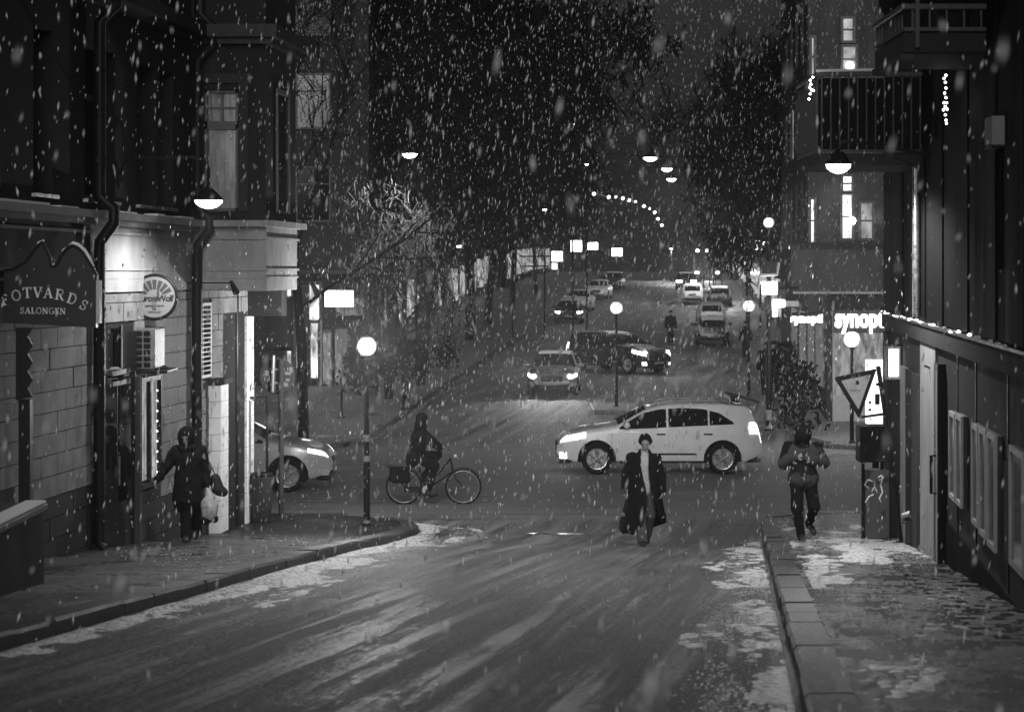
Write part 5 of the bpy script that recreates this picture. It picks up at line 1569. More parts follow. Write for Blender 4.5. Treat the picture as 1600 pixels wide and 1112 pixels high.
        if spec.get('fog'):
            parts.append(('fog_light', patch(lambda x: .36, lambda x: .50, fx(.06), fx(.22), 6, 3, .012, side).mesh('fog_light', spec['fog'], True), []))
        if spec.get('strip'):
            parts.append(('door_trim', patch(lambda x: .46, lambda x: .50, fx(1.75), fx(3.25), 10, 2, .014, side).mesh('door_trim', M_black_plastic), []))
        if spec.get('rails'):
            mm = MB(); ps = [(fx(s), side * (hw(fx(s), H - .06) - .05), zt(fx(s)) + .045) for s in np.linspace(2.2, 4.0, 9)]
            ps[0] = (ps[0][0], ps[0][1], ps[0][2] - .05); ps[-1] = (ps[-1][0], ps[-1][1], ps[-1][2] - .05)
            mm.tube(ps, .018, 6); parts.append(('roof_rail', mm.mesh('roof_rail', M_zinc, True), []))
    # windscreen and rear window follow the top surface
    def cross(s0, s1, wk, off=.012):
        rows = []
        for i in range(11):
            x = fx(s0 + (s1 - s0) * i / 10); z = zt(x)
            w = (hw(x, z - .06) - .09) * wk
            rows.append([(x, w * k / 6, z + .02 - .014 * abs(k / 6) ** 2 + off) for k in range(-6, 7)])
        m_ = MB(); m_.grid(rows); low = [[(p[0], p[1], p[2] - .05) for p in r_] for r_ in rows]; m_.grid(low)
        m_.grid([rows[0], low[0]]); m_.grid([rows[-1], low[-1]]); m_.grid([[r_[0] for r_ in rows], [r_[0] for r_ in low]]); m_.grid([[r_[-1] for r_ in rows], [r_[-1] for r_ in low]])
        return m_
    parts.append(('windscreen', cross(*spec['screen'], 1.0).mesh('windscreen', M_glass, True), []))
    parts.append(('rear_window', cross(*spec['rear_glass'], .96).mesh('rear_window', M_glass, True), []))
    if spec.get('snow_roof'):
        s0, s1 = spec['snow_roof']
        parts.append(('roof_snow', cross(s0, s1, .98, .018).mesh('roof_snow', M_snow, True), []))
    # grille, plates, bumpers
    mm = MB(); xf = L_ / 2; mm.cbox(xf - .12, xf + .012, -Wd * .42, Wd * .42, .52, .72, .02); parts.append(('grille', mm.mesh('grille', M_black_plastic), []))
    mm = MB(); mm.cbox(xf - .02, xf + .022, -.26, .26, .40, .50, .006); parts.append(('number_plate', mm.mesh('number_plate', M_sign_white), []))
    mm = MB(); mm.cbox(-xf - .016, -xf + .03, -.26, .26, .62, .73, .006); parts.append(('number_plate', mm.mesh('number_plate', M_sign_white), []))
    mm = MB(); mm.cbox(xf - .35, xf - .02, -Wd * .66, Wd * .66, .24, .34, .03); parts.append(('bumper', mm.mesh('bumper', M_black_plastic), [])); mm = MB(); mm.cbox(-xf + .02, -xf + .35, -Wd * .7, Wd * .7, .26, .38, .03); parts.append(('bumper', mm.mesh('bumper', M_black_plastic), []))
    # wheels
    tyre = MB(); w2 = .115
    tyre.lathe([(wr * .66, -w2 * .8), (wr * .9, -w2), (wr * .985, -w2 * .75), (wr, 0), (wr * .985, w2 * .75), (wr * .9, w2), (wr * .66, w2 * .8)], (0, 0, 0), 32, axis='y')
    tyme = tyre.mesh('tyre', M_rubber, 'auto')
    def rim_mesh(side):
        rim = MB(); ro = wr * .68; yo = side * w2
        rim.lathe([(ro, yo * .82), (ro * 1.0, yo * .95), (ro * .92, yo * .9), (ro * .9, yo * .4)], (0, 0, 0), 32, axis='y')
        rim.lathe([(ro * .2, yo * .5), (ro * .2, yo * .92), (.01, yo * .94)], (0, 0, 0), 14, axis='y')
        for k in range(5):
            for dl_ in (-9, 9):
                a0 = R(k * 72 + 18); a1 = R(k * 72 + 18 + dl_)
                p0 = Vector((math.cos(a0) * ro * .12, yo * .86, math.sin(a0) * ro * .12)); p1 = Vector((math.cos(a1) * ro * .93, yo * .84, math.sin(a1) * ro * .93))
                rim.tube([p0, p1], [ro * .1, ro * .075], 6)
        back = MB()
        rim.lathe([(ro * .9, yo * .3), (ro * .88, yo * .34), (.01, yo * .34)], (0, 0, 0), 20, mi=1, axis='y')
        return rim.mesh('rim', [M_alloy, M_black_plastic], 'auto')
    rims = {1: rim_mesh(1), -1: rim_mesh(-1)}
    for x in ax:
        for side in (1, -1):
            parts.append(('wheel', (tyme, Vector((x, side * (Wd - .14), wr))), [('rim', rims[side])]))
    return parts

_car_cache = {}
def car(label, cat, spec, loc, rz, key=None, group=None, extra=None):
    key = key or spec['key']
    if key not in _car_cache:
        _car_cache[key] = build_car(spec)
    t = thing('parked_car' if 'parked' in label else 'car', label, cat, loc, rz, group)
    for (name, me, ch) in _car_cache[key]:
        off = None
        if isinstance(me, tuple): me, off = me
        o = link(bpy.data.objects.new(name, me)); o.parent = t
        if off is not None: o.location = off
        for (cn, cm) in ch:
            c = link(bpy.data.objects.new(cn, cm)); c.parent = o
    return t

SUV = dict(key='suv', length=4.8, width=1.88, height=1.66, sill=.26, belt=1.06, wheel_r=.365, axles=(.93, 3.86), paint=M_white_paint, arch=.445,
    top=[(0, .60), (.05, .74), (.16, .88), (.35, .96), (.67, 1.04), (1.2, 1.11), (1.38, 1.14), (2.02, 1.49), (2.3, 1.585), (2.68, 1.64), (3.4, 1.65), (3.9, 1.64), (4.46, 1.58), (4.56, 1.48), (4.70, 1.12), (4.76, .9), (4.80, .62)],
    dlo_low=[(1.4, 1.05), (4.15, 1.17)], dlo_high=[(1.4, 1.06), (1.68, 1.24), (2.0, 1.42), (2.4, 1.51), (2.9, 1.54), (3.4, 1.52), (3.8, 1.42), (4.15, 1.19)],
    panes=[(1.45, 2.55), (2.60, 3.52), (3.56, 4.12)], handles=(2.42, 3.52), mirror=1.62, headlamp=(.07, .66, .74, .86, .86, .985), head_mat=E_run, tail_mat=E_tail, fog=E_run, strip=True, rails=True,
    screen=(1.42, 2.08), rear_glass=(4.54, 4.70), tumble=.26)
HATCH = dict(key='hatch', length=4.3, width=1.79, height=1.47, sill=.22, belt=.93, wheel_r=.315, axles=(.86, 3.47), paint=M_silver_paint, arch=.395,
    top=[(0, .52), (.05, .66), (.2, .76), (.6, .87), (1.05, .95), (1.25, .99), (1.95, 1.37), (2.3, 1.45), (2.8, 1.47), (3.5, 1.42), (3.9, 1.33), (4.0, 1.26), (4.2, .95), (4.3, .56)],
    dlo_low=[(1.25, .93), (3.75, 1.0)], dlo_high=[(1.25, .94), (1.6, 1.13), (1.95, 1.30), (2.4, 1.375), (3.0, 1.37), (3.45, 1.28), (3.75, 1.02)],
    panes=[(1.3, 2.35), (2.40, 3.2), (3.24, 3.72)], handles=(2.25, 3.15), mirror=1.5, headlamp=(.06, .5, .63, .70, .71, .80), head_mat=emit('dipped_lamp', 1.6), tail_mat=E_tail, fog=M_lens,
    screen=(1.28, 2.0), rear_glass=(4.0, 4.2), tumble=.25)
WAGON = dict(SUV); WAGON.update(key='dark_wagon', paint=M_dark_paint, head_mat=E_head, fog=E_run, strip=False, height=1.66, handle_mat=M_zinc, snow_roof=(2.3, 4.2))
ONCOME = dict(HATCH); ONCOME.update(key='oncoming', paint=M_grey_paint, head_mat=E_head, snow_roof=(2.1, 3.8))
PARK = dict(HATCH); PARK.update(key='parked_grey', paint=M_dark_paint, head_mat=M_lens, tail_mat=M_lens, snow_roof=(2.0, 3.95))
PARKW = dict(HATCH); PARKW.update(key='parked_white', paint=M_white_paint, head_mat=M_lens, tail_mat=M_lens, snow_roof=(2.0, 3.95))

# white SUV crossing, facing left
dS = 48.6
c1 = car('white SUV with alloy wheels driving through the crossing behind the man in the long coat', 'car', SUV, (px(1027, dS), dS, gz(dS) - .0), math.pi)
# slatted bundle on its tailgate
m_ = MB(); Mx = Matrix.Translation((-2.0, 0, 1.66)) @ Matrix.Rotation(R(14), 4, 'Y')
for k in range(7):
    mm = MB(); mm.box(-.36, .3, -.66 + k * .19, -.52 + k * .19, .02, .055, M=Matrix.Translation((-1.98, 0, 1.72)) @ Matrix.Rotation(R(-15), 4, 'Y')); mm.build('rack_slat', M_plaster, c1)
mm = MB(); mm.cbox(.1, .34, -.66, .76, -.1, .018, .02, M=Matrix.Translation((-1.98, 0, 1.72)) @ Matrix.Rotation(R(-15), 4, 'Y')); mm.build('roof_spoiler', M_black_plastic, c1)
# silver crossover at the left, facing right, nose showing
SILVER = dict(SUV); SILVER.update(key='silver', paint=M_silver_paint, head_mat=emit('dipped_lamp', 1.6), fog=M_lens, strip=False, headlamp=(.07, .5, .76, .86, .86, .95))
dC = 44.6
c2 = car('silver crossover nosing out from behind the corner building', 'car', SILVER, (px(523, dC) - 2.4, dC, gz(dC)), 0)
# oncoming pair
dO = 71
c3 = car('oncoming grey hatchback with two glaring round headlights', 'car', ONCOME, (px(869, dO), dO + 2, gz(dO + 1.5)), R(-90 - 4.2))
for y in (-.62, .62):
    mm = MB(); mm.lathe([(.001, .02), (.07, .0), (.085, -.04)], (2.09, y, .70), 14, axis='x'); mm.build('headlight_bulb', E_head, c3, True)
    lamp('headlight_beam', (2.2, y, .70), 190, .08, c3, R(75), (1, 0, -.10))
dW = 84
c4 = car('dark estate car with bright twin headlights turning into the far street', 'car', WAGON, (px(966, dW), dW + .6, gz(dW)), R(-48))
for y in (-.66, .66):
    mm = MB(); mm.lathe([(.001, .02), (.075, .0), (.09, -.04)], (2.27, y, .86), 14, axis='x'); mm.build('headlight_bulb', E_head, c4, True)
    lamp('headlight_beam', (2.45, y, .8), 60, .08, c4, R(75), (1, 0, -.10))
# parked row on the right side of the far street
for (x, dq, sp, lb_) in ((1118, 104, PARK, 'parked dark hatchback with snowy roof nearest on the shop side of the far street'), (1116, 122, PARKW, 'parked car with snowy roof behind the nearest dark hatchback'), (1128, 146, PARK, 'parked dark car below the bus on the shop side'), (1085, 150, PARKW, 'pale car in the lane ahead of the bus')):
    car(lb_, 'car', sp, (px(x, dq), dq + 2, gz(dq + 2)), R(90 - 4.2))
for (x, dq, sp, lb_) in ((908, 140, PARKW, 'white parked car with snowy roof lowest on the tree side of the far street'), (938, 156, PARKW, 'white parked car just above the lowest one on the tree side'), (960, 172, PARK, 'third parked car up the tree side of the far street')):
    car(lb_, 'car', sp, (px(x, dq), dq + 2, gz(dq + 2)), R(-90 - 10))
FARC = dict(HATCH); FARC.update(key='far_oncoming', paint=M_dark_paint, head_mat=E_run, snow_roof=(2.1, 3.8))
c5 = car('small oncoming car with dim round lights by the white parked cars', 'car', FARC, (px(892, 126), 128, gz(127)), R(-90 - 4))
for y in (-.6, .6):
    mm = MB(); mm.lathe([(.001, .02), (.08, 0), (.09, -.04)], (2.1, y, .7), 12, axis='x'); mm.build('headlight_bulb', E_far, c5, True)
c6 = car('distant car with a pair of white lights below the bus', 'car', FARC, (px(1075, 172), 174, gz(173)), R(-90 - 4))
for y in (-.6, .6):
    mm = MB(); mm.cbox(2.05, 2.16, y - .25, y + .25, .62, .82, .03); mm.build('headlight_bulb', E_far, c6)
# bus at the top of the street
dB_ = 190
t = thing('bus', 'city bus with lit destination lights coming over the crest of the street', 'bus', (px(1105, dB_), dB_, gz(dB_)), R(-90 - 6))
m_ = MB(); m_.cbox(-11, 0, -1.27, 1.27, .35, 3.1, .15); m_.build('body', M_plaster, t)
m_ = MB(); m_.cbox(-10.5, -.3, -1.2, 1.2, 3.102, 3.3, .06); m_.build('roof_pod', M_black_plastic, t)
m_ = MB(); m_.cbox(-.01, .03, -1.1, 1.1, 1.25, 2.65, .012); m_.build('windscreen', M_glass, t)
for k in range(6):
    for s in (-1, 1):
        mm = MB(); mm.box(-2.4 - k * 1.5, -1.1 - k * 1.5, s * 1.272 - .01, s * 1.272 + .01, 1.35, 2.5); mm.build('side_window', window_light('bus_glow', .2, .6), t)
for y in (-.9, 0, .9):
    mm = MB(); mm.cbox(.0, .06, y - .14, y + .14, 2.78, 3.0, .02); mm.build('roof_light', E_far, t)
for y in (-.95, .95):
    mm = MB(); mm.cbox(.0, .06, y - .18, y + .18, .75, .95, .02); mm.build('headlight', E_far, t)
for x in (-2.6, -8.2):
    for y in (-1.12, 1.12):
        mm = MB(); mm.lathe([(.3, -.14), (.48, -.14), (.5, 0), (.48, .14), (.3, .14)], (x, y, .5), 20, axis='y'); mm.build('wheel', M_rubber, t)
lamp('headlight_beam', (.4, 0, .9), 600, .2, t, R(70), (1, 0, -.08))
# ------------------------------------------------------------------ people: smooth surfaces grown round a posed skeleton
def surface(prims, voxel, k=0.03, folds=0.0, cut=None, seed=0):
    """prims: ('c', a, b, ra, rb) tapered limbs and ('e', centre, radii) ellipsoids; returns verts, quads"""
    P = []
    for p in prims:
        if p[0] == 'c':
            a, b = np.array(p[1], float), np.array(p[2], float); r_ = max(p[3], p[4])
            P.append((np.minimum(a, b) - r_, np.maximum(a, b) + r_))
        else:
            c, r_ = np.array(p[1], float), np.array(p[2], float); P.append((c - r_, c + r_))
    lo = np.min([q[0] for q in P], 0) - 3 * voxel - folds * 2; hi = np.max([q[1] for q in P], 0) + 3 * voxel + folds * 2
    n = np.ceil((hi - lo) / voxel).astype(int) + 1
    ax_ = [lo[i] + voxel * np.arange(n[i]) for i in range(3)]
    D = np.full(n, 0.25)
    mg = k + 4 * voxel + folds
    for p, (a0, b0) in zip(prims, P):
        i0 = np.maximum(0, np.floor((a0 - mg - lo) / voxel).astype(int)); i1 = np.minimum(n, np.ceil((b0 + mg - lo) / voxel).astype(int) + 1)
        sl = tuple(slice(i0[i], i1[i]) for i in range(3))
        X, Y, Z = np.meshgrid(ax_[0][sl[0]], ax_[1][sl[1]], ax_[2][sl[2]], indexing='ij')
        if p[0] == 'c':
            a = np.array(p[1], float); d = np.array(p[2], float) - a; l2 = max(1e-9, d @ d)
            t = np.clip(((X - a[0]) * d[0] + (Y - a[1]) * d[1] + (Z - a[2]) * d[2]) / l2, 0, 1)
            v = np.sqrt((X - a[0] - t * d[0]) ** 2 + (Y - a[1] - t * d[1]) ** 2 + (Z - a[2] - t * d[2]) ** 2) - (p[3] + t * (p[4] - p[3]))
        else:
            c, r_ = p[1], p[2]
            q = [(X - c[0]) / r_[0], (Y - c[1]) / r_[1], (Z - c[2]) / r_[2]]
            k0 = np.sqrt(q[0] ** 2 + q[1] ** 2 + q[2] ** 2); k1 = np.sqrt((q[0] / r_[0]) ** 2 + (q[1] / r_[1]) ** 2 + (q[2] / r_[2]) ** 2) + 1e-9
            v = k0 * (k0 - 1) / k1
        o = D[sl]
        h = np.clip(.5 + .5 * (v - o) / k, 0, 1)
        D[sl] = v + (o - v) * h - k * h * (1 - h)
    X, Y, Z = np.meshgrid(*ax_, indexing='ij')
    if folds:
        s = seed
        D = D + folds * (np.sin(X * 31 + 3 * np.sin(Z * 9 + s) + s) * .5 + np.sin(Z * 24 + 4 * np.sin(X * 11 + Y * 13 + s)) * .5 + np.sin(X * 53 + Z * 17 + Y * 41 + s) * .4)
    if cut is not None:
        D = np.maximum(D, cut(X, Y, Z))
    ins = D < 0
    nn = n - 1
    def cs(A, o):
        return A[o[0]:o[0] + nn[0], o[1]:o[1] + nn[1], o[2]:o[2] + nn[2]]
    acc = np.zeros(tuple(nn) + (3,)); cnt = np.zeros(tuple(nn))
    for axis in range(3):
        for u in (0, 1):
            for w in (0, 1):
                o0 = [0, 0, 0]; oth = [i for i in range(3) if i != axis]
                o0[oth[0]] = u; o0[oth[1]] = w
                o1 = list(o0); o1[axis] = 1
                v0, v1 = cs(D, o0), cs(D, o1)
                mk = cs(ins, o0) != cs(ins, o1)
                t = np.where(mk, v0 / np.where(mk, v0 - v1, 1), 0)
                for i in range(3):
                    acc[..., i] += np.where(mk, o0[i] + (t if i == axis else 0), 0)
                cnt += mk
    mixed = cnt > 0
    idx = np.full(tuple(nn), -1); idx[mixed] = np.arange(mixed.sum())
    cells = np.argwhere(mixed)
    V = lo + voxel * (cells + acc[mixed] / cnt[mixed][:, None])
    Fc = []
    for axis in range(3):
        oth = [i for i in range(3) if i != axis]
        sl0 = [slice(None)] * 3; sl1 = [slice(None)] * 3
        sl0[axis] = slice(0, n[axis] - 1); sl1[axis] = slice(1, n[axis])
        df = ins[tuple(sl0)] != ins[tuple(sl1)]
        e = np.argwhere(df)
        ok = (e[:, oth[0]] > 0) & (e[:, oth[1]] > 0) & (e[:, oth[0]] < nn[oth[0]]) & (e[:, oth[1]] < nn[oth[1]])
        e = e[ok]
        inside0 = ins[tuple(e.T)]
        def ci(du, dv):
            c = e.copy(); c[:, oth[0]] -= du; c[:, oth[1]] -= dv
            return idx[tuple(c.T)]
        q = np.stack([ci(0, 0), ci(1, 0), ci(1, 1), ci(0, 1)], 1)
        fl_ = inside0 if axis != 1 else ~inside0
        q[~fl_] = q[~fl_][:, ::-1]
        Fc.append(q)
    Fc = np.concatenate(Fc)
    Fc = Fc[(Fc >= 0).all(1)]
    return V, Fc

def sdf_obj(name, groups, material, parent, voxel=.014, k=.03, folds=0.0, cut=None, seed=0):
    """groups: list of (prims, voxel, k) merged into one mesh"""
    VV, FF, b = [], [], 0
    for (prims, vx, kk) in groups:
        V, Fq = surface(prims, vx, kk, folds, cut, seed)
        VV.append(V); FF.append(Fq + b); b += len(V)
    V = np.concatenate(VV); Fq = np.concatenate(FF)
    me = bpy.data.meshes.new(name)
    me.from_pydata(V.tolist(), [], Fq.tolist())
    me.materials.append(material)
    bm_ = bmesh.new(); bm_.from_mesh(me); bmesh.ops.recalc_face_normals(bm_, faces=bm_.faces[:]); bm_.to_mesh(me); bm_.free()
    me.polygons.foreach_set('use_smooth', [True] * len(me.polygons))
    me.update()
    o = link(bpy.data.objects.new(name, me)); o.parent = parent
    return o

def v3(*a): return np.array(a, float)
def hand(wrist, direction, palm_n, side, curl=.6):
    """palm, four fingers and a thumb"""
    w = np.array(wrist, float); d = np.array(direction, float); d /= np.linalg.norm(d)
    nrm = np.array(palm_n, float); nrm -= d * (nrm @ d); nrm /= np.linalg.norm(nrm)
    s = np.cross(d, nrm) * side
    pr = [('c', w - d * .03, w + d * .03, .026, .03), ('c', w + d * .03 + s * .02, w + d * .085 + s * .026, .02, .017), ('c', w + d * .03 - s * .02, w + d * .08 - s * .026, .02, .017), ('c', w + d * .03, w + d * .085, .021, .018)]
    fin = []
    for i, ln in enumerate((.068, .078, .072, .056)):
        o = (1.5 - i) * .0195
        b = w + d * (.09 - .006 * abs(i - 1.2)) + s * o
        c1 = d * math.cos(curl * .6) + nrm * math.sin(curl * .6); c2 = d * math.cos(curl * 1.4) + nrm * math.sin(curl * 1.4); c3 = d * math.cos(curl * 2.0) + nrm * math.sin(curl * 2.0)
        p1 = b + c1 * ln * .45; p2 = p1 + c2 * ln * .32; p3 = p2 + c3 * ln * .23
        fin += [('c', b - d * .02, p1, .0098, .009), ('c', p1, p2, .009, .008), ('c', p2, p3, .008, .007)]
    tb = w + d * .025 + s * .032; t1 = tb + (s * .7 + d * .6 + nrm * .35) * .035; t2 = t1 + (s * .2 + d * .8 + nrm * .6) * .03
    fin += [('c', tb - s * .02, t1, .013, .0105), ('c', t1, t2, .0105, .008)]
    return pr + fin
def head(c, tilt=(0, -1, 0), r_=1.0):
    """skull, face, nose, brow, chin, ears; faces along tilt"""
    f = np.array(tilt, float); f /= np.linalg.norm(f)
    up = v3(0, 0, 1) - f * f[2]; up /= np.linalg.norm(up); sd = np.cross(f, up)
    c = np.array(c, float)
    pt = lambda a, b, e: c + (sd * a + f * b + up * e) * r_
    return [('c', pt(0, -.025, .03), pt(0, .02, .035), .085 * r_, .078 * r_), ('c', pt(0, .03, 0), pt(0, .045, -.06), .064 * r_, .045 * r_), ('c', pt(0, .055, -.085), pt(0, .05, -.07), .024 * r_, .03 * r_),
            ('c', pt(0, .092, .015), pt(0, .108, -.02), .009 * r_, .014 * r_), ('c', pt(-.035, .082, .03), pt(.035, .082, .03), .013 * r_, .013 * r_), ('c', pt(-.02, .088, -.055), pt(.02, .088, -.055), .009 * r_, .009 * r_),
            ('e', pt(.082, -.005, .0), v3(.012, .022, .032) * r_), ('e', pt(-.082, -.005, .0), v3(.012, .022, .032) * r_)]
def body_prims(J):
    """J: joints of one person"""
    pr = [('c', J['pelvis'] + v3(-.07, 0, 0), J['pelvis'] + v3(.07, 0, 0), .11, .11), ('c', J['pelvis'], J['chest'], .125, .145), ('c', J['chest'] + v3(-.08, 0, .02), J['chest'] + v3(.08, 0, .02), .12, .12),
          ('c', J['chest'], J['neck'], .12, .058), ('c', J['neck'], J['head'] + v3(0, .01, -.05), .056, .056)]
    for s in ('l', 'r'):
        pr += [('c', J['sh' + s], J['chest'] + v3(0, 0, .06), .066, .1), ('c', J['sh' + s], J['el' + s], .052, .041), ('c', J['el' + s], J['wr' + s], .041, .028),
               ('c', J['hip' + s], J['kn' + s], .085, .058), ('c', J['kn' + s], J['an' + s], .058, .036), ('c', J['an' + s] + v3(0, .02, -.03), J['toe' + s], .036, .03)]
    return pr
def sleeves(J, r0=.075, r1=.058, r2=.05):
    pr = []
    for s in ('l', 'r'):
        pr += [('c', J['sh' + s], J['el' + s], r0, r1), ('c', J['el' + s], J['wr' + s], r1, r2)]
    return pr
def legs(J, a=.105, b=.08, c=.07):
    pr = [('c', J['pelvis'] + v3(-.07, 0, 0), J['pelvis'] + v3(.07, 0, 0), .13, .13)]
    for s in ('l', 'r'):
        pr += [('c', J['hip' + s], J['kn' + s], a, b), ('c', J['kn' + s], J['an' + s], b, c)]
    return pr
def shoe(J, s, hh=.04):
    a, t_ = J['an' + s], J['toe' + s]
    h = a + v3(0, .03, -.05)
    return [('c', h, a * .55 + t_ * .45 + v3(0, 0, -.012), .045, .046), ('c', a * .5 + t_ * .5 + v3(0, 0, -.012), t_, .046, .038), ('c', a, h, .05, .05)]
def person(label, loc, rz, J, clothes, facing=(0, -1, -.1), hands=True, hd=True, hcurl=.7, palm=((1, 0, 0), (-1, 0, 0))):
    t = thing('person', label, 'person', loc, rz)
    gr = [(body_prims(J), .016, .035), (head(J['head'], facing), .009, .016)]
    if hands:
        for s, pn, sd in (('l', palm[0], -1), ('r', palm[1], 1)):
            dirn = J['wr' + s] - J['el' + s]
            if 'hd' + s in J: dirn = J['hd' + s]
            gr.append((hand(J['wr' + s], dirn, pn, sd, hcurl), .006, .008))
    sdf_obj('body', gr, M_skin, t)
    for (name, prims, vx, kk, mt, folds) in clothes:
        sdf_obj(name, [(prims, vx, kk)], mt, t, folds=folds, seed=len(name) + loc[0])
    # eyes
    f = np.array(facing, float); f /= np.linalg.norm(f); up = v3(0, 0, 1) - f * f[2]; up /= np.linalg.norm(up); sd = np.cross(f, up)
    for e in (-1, 1):
        m_ = MB(); p = J['head'] + sd * e * .033 + f * .088 + up * .012
        m_.lathe([(.001, -.011), (.011, 0), (.001, .011)], p, 10); m_.build('eye', M_black, t, True)
    return t

# --- man in the long open coat, walking towards us
dq = 31.6
J = dict(pelvis=v3(-.0, .0, .95), chest=v3(0, .0, 1.30), neck=v3(.02, -.01, 1.50), head=v3(.03, -.03, 1.655),
         shl=v3(-.19, .0, 1.43), shr=v3(.21, .0, 1.41), ell=v3(-.27, .03, 1.14), elr=v3(.29, .04, 1.12), wrl=v3(-.30, -.04, .90), wrr=v3(.30, -.08, .90),
         hipl=v3(-.09, 0, .92), hipr=v3(.09, 0, .92), knl=v3(-.05, -.05, .50), knr=v3(.12, .03, .50), anl=v3(-.02, -.16, .10), anr=v3(.07, .26, .15), toel=v3(-.02, -.33, .045), toer=v3(.08, .13, .045))
cl = [('trousers', legs(J, .11, .088, .085), .014, .03, M_denim, .004), ('shirt', [('c', J['pelvis'] + v3(0, -.01, -.02), J['chest'], .15, .17), ('c', J['chest'], J['neck'], .15, .065), ('c', J['shl'], J['shr'], .07, .07)], .014, .05, M_shirt, .003),
      ('beanie', [('e', J['head'] + v3(0, .012, .075), v3(.1, .108, .095)), ('c', J['head'] + v3(-.06, -.03, .045), J['head'] + v3(.06, -.03, .045), .055, .055)], .009, .02, M_dark_cloth, .002)]
pm = person('man in a long open black coat and beanie walking towards us down the street', (px(1005, dq), dq, gz(dq) + .01), 0, J, cl, (-.15, -1, -.22))
for s in 'lr':
    sdf_obj('shoe', [(shoe(J, s), .01, .02)], M_shoe, pm)
pm.scale = (.95, .95, .95)
# coat: an open shell hanging from the shoulders, with sleeves
def coat_shell(rows, name, parent, material, folds=.034):
    """rows: (z, cx, cy, rx, ry, gap_left_deg, gap_right_deg)"""
    m_ = MB(); n = 44; outer, inner = [], []
    for ri, (z, cx_, cy_, rx, ry, g0, g1) in enumerate(rows):
        o, i_ = [], []
        fr = max(0, (1.25 - z) / 1.0)
        for k in range(n + 1):
            a = R(-90 + g1 + (360 - g0 - g1) * k / n)                 # starts right of the opening, runs round the back
            fo = 1 + folds * fr * (math.sin(a * 7 + z * 2) + .6 * math.sin(a * 13 + 1.3 * z * 3)) * 2.2
            x, y = cx_ + rx * math.cos(a) * fo, cy_ + ry * math.sin(a) * fo
            o.append((x, y, z + .012 * math.sin(a * 5) * fr)); i_.append((cx_ + (x - cx_) * .93, cy_ + (y - cy_) * .93, z + .012 * math.sin(a * 5) * fr))
        outer.append(o); inner.append(i_)
    m_.grid(outer); m_.grid(inner, flip=True); m_.grid([outer[-1], inner[-1]]); m_.grid([outer[0], inner[0]])
    m_.grid([[r_[0] for r_ in outer], [r_[0] for r_ in inner]]); m_.grid([[r_[-1] for r_ in outer], [r_[-1] for r_ in inner]])
    return m_.build(name, material, parent, True)
rows = [(1.56, .02, .03, .085, .085, 50, 50), (1.50, .02, .02, .12, .11, 30, 34), (1.45, .01, .01, .2, .14, 18, 26), (1.38, .01, .01, .235, .165, 14, 24), (1.25, 0, .0, .245, .18, 10, 22), (1.1, 0, .0, .255, .19, 2, 22), (.95, .01, .0, .27, .2, -4, 26), (.8, .01, .02, .285, .215, -8, 32), (.6, .01, .04, .315, .24, -4, 40), (.46, .01, .07, .345, .26, 0, 48), (.36, .0, .08, .36, .27, 4, 56), (.27, -.08, .07, .29, .25, 4, 110), (.20, -.15, .06, .2, .2, 6, 140)]
coat_shell(rows, 'coat', pm, M_dark_cloth)
sdf_obj('coat_sleeves', [(sleeves(J, .085, .078, .075) + [('c', J['shl'], J['chest'] + v3(-.05, .02, .1), .08, .1), ('c', J['shr'], J['chest'] + v3(.05, .02, .1), .08, .1)], .013, .03)], M_dark_cloth, pm, folds=.006)
m_ = MB()                                                          # broad lapels
for s, g_ in ((-1, 1), (1, 1)):
    m_.add([(.02 + s * .075, -.07, 1.55), (.02 + s * .16, -.09, 1.47), (.01 + s * .13, -.178, 1.3), (.01 + s * .06 + .02, -.196, 1.12), (.01 + s * .065, -.186, 1.3), (.01 + s * .075, -.135, 1.46)], [(0, 1, 2, 3, 4, 5)])
    m_.add([(.02 + s * .075, -.055, 1.55), (.02 + s * .16, -.07, 1.47), (.01 + s * .13, -.158, 1.3), (.01 + s * .06 + .02, -.176, 1.12), (.01 + s * .065, -.166, 1.3), (.01 + s * .075, -.115, 1.46)], [(5, 4, 3, 2, 1, 0)])
m_.build('lapels', M_dark_cloth, pm)

# --- man in the hooded jacket reading his phone
dq = 30.2
J = dict(pelvis=v3(.03, 0, .90), chest=v3(.02, -.02, 1.24), neck=v3(.01, -.07, 1.43), head=v3(0, -.15, 1.555),
         shl=v3(-.18, -.03, 1.36), shr=v3(.20, -.03, 1.35), ell=v3(-.26, -.05, 1.14), elr=v3(.32, -.05, 1.16), wrl=v3(-.10, -.27, 1.25), wrr=v3(.10, -.28, 1.20), hdl=v3(.6, -.5, .35), hdr=v3(-.7, -.3, .5),
         hipl=v3(-.07, 0, .88), hipr=v3(.12, 0, .88), knl=v3(-.07, -.08, .47), knr=v3(.18, -.06, .50), anl=v3(-.02, -.10, .10), anr=v3(.15, .2, .24), toel=v3(-.01, -.28, .045), toer=v3(.2, .1, .10))
jk = [('c', J['pelvis'] + v3(-.06, 0, .02), J['pelvis'] + v3(.06, 0, .02), .17, .17), ('c', J['pelvis'] + v3(0, 0, .06), J['chest'], .18, .19), ('c', J['chest'] + v3(-.09, 0, .04), J['chest'] + v3(.09, 0, .04), .155, .155), ('c', J['chest'], J['neck'], .16, .09)] + sleeves(J, .1, .088, .06)
hood = [('e', J['head'] + v3(0, -.015, .025), v3(.13, .16, .145)), ('c', J['neck'] + v3(0, .05, .02), J['head'] + v3(0, .05, -.04), .12, .11)]
def hood_cut(c, r_, f):
    f = np.array(f, float); f /= np.linalg.norm(f); o = c + f * .135 - np.array((0, 0, .02))
    return lambda X, Y, Z: .078 - np.sqrt((X - o[0]) ** 2 + (Y - o[1]) ** 2 + (Z - o[2]) ** 2)
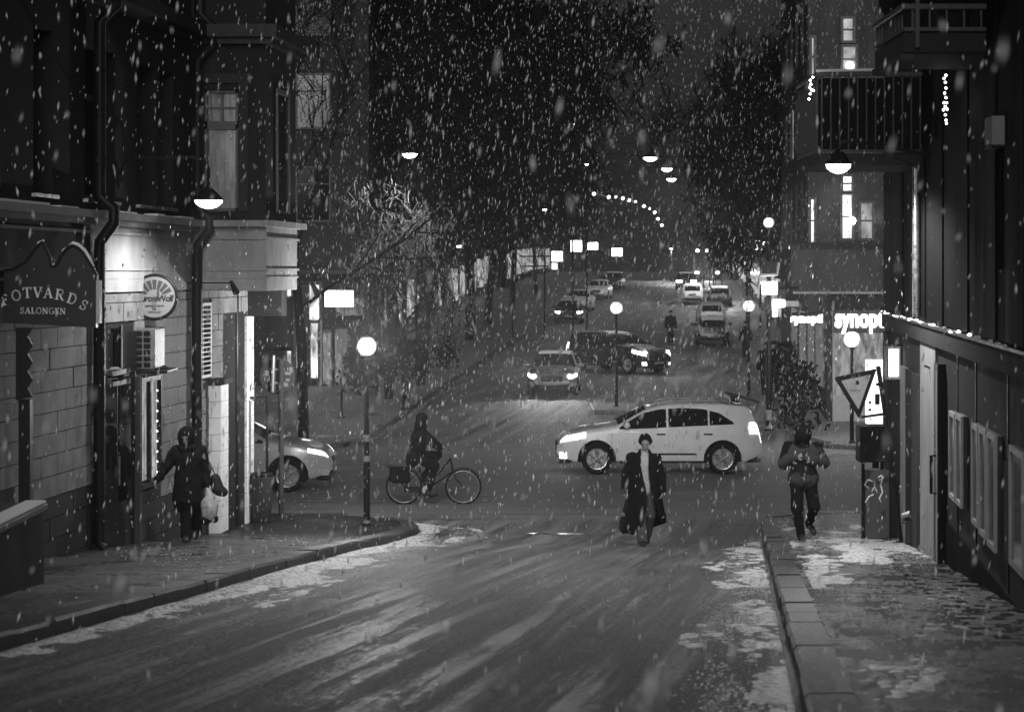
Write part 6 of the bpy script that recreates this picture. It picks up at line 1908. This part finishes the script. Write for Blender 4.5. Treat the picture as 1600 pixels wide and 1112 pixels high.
cl = [('jacket', jk, .014, .04, M_grey_cloth, .007), ('trousers', legs(J, .105, .085, .06), .014, .03, M_dark_cloth, .006)]
pp = person('man in a dark hooded jacket looking down at his phone on the pavement', (px(1252, dq), dq, gz(dq) + KERB + .012), 0, J, cl, (.05, -.4, -.92), palm=((.3, .5, -.6), (-.3, .5, -.6)))
sdf_obj('hood', [(hood, .012, .03)], M_dark_cloth, pp, cut=hood_cut(J['head'], .1, (.0, -.25, -.97)))
m_ = MB()                                                         # darker yoke over the shoulders
for s in 'lr':
    sdf_obj('shoe', [(shoe(J, s), .01, .02)], M_shoe, pp)
    a = J['an' + s]; m_ = MB(); m_.lathe([(.045, 0), (.047, .04)], a + v3(0, 0, -.01), 12); m_.build('sock', M_shirt, pp, True)
sdf_obj('shoulder_yoke', [([('c', J['shl'] + v3(-.01, 0, .02), J['ell'], .095, .09), ('c', J['shr'] + v3(.01, 0, .02), J['elr'], .095, .09)], .014, .04)], M_dark_cloth, pp, folds=.005)
ph = thing('phone', 'small phone held in both hands by the man in the hooded jacket', 'phone', Vector(pp.location) + Vector((.0, -.36, 1.29)))
m_ = MB(); Mx = Matrix.Rotation(R(-50), 4, 'X'); m_.cbox(-.037, .037, -.004, .004, -.075, .075, .003, M=Mx); m_.build('case', M_black_plastic, ph)
m_ = MB(); m_.box(-.033, .033, .0045, .006, -.07, .07, M=Mx); m_.build('screen', emit('phone_screen', .6), ph)

# --- hooded pedestrian with bags on the left pavement
dq = 30.0
J = dict(pelvis=v3(0, 0, .88), chest=v3(0, -.02, 1.20), neck=v3(0, -.05, 1.38), head=v3(-.01, -.09, 1.52),
         shl=v3(-.18, 0, 1.31), shr=v3(.18, 0, 1.31), ell=v3(-.31, -.02, 1.10), elr=v3(.25, .0, 1.06), wrl=v3(-.42, -.12, .92), wrr=v3(.28, -.06, .83),
         hipl=v3(-.08, 0, .86), hipr=v3(.08, 0, .86), knl=v3(-.02, -.09, .46), knr=v3(.08, .05, .48), anl=v3(.0, -.14, .10), anr=v3(.10, .2, .14), toel=v3(.0, -.3, .045), toer=v3(.1, .06, .05))
ct = [('c', v3(0, 0, .62), v3(0, 0, .9), .235, .2), ('c', v3(0, 0, .9), J['chest'], .195, .18), ('c', J['chest'] + v3(-.09, 0, .03), J['chest'] + v3(.09, 0, .03), .14, .14), ('c', J['chest'], J['neck'], .16, .09)] + sleeves(J, .095, .075, .06)
cl = [('coat', ct, .014, .04, M_dark_cloth, .009), ('trousers', legs(J, .1, .085, .08), .014, .03, M_dark_cloth, .006), ('scarf', [('c', J['neck'] + v3(-.05, -.05, -.02), J['neck'] + v3(.05, -.05, -.02), .075, .075), ('c', J['neck'] + v3(.0, .04, -.02), J['neck'] + v3(.01, .05, -.02), .08, .08)], .012, .04, M_dark_cloth, .006)]
pw_ = person('hooded pedestrian in a long dark coat carrying bags on the pavement by the shops', (px(294, dq), dq, gz(dq) + KERB + .012), 0, J, cl, (-.1, -1, -.25))
sdf_obj('hood', [([('e', J['head'] + v3(0, .025, .02), v3(.135, .135, .15)), ('c', J['neck'] + v3(0, .03, .0), J['head'] + v3(0, .04, -.06), .13, .12)], .012, .03)], M_dark_cloth, pw_, cut=hood_cut(J['head'], .1, (-.1, -1, -.2)))
for s in 'lr':
    sdf_obj('boot', [(shoe(J, s) + [('c', J['an' + s], J['an' + s] + v3(0, .02, .2), .052, .062)], .011, .02)], M_shoe, pw_)
hp = Vector(pw_.location) + Vector((.33, -.12, .74))
bg1 = thing('carrier_bag', 'bulging pale plastic carrier bag hanging from the hooded pedestrian\'s hand', 'bag', hp)
sdf_obj('sack', [([('e', (0, 0, -.25), (.13, .09, .2)), ('c', (0, 0, -.1), (-.02, .01, 0.02), .07, .03)], .012, .05)], M_plastic_bag, bg1, folds=.008)
m_ = MB(); m_.tube([(-.03, 0, 0), (-.035, .02, .09), (-.01, .03, .1), (.02, 0, 0)], .008, 5); m_.build('handle', M_plastic_bag, bg1)
sdf_obj('dark_bottom', [([('e', (-.06, 0, -.42), (.09, .08, .07)), ('e', (.07, 0, -.40), (.06, .07, .06))], .012, .02)], M_dark_cloth, bg1, folds=.004)
bg2 = thing('handbag', 'dark shoulder bag on a thin strap beside the pale carrier bag', 'bag', Vector(pw_.location) + Vector((.42, -.02, .82)))
sdf_obj('pouch', [([('c', (-.02, 0, .1), (.02, 0, -.06), .07, .09), ('c', (.0, 0, -.05), (.1, 0, -.1), .08, .07)], .012, .03)], M_black_plastic, bg2, folds=.003)
m_ = MB(); m_.tube([(-.02, 0, .15), (-.12, -.02, .36), (-.2, 0, .48)], .011, 6); m_.build('strap', M_black, bg2)

# --- bicycle and rider
dq = 41.4
by = thing('bicycle', 'black city bicycle with panniers ridden across the street towards the white SUV', 'bicycle', (px(676, dq), dq, gz(dq)))
WR = .35; xr, xf = -.58, .62
for (x, nm) in ((xr, 'wheel'), (xf, 'wheel')):
    m_ = MB(); m_.tube([(x + WR * math.cos(2 * math.pi * k / 40), 0, WR + WR * math.sin(2 * math.pi * k / 40) * .985) for k in range(41)], .022, 8, cap=False); w_ = m_.build('wheel', M_rubber, by, True)
    mm = MB(); mm.tube([(x + (WR - .03) * math.cos(2 * math.pi * k / 40), 0, WR + (WR - .03) * math.sin(2 * math.pi * k / 40)) for k in range(41)], .012, 6, cap=False); sub(mm, 'rim', M_zinc, w_, True)
    mm = MB()
    for k in range(18):
        a = 2 * math.pi * k / 18; mm.tube([(x + .02 * math.cos(a + .8), (-1) ** k * .025, WR + .02 * math.sin(a + .8)), (x + (WR - .03) * math.cos(a), 0, WR + (WR - .03) * math.sin(a))], .0022, 4)
    sub(mm, 'spokes', M_zinc, w_)
    mm = MB(); mm.lathe([(.025, -.05), (.03, 0), (.025, .05)], (x, 0, WR), 10, axis='y'); sub(mm, 'hub', M_zinc, w_)
    mm = MB(); a0, a1 = (20, 185) if x == xr else (15, 150)
    pts = [(x + (WR + .035) * math.cos(R(a0 + (a1 - a0) * k / 16)), WR + (WR + .035) * math.sin(R(a0 + (a1 - a0) * k / 16))) for k in range(17)]
    mm.grid([[(p[0], -.03, p[1]) for p in pts], [(p[0], -.018, p[1] + .012) for p in pts], [(p[0], .018, p[1] + .012) for p in pts], [(p[0], .03, p[1]) for p in pts]]); mm.build('mudguard', M_black, by, True)
bb = (-.12, 0, .29); seat = (-.30, 0, .80); hd0 = (.36, 0, .92); hd1 = (.41, 0, .66)
m_ = MB()
m_.tube([bb, seat], .016, 8); m_.tube([bb, hd1], .017, 8); m_.tube([(-.22, 0, .56), (.1, 0, .58), hd0], .015, 8); m_.tube([hd0, hd1], .02, 8)
for s in (-1, 1):
    m_.tube([(-.26, s * .01, .68), (xr, s * .06, WR)], .009, 6); m_.tube([bb, (xr, s * .06, WR)], .01, 6)
m_.build('frame', M_black, by, True)
m_ = MB()
for s in (-1, 1): m_.tube([(.42, s * .03, .66), (.47, s * .055, .5), (xf, s * .055, WR)], .012, 6)
m_.build('fork', M_black, by, True)
m_ = MB(); m_.tube([hd0, (.33, 0, 1.05), (.34, 0, 1.08)], .013, 6)
for s in (-1, 1): m_.tube([(.34, 0, 1.08), (.36, s * .12, 1.10), (.3, s * .27, 1.10), (.16, s * .29, 1.08)], .011, 6)
m_.build('handlebar', M_zinc, by, True)
for s in (-1, 1):
    mm = MB(); mm.tube([(.26, s * .28, 1.095), (.15, s * .29, 1.08)], .017, 8); mm.build('grip', M_rubber, by)
m_ = MB(); m_.tube([(-.3, 0, .8), (-.32, 0, .87)], .012, 6); m_.build('seat_post', M_zinc, by)
sdf_obj('saddle', [([('c', (-.40, -.06, .9), (-.40, .06, .9), .045, .045), ('c', (-.38, 0, .9), (-.18, 0, .905), .05, .022)], .01, .03)], M_shoe, by)
m_ = MB(); m_.box(-.95, -.38, -.07, .07, .76, .775); m_.tube([(-.9, -.06, .76), (xr, -.07, WR)], .006, 5); m_.tube([(-.9, .06, .76), (xr, .07, WR)], .006, 5); m_.build('rack', M_black, by)
for s in (-1, 1):
    mm = MB(); mm.cbox(-.86, -.46, min(s * .09, s * .21), max(s * .09, s * .21), .44, .76, .03); mm.build('pannier', M_dark_cloth, by)
m_ = MB(); m_.lathe([(.09, -.01), (.095, 0), (.09, .01)], (bb[0], -.05, bb[2]), 20, axis='y'); m_.tube([(bb[0], -.08, bb[2]), (bb[0] + .1, -.09, bb[2] - .14)], .01, 6); m_.tube([(bb[0], .08, bb[2]), (bb[0] - .1, .09, bb[2] + .14)], .01, 6); m_.build('crank', M_zinc, by)
for (x, y, z) in ((bb[0] + .1, -.14, bb[2] - .14), (bb[0] - .1, .14, bb[2] + .14)):
    mm = MB(); mm.cbox(x - .045, x + .045, y - .05, y + .05, z - .012, z + .012, .004); mm.build('pedal', M_black_plastic, by)
m_ = MB(); m_.box(xr + .0, bb[0], -.055, -.045, .24, .36); m_.build('chain_guard', M_black, by)
m_ = MB(); m_.lathe([(.001, 0), (.035, .01), (.04, .06), (.02, .08)], (.42, 0, .97), 10, axis='x'); m_.build('front_lamp', M_lens, by)
# rider: seen from the side, x forward
J = dict(pelvis=v3(-.34, 0, 1.0), chest=v3(-.26, 0, 1.36), neck=v3(-.22, 0, 1.55), head=v3(-.19, 0, 1.69),
         shl=v3(-.23, -.18, 1.46), shr=v3(-.23, .18, 1.46), ell=v3(-.02, -.25, 1.26), elr=v3(-.02, .25, 1.26), wrl=v3(.17, -.29, 1.13), wrr=v3(.17, .29, 1.13), hdl=v3(1, 0, -.3), hdr=v3(1, 0, -.3),
         hipl=v3(-.32, -.09, .97), hipr=v3(-.32, .09, .97), knl=v3(.06, -.11, .78), knr=v3(.1, .11, .98), anl=v3(-.08, -.13, .27), anr=v3(-.2, .13, .52), toel=v3(.07, -.13, .20), toer=v3(-.05, .13, .47))
# body_prims assume facing -y; widen torso along y here
def ride_torso(a, b, c, e):
    return [('c', J['pelvis'] + v3(0, -.07, 0), J['pelvis'] + v3(0, .07, 0), a, a), ('c', J['pelvis'], J['chest'], b, c), ('c', J['chest'] + v3(0, -.09, .02), J['chest'] + v3(0, .09, .02), e, e), ('c', J['chest'], J['neck'], e, .07)]
rd = thing('person', 'cyclist in a long dark coat and hood riding the black bicycle', 'person', by.location)
lim = []
for s in 'lr':
    lim += [('c', J['sh' + s], J['el' + s], .05, .04), ('c', J['el' + s], J['wr' + s], .04, .028), ('c', J['hip' + s], J['kn' + s], .085, .058), ('c', J['kn' + s], J['an' + s], .058, .036), ('c', J['an' + s] + v3(-.02, 0, -.03), J['toe' + s], .036, .03)]
sdf_obj('body', [(ride_torso(.11, .12, .14, .12) + [('c', J['neck'], J['head'], .055, .055)] + lim, .016, .03), (head(J['head'], (1, -.1, -.1)), .01, .016), (hand(J['wrl'], J['hdl'], (0, 0, -1), -1, .9), .007, .008), (hand(J['wrr'], J['hdr'], (0, 0, -1), 1, .9), .007, .008)], M_skin, rd)
sdf_obj('coat', [(ride_torso(.17, .17, .17, .15) + sleeves(J, .085, .07, .055) + [('c', J['pelvis'], v3(-.42, 0, .84), .17, .12), ('c', J['hipl'], v3(-.1, -.12, .84), .13, .1), ('c', J['hipr'], v3(-.08, .12, .92), .13, .1)], .015, .04)], M_dark_cloth, rd, folds=.006)
lg = []
for s in 'lr': lg += [('c', J['hip' + s], J['kn' + s], .105, .08), ('c', J['kn' + s], J['an' + s], .08, .055)]
sdf_obj('trousers', [(lg, .014, .03)], M_dark_cloth, rd, folds=.004)
sdf_obj('hood', [([('e', J['head'] + v3(-.03, 0, .02), v3(.13, .125, .145)), ('c', J['neck'] + v3(-.03, 0, 0), J['head'] + v3(-.04, 0, -.05), .125, .12)], .013, .03)], M_dark_cloth, rd, cut=hood_cut(J['head'], .1, (1, -.1, -.1)))
for s in 'lr':
    a, t2 = J['an' + s], J['toe' + s]
    sdf_obj('shoe', [([('c', a + v3(-.03, 0, -.05), t2, .045, .038), ('c', a, a + v3(-.02, 0, -.04), .05, .05)], .011, .02)], M_shoe, rd)

# --- small far pedestrians
def far_walker(label, x, dq, h=1.78, stride=.18, mt=M_dark_cloth):
    s = h / 1.78
    J = dict(pelvis=v3(0, 0, .93), chest=v3(0, 0, 1.27), neck=v3(0, 0, 1.46), head=v3(0, 0, 1.61), shl=v3(-.19, 0, 1.39), shr=v3(.19, 0, 1.39), ell=v3(-.25, .04, 1.1), elr=v3(.25, -.02, 1.1), wrl=v3(-.26, -.05, .87), wrr=v3(.26, -.1, .88),
             hipl=v3(-.08, 0, .9), hipr=v3(.08, 0, .9), knl=v3(-.09, -stride * .5, .5), knr=v3(.09, stride * .3, .5), anl=v3(-.09, -stride, .09), anr=v3(.09, stride, .12), toel=v3(-.09, -stride - .16, .04), toer=v3(.09, stride - .15, .05))
    t = thing('person', label, 'person', (px(x, dq), dq, gz(dq) + KERB))
    t.scale = (s, s, s)
    sdf_obj('body', [(body_prims(J), .03, .035), (head(J['head'], (0, -1, 0)), .018, .02), (hand(J['wrl'], J['wrl'] - J['ell'], (1, 0, 0), -1), .009, .008), (hand(J['wrr'], J['wrr'] - J['elr'], (-1, 0, 0), 1), .009, .008)], M_skin, t)
    sdf_obj('coat', [([('c', J['pelvis'] + v3(0, 0, -.12), J['chest'], .19, .18), ('c', J['chest'] + v3(-.08, 0, .03), J['chest'] + v3(.08, 0, .03), .15, .15), ('c', J['chest'], J['neck'], .15, .09)] + sleeves(J, .085, .075, .06), .026, .04)], mt, t)
    sdf_obj('trousers', [(legs(J), .026, .03)], M_dark_cloth, t)
    sdf_obj('cap', [([('e', J['head'] + v3(0, .01, .07), v3(.105, .115, .1))], .02, .02)], M_dark_cloth, t)
    return t
far_walker('pedestrian in dark clothes left of the pair standing at the far corner', 1197, 70, 1.9)
far_walker('pedestrian in dark clothes right of the pair standing at the far corner', 1209, 71, 1.85, -.16)
far_walker('lone pedestrian crossing in the middle of the far street', 1048, 104, 1.75)
far_walker('pedestrian walking near the parked hatchback on the shop side', 1165, 92, 1.7, .2)
far_walker('pedestrian in the tree shadow on the far pavement behind the globe lamp post', 608, 68, 1.75, -.2)
far_walker('second pedestrian in the tree shadow near the thin trunks', 657, 74, 1.75)
# ------------------------------------------------------------------ trees
def grow_tree(seed, height, trunk_r, spread, levels=5, droop=.1, twig_r=.012, dens=1.0, first=.25):
    rg = random.Random(seed)
    trunk, crown = MB(), []
    twigs = []
    def branch(p, d, ln, r_, lev):
        n = 4 if lev < 2 else 3
        pts = [p]; rad = [r_]
        dd = d.copy(); q = p.copy()
        for i in range(n):
            wv = .035 if lev == 0 else .16; dd = (dd + Vector((rg.gauss(0, wv), rg.gauss(0, wv), rg.gauss(0.04 if lev < 3 else -droop, .12)))).normalized()
            q = q + dd * ln / n; pts.append(q.copy()); rad.append(r_ * (1 - .55 * (i + 1) / n))
        if lev <= 2: trunk.tube(pts, rad, 7 if lev == 0 else 5)
        else: twigs.append((pts, [max(twig_r, x) for x in rad]))
        if lev >= levels: return
        kids = {0: 9, 1: 7, 2: 6, 3: 6, 4: 5}.get(lev, 4)
        kids = max(2, int(kids * dens + rg.random()))
        for k in range(kids):
            f = (first if lev == 0 else .2) + (1 - (first if lev == 0 else .2)) * (k + rg.random() * .8) / kids
            f = min(f, .99); i = min(int(f * n), n - 1); u = f * n - i
            b = pts[i].lerp(pts[i + 1], u)
            ax_ = (pts[i + 1] - pts[i]).normalized()
            side = ax_.orthogonal().normalized(); side.rotate(Matrix.Rotation(rg.uniform(0, 6.283), 3, ax_))
            ang = R(rg.uniform(35, 65) if lev else rg.uniform(40, 70) * (1 - .35 * f))
            nd = (ax_ * math.cos(ang) + side * math.sin(ang) * spread).normalized()
            branch(b, nd, ln * rg.uniform(.45, .62) * (1.0 if lev else (1.1 - .45 * f)), r_ * (.5 if lev else .42) * (1 - .3 * f), lev + 1)
    branch(Vector((0, 0, -.1)), Vector((0, 0, 1)), height * .82, trunk_r, 0)
    # twigs: three-sided slivers
    V, Fc = [], []
    for pts, rad in twigs:
        b = len(V)
        for p, r_ in zip(pts, rad):
            V += [(p.x + r_, p.y, p.z), (p.x - r_ * .5, p.y + r_ * .87, p.z), (p.x - r_ * .5, p.y - r_ * .87, p.z)]
        for i in range(len(pts) - 1):
            for k in range(3):
                a = b + i * 3 + k; c = b + i * 3 + (k + 1) % 3
                Fc.append((a, c, c + 3, a + 3))
    tm_ = trunk.mesh('trunk', M_bark, True)
    cm_ = bpy.data.meshes.new('crown'); cm_.from_pydata(V, [], Fc); cm_.materials.append(M_twig)
    return tm_, cm_
big = grow_tree(3, 17, .32, 1.0, 5, twig_r=.042, dens=1.2, first=.42, droop=.02)
big2 = grow_tree(8, 15, .28, 1.0, 5, twig_r=.042, dens=1.2, first=.42, droop=.02)
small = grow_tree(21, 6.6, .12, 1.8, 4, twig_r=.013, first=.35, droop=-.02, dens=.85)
small[1].materials[0] = M_lamplit_twig
young = (small[0], small[1].copy()); young[1].materials[0] = M_twig
near = grow_tree(34, 12, .14, .8, 4, twig_r=.012, first=.3)
def plant(label, meshes, x, d, s=1.0, rz=0.0, twig=None):
    t = thing('bare_tree', label, 'tree', (x, d, gz(d) + KERB), rz)
    t.scale = (s, s, s)
    for nm, me in zip(('trunk', 'crown'), meshes):
        o = link(bpy.data.objects.new(nm, me)); o.parent = t
    return t
for (xp, d, ms, s, rz, lb_) in (
    (660, 82, big, 1.0, .3, 'large bare tree nearest behind the lone pendant lamp'), (705, 92, big2, .95, 1.7, 'large bare tree next up the street from the lone pendant lamp'), (735, 108, big, .95, 3.1, 'tall bare tree in the middle of the dark tree mass'),
    (762, 124, big2, .9, 4.4, 'bare tree towards the street end of the dark tree mass'), (800, 142, big, .72, 5.2, 'bare tree above the square lit signs'), (838, 162, big2, .68, .9, 'far bare tree at the edge of the sky gap'), (618, 98, big2, 1.2, 2.2, 'bare tree behind against the plastered house corner'),
    (670, 116, big, 1.0, .2, 'bare tree at the rear of the dark tree mass'),
    (1268, 96, big2, .78, 2.7, 'bare tree on the shop side behind the far lamp post'), (1236, 118, big, .9, 4.0, 'second bare tree on the shop side beside the sky gap'), (1212, 142, big2, .95, 5.6, 'third bare tree up the shop side'), (1186, 165, big, .8, 1.1, 'far bare tree up the shop side near the bus')):
    plant(lb_, ms, px(xp, d), d, s, rz)
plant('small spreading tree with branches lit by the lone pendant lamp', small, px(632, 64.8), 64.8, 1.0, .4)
plant('slender dark tree beside the end of the pale corner building', near, px(462, 52), 54, 1.1, 1.0)
plant('thin young tree behind the globe lamp post', young, px(590, 70), 70, .55, 2.0)

# hedge-like bicycles and bushes in the tree shade stay dark; clipped shrubs at the trunk feet
def shrub(label, xp, d, h, w, seed):
    rg = random.Random(seed); t = thing('shrub', label, 'shrub', (px(xp, d), d, gz(d) + KERB))
    V, Fc = [], []
    for k in range(420):
        a = rg.uniform(0, 6.283); r_ = w * math.sqrt(rg.random()); z = h * rg.random() ** .8
        r_ *= (1 - .5 * (z / h)); c = Vector((r_ * math.cos(a), r_ * math.sin(a), z)); s = rg.uniform(.05, .13)
        n1 = Vector((rg.gauss(0, 1), rg.gauss(0, 1), rg.gauss(0, 1))).normalized(); n2 = n1.orthogonal().normalized(); b = len(V)
        V += [tuple(c + n1 * s), tuple(c + n2 * s * .5), tuple(c - n1 * s), tuple(c - n2 * s * .5)]; Fc.append((b, b + 1, b + 2, b + 3))
    me = bpy.data.meshes.new('foliage'); me.from_pydata(V, [], Fc); me.materials.append(M_twig); o = link(bpy.data.objects.new('foliage', me)); o.parent = t
    m_ = MB()
    for k in range(5): m_.tube([(0, 0, 0), (rg.uniform(-.3, .3) * w, rg.uniform(-.3, .3) * w, h * .7)], [.03, .012], 5)
    m_.build('stem', M_bark, t)
shrub('dark shrub at the foot of the plastered house behind the marker pole', 556, 71, 1.6, .8, 1)
shrub('dark shrub left of the thin trunks in the tree shade', 635, 78, 1.5, .8, 2)
shrub('dark shrub under the largest tree by the far kerb', 690, 84, 1.3, .8, 3)
shrub('leafy dark shrub below the small lit letters at the far corner', 1255, 58.5, 1.9, .8, 4)
shrub('leafy dark shrub between the far lamp post and the corner house', 1228, 62, 2.3, .7, 5)

# ------------------------------------------------------------------ falling snow
rn = np.random.default_rng(11)
def flakes(n, d0, d1, wlo, whi):
    d = (d0 ** 3 + (d1 ** 3 - d0 ** 3) * rn.random(n)) ** (1 / 3)
    X = (rn.random(n) - .5) * d * .62
    Z = EYE + (rn.random(n) - .5) * d * .44 - d * .041
    keep = Z > np.interp(d, _fd, _fs) + .15
    lim_l = np.where(d < 36.8, LF + .111 * d + .15, -1e9); lim_r = np.where(d < 34.8, RW + .111 * d - .15, 1e9)
    keep &= (X > lim_l) & (X < lim_r)
    d, X, Z = d[keep], X[keep], Z[keep]; n = len(d)
    w = rn.uniform(wlo, whi, n) * .5; l = w * rn.uniform(2.2, 7.0, n)
    tilt = rn.normal(.10, .12, n); ty = rn.normal(0, .15, n)
    c = np.stack([X, d, Z], 1)
    ax_ = np.stack([np.sin(tilt), np.sin(ty), np.cos(tilt)], 1) * l[:, None]
    ux = np.stack([np.cos(tilt), np.zeros(n), -np.sin(tilt)], 1) * w[:, None]
    uy = np.stack([np.zeros(n), np.ones(n), np.zeros(n)], 1) * w[:, None]
    V = np.stack([c + ux, c + uy, c - ux, c - uy, c + ax_, c - ax_], 1)
    V += rn.normal(0, 1, V.shape) * (w * .22)[:, None, None]
    return V.reshape(-1, 3)
Vs = np.concatenate([flakes(600, 2.5, 12, .006, .013), flakes(24000, 20, 64, .006, .012), flakes(9500, 12, 36, .008, .020), flakes(15000, 36, 64, .012, .026), flakes(5000, 64, 120, .016, .03)])
nf = len(Vs) // 6
fb = np.array([(0, 1, 4), (1, 2, 4), (2, 3, 4), (3, 0, 4), (1, 0, 5), (2, 1, 5), (3, 2, 5), (0, 3, 5)])
Fs = (fb[None] + (np.arange(nf) * 6)[:, None, None]).reshape(-1, 3)
me = bpy.data.meshes.new('snow')
me.vertices.add(len(Vs)); me.vertices.foreach_set('co', Vs.ravel().astype(np.float32))
me.loops.add(len(Fs) * 3); me.loops.foreach_set('vertex_index', Fs.ravel().astype(np.int32))
me.polygons.add(len(Fs)); me.polygons.foreach_set('loop_start', np.arange(0, len(Fs) * 3, 3, dtype=np.int32))
me.update(calc_edges=True)
mf = bpy.data.materials.new('snow_flake'); mf.use_nodes = True
t_ = mf.node_tree; t_.nodes.clear()
df = t_.nodes.new('ShaderNodeBsdfDiffuse'); df.inputs[0].default_value = (.9, .9, .9, 1)
tl = t_.nodes.new('ShaderNodeBsdfTranslucent'); tl.inputs[0].default_value = (.9, .9, .9, 1)
mx = t_.nodes.new('ShaderNodeMixShader'); mx.inputs[0].default_value = .5
ou = t_.nodes.new('ShaderNodeOutputMaterial')
t_.links.new(df.outputs[0], mx.inputs[1]); t_.links.new(tl.outputs[0], mx.inputs[2]); t_.links.new(mx.outputs[0], ou.inputs[0])
me.materials.append(mf)
tag(link(bpy.data.objects.new('falling_snow', me)), 'wet snow flakes falling through the lamp light over the whole street', 'snow', kind='stuff')

# ------------------------------------------------------------------ snow haze: even air between us and the crest
hz = MB(); hz.box(-160, 160, -40, 420, -1.6, 46)
ho = hz.build('haze', [])
hm = bpy.data.materials.new('snow_haze'); hm.use_nodes = True
t_ = hm.node_tree; t_.nodes.clear()
pv = t_.nodes.new('ShaderNodeVolumePrincipled'); pv.inputs['Color'].default_value = (.92, .92, .92, 1); pv.inputs['Density'].default_value = HAZE; pv.inputs['Anisotropy'].default_value = .85
ou = t_.nodes.new('ShaderNodeOutputMaterial'); t_.links.new(pv.outputs[0], ou.inputs['Volume'])
hm.cycles.volume_sampling = 'EQUIANGULAR'
ho.data.materials.append(hm)
tag(ho, 'thin grey snow haze filling the street up to the crest', 'haze', kind='stuff')

# ------------------------------------------------------------------ repeats share a group
GROUPS = {'bare_tree': 'bare street trees', 'parked_car': 'cars parked along the far street', 'lamp_post': 'globe lamp posts', 'pendant_lamp': 'pendant lamps over the street', 'far_street_lamp': 'far street lamps',
          'lit_box_sign': 'lit box signs on the house fronts', 'town_house': 'house fronts along the far street', 'shrub': 'dark shrubs on the far pavements', 'balcony': 'balconies of the dark building',
          'fairy_lights': 'fairy lights on the dark building', 'wall_lamp': 'wall lamps of the near street', 'lit_lettering': 'lit lettering of the corner house', 'arm_spotlight': 'sign spotlights on arms'}
for o in COL.objects:
    n_ = o.name.split('.')[0]
    if o.parent is None and n_ in GROUPS and 'category' in o:
        o['group'] = GROUPS[n_]
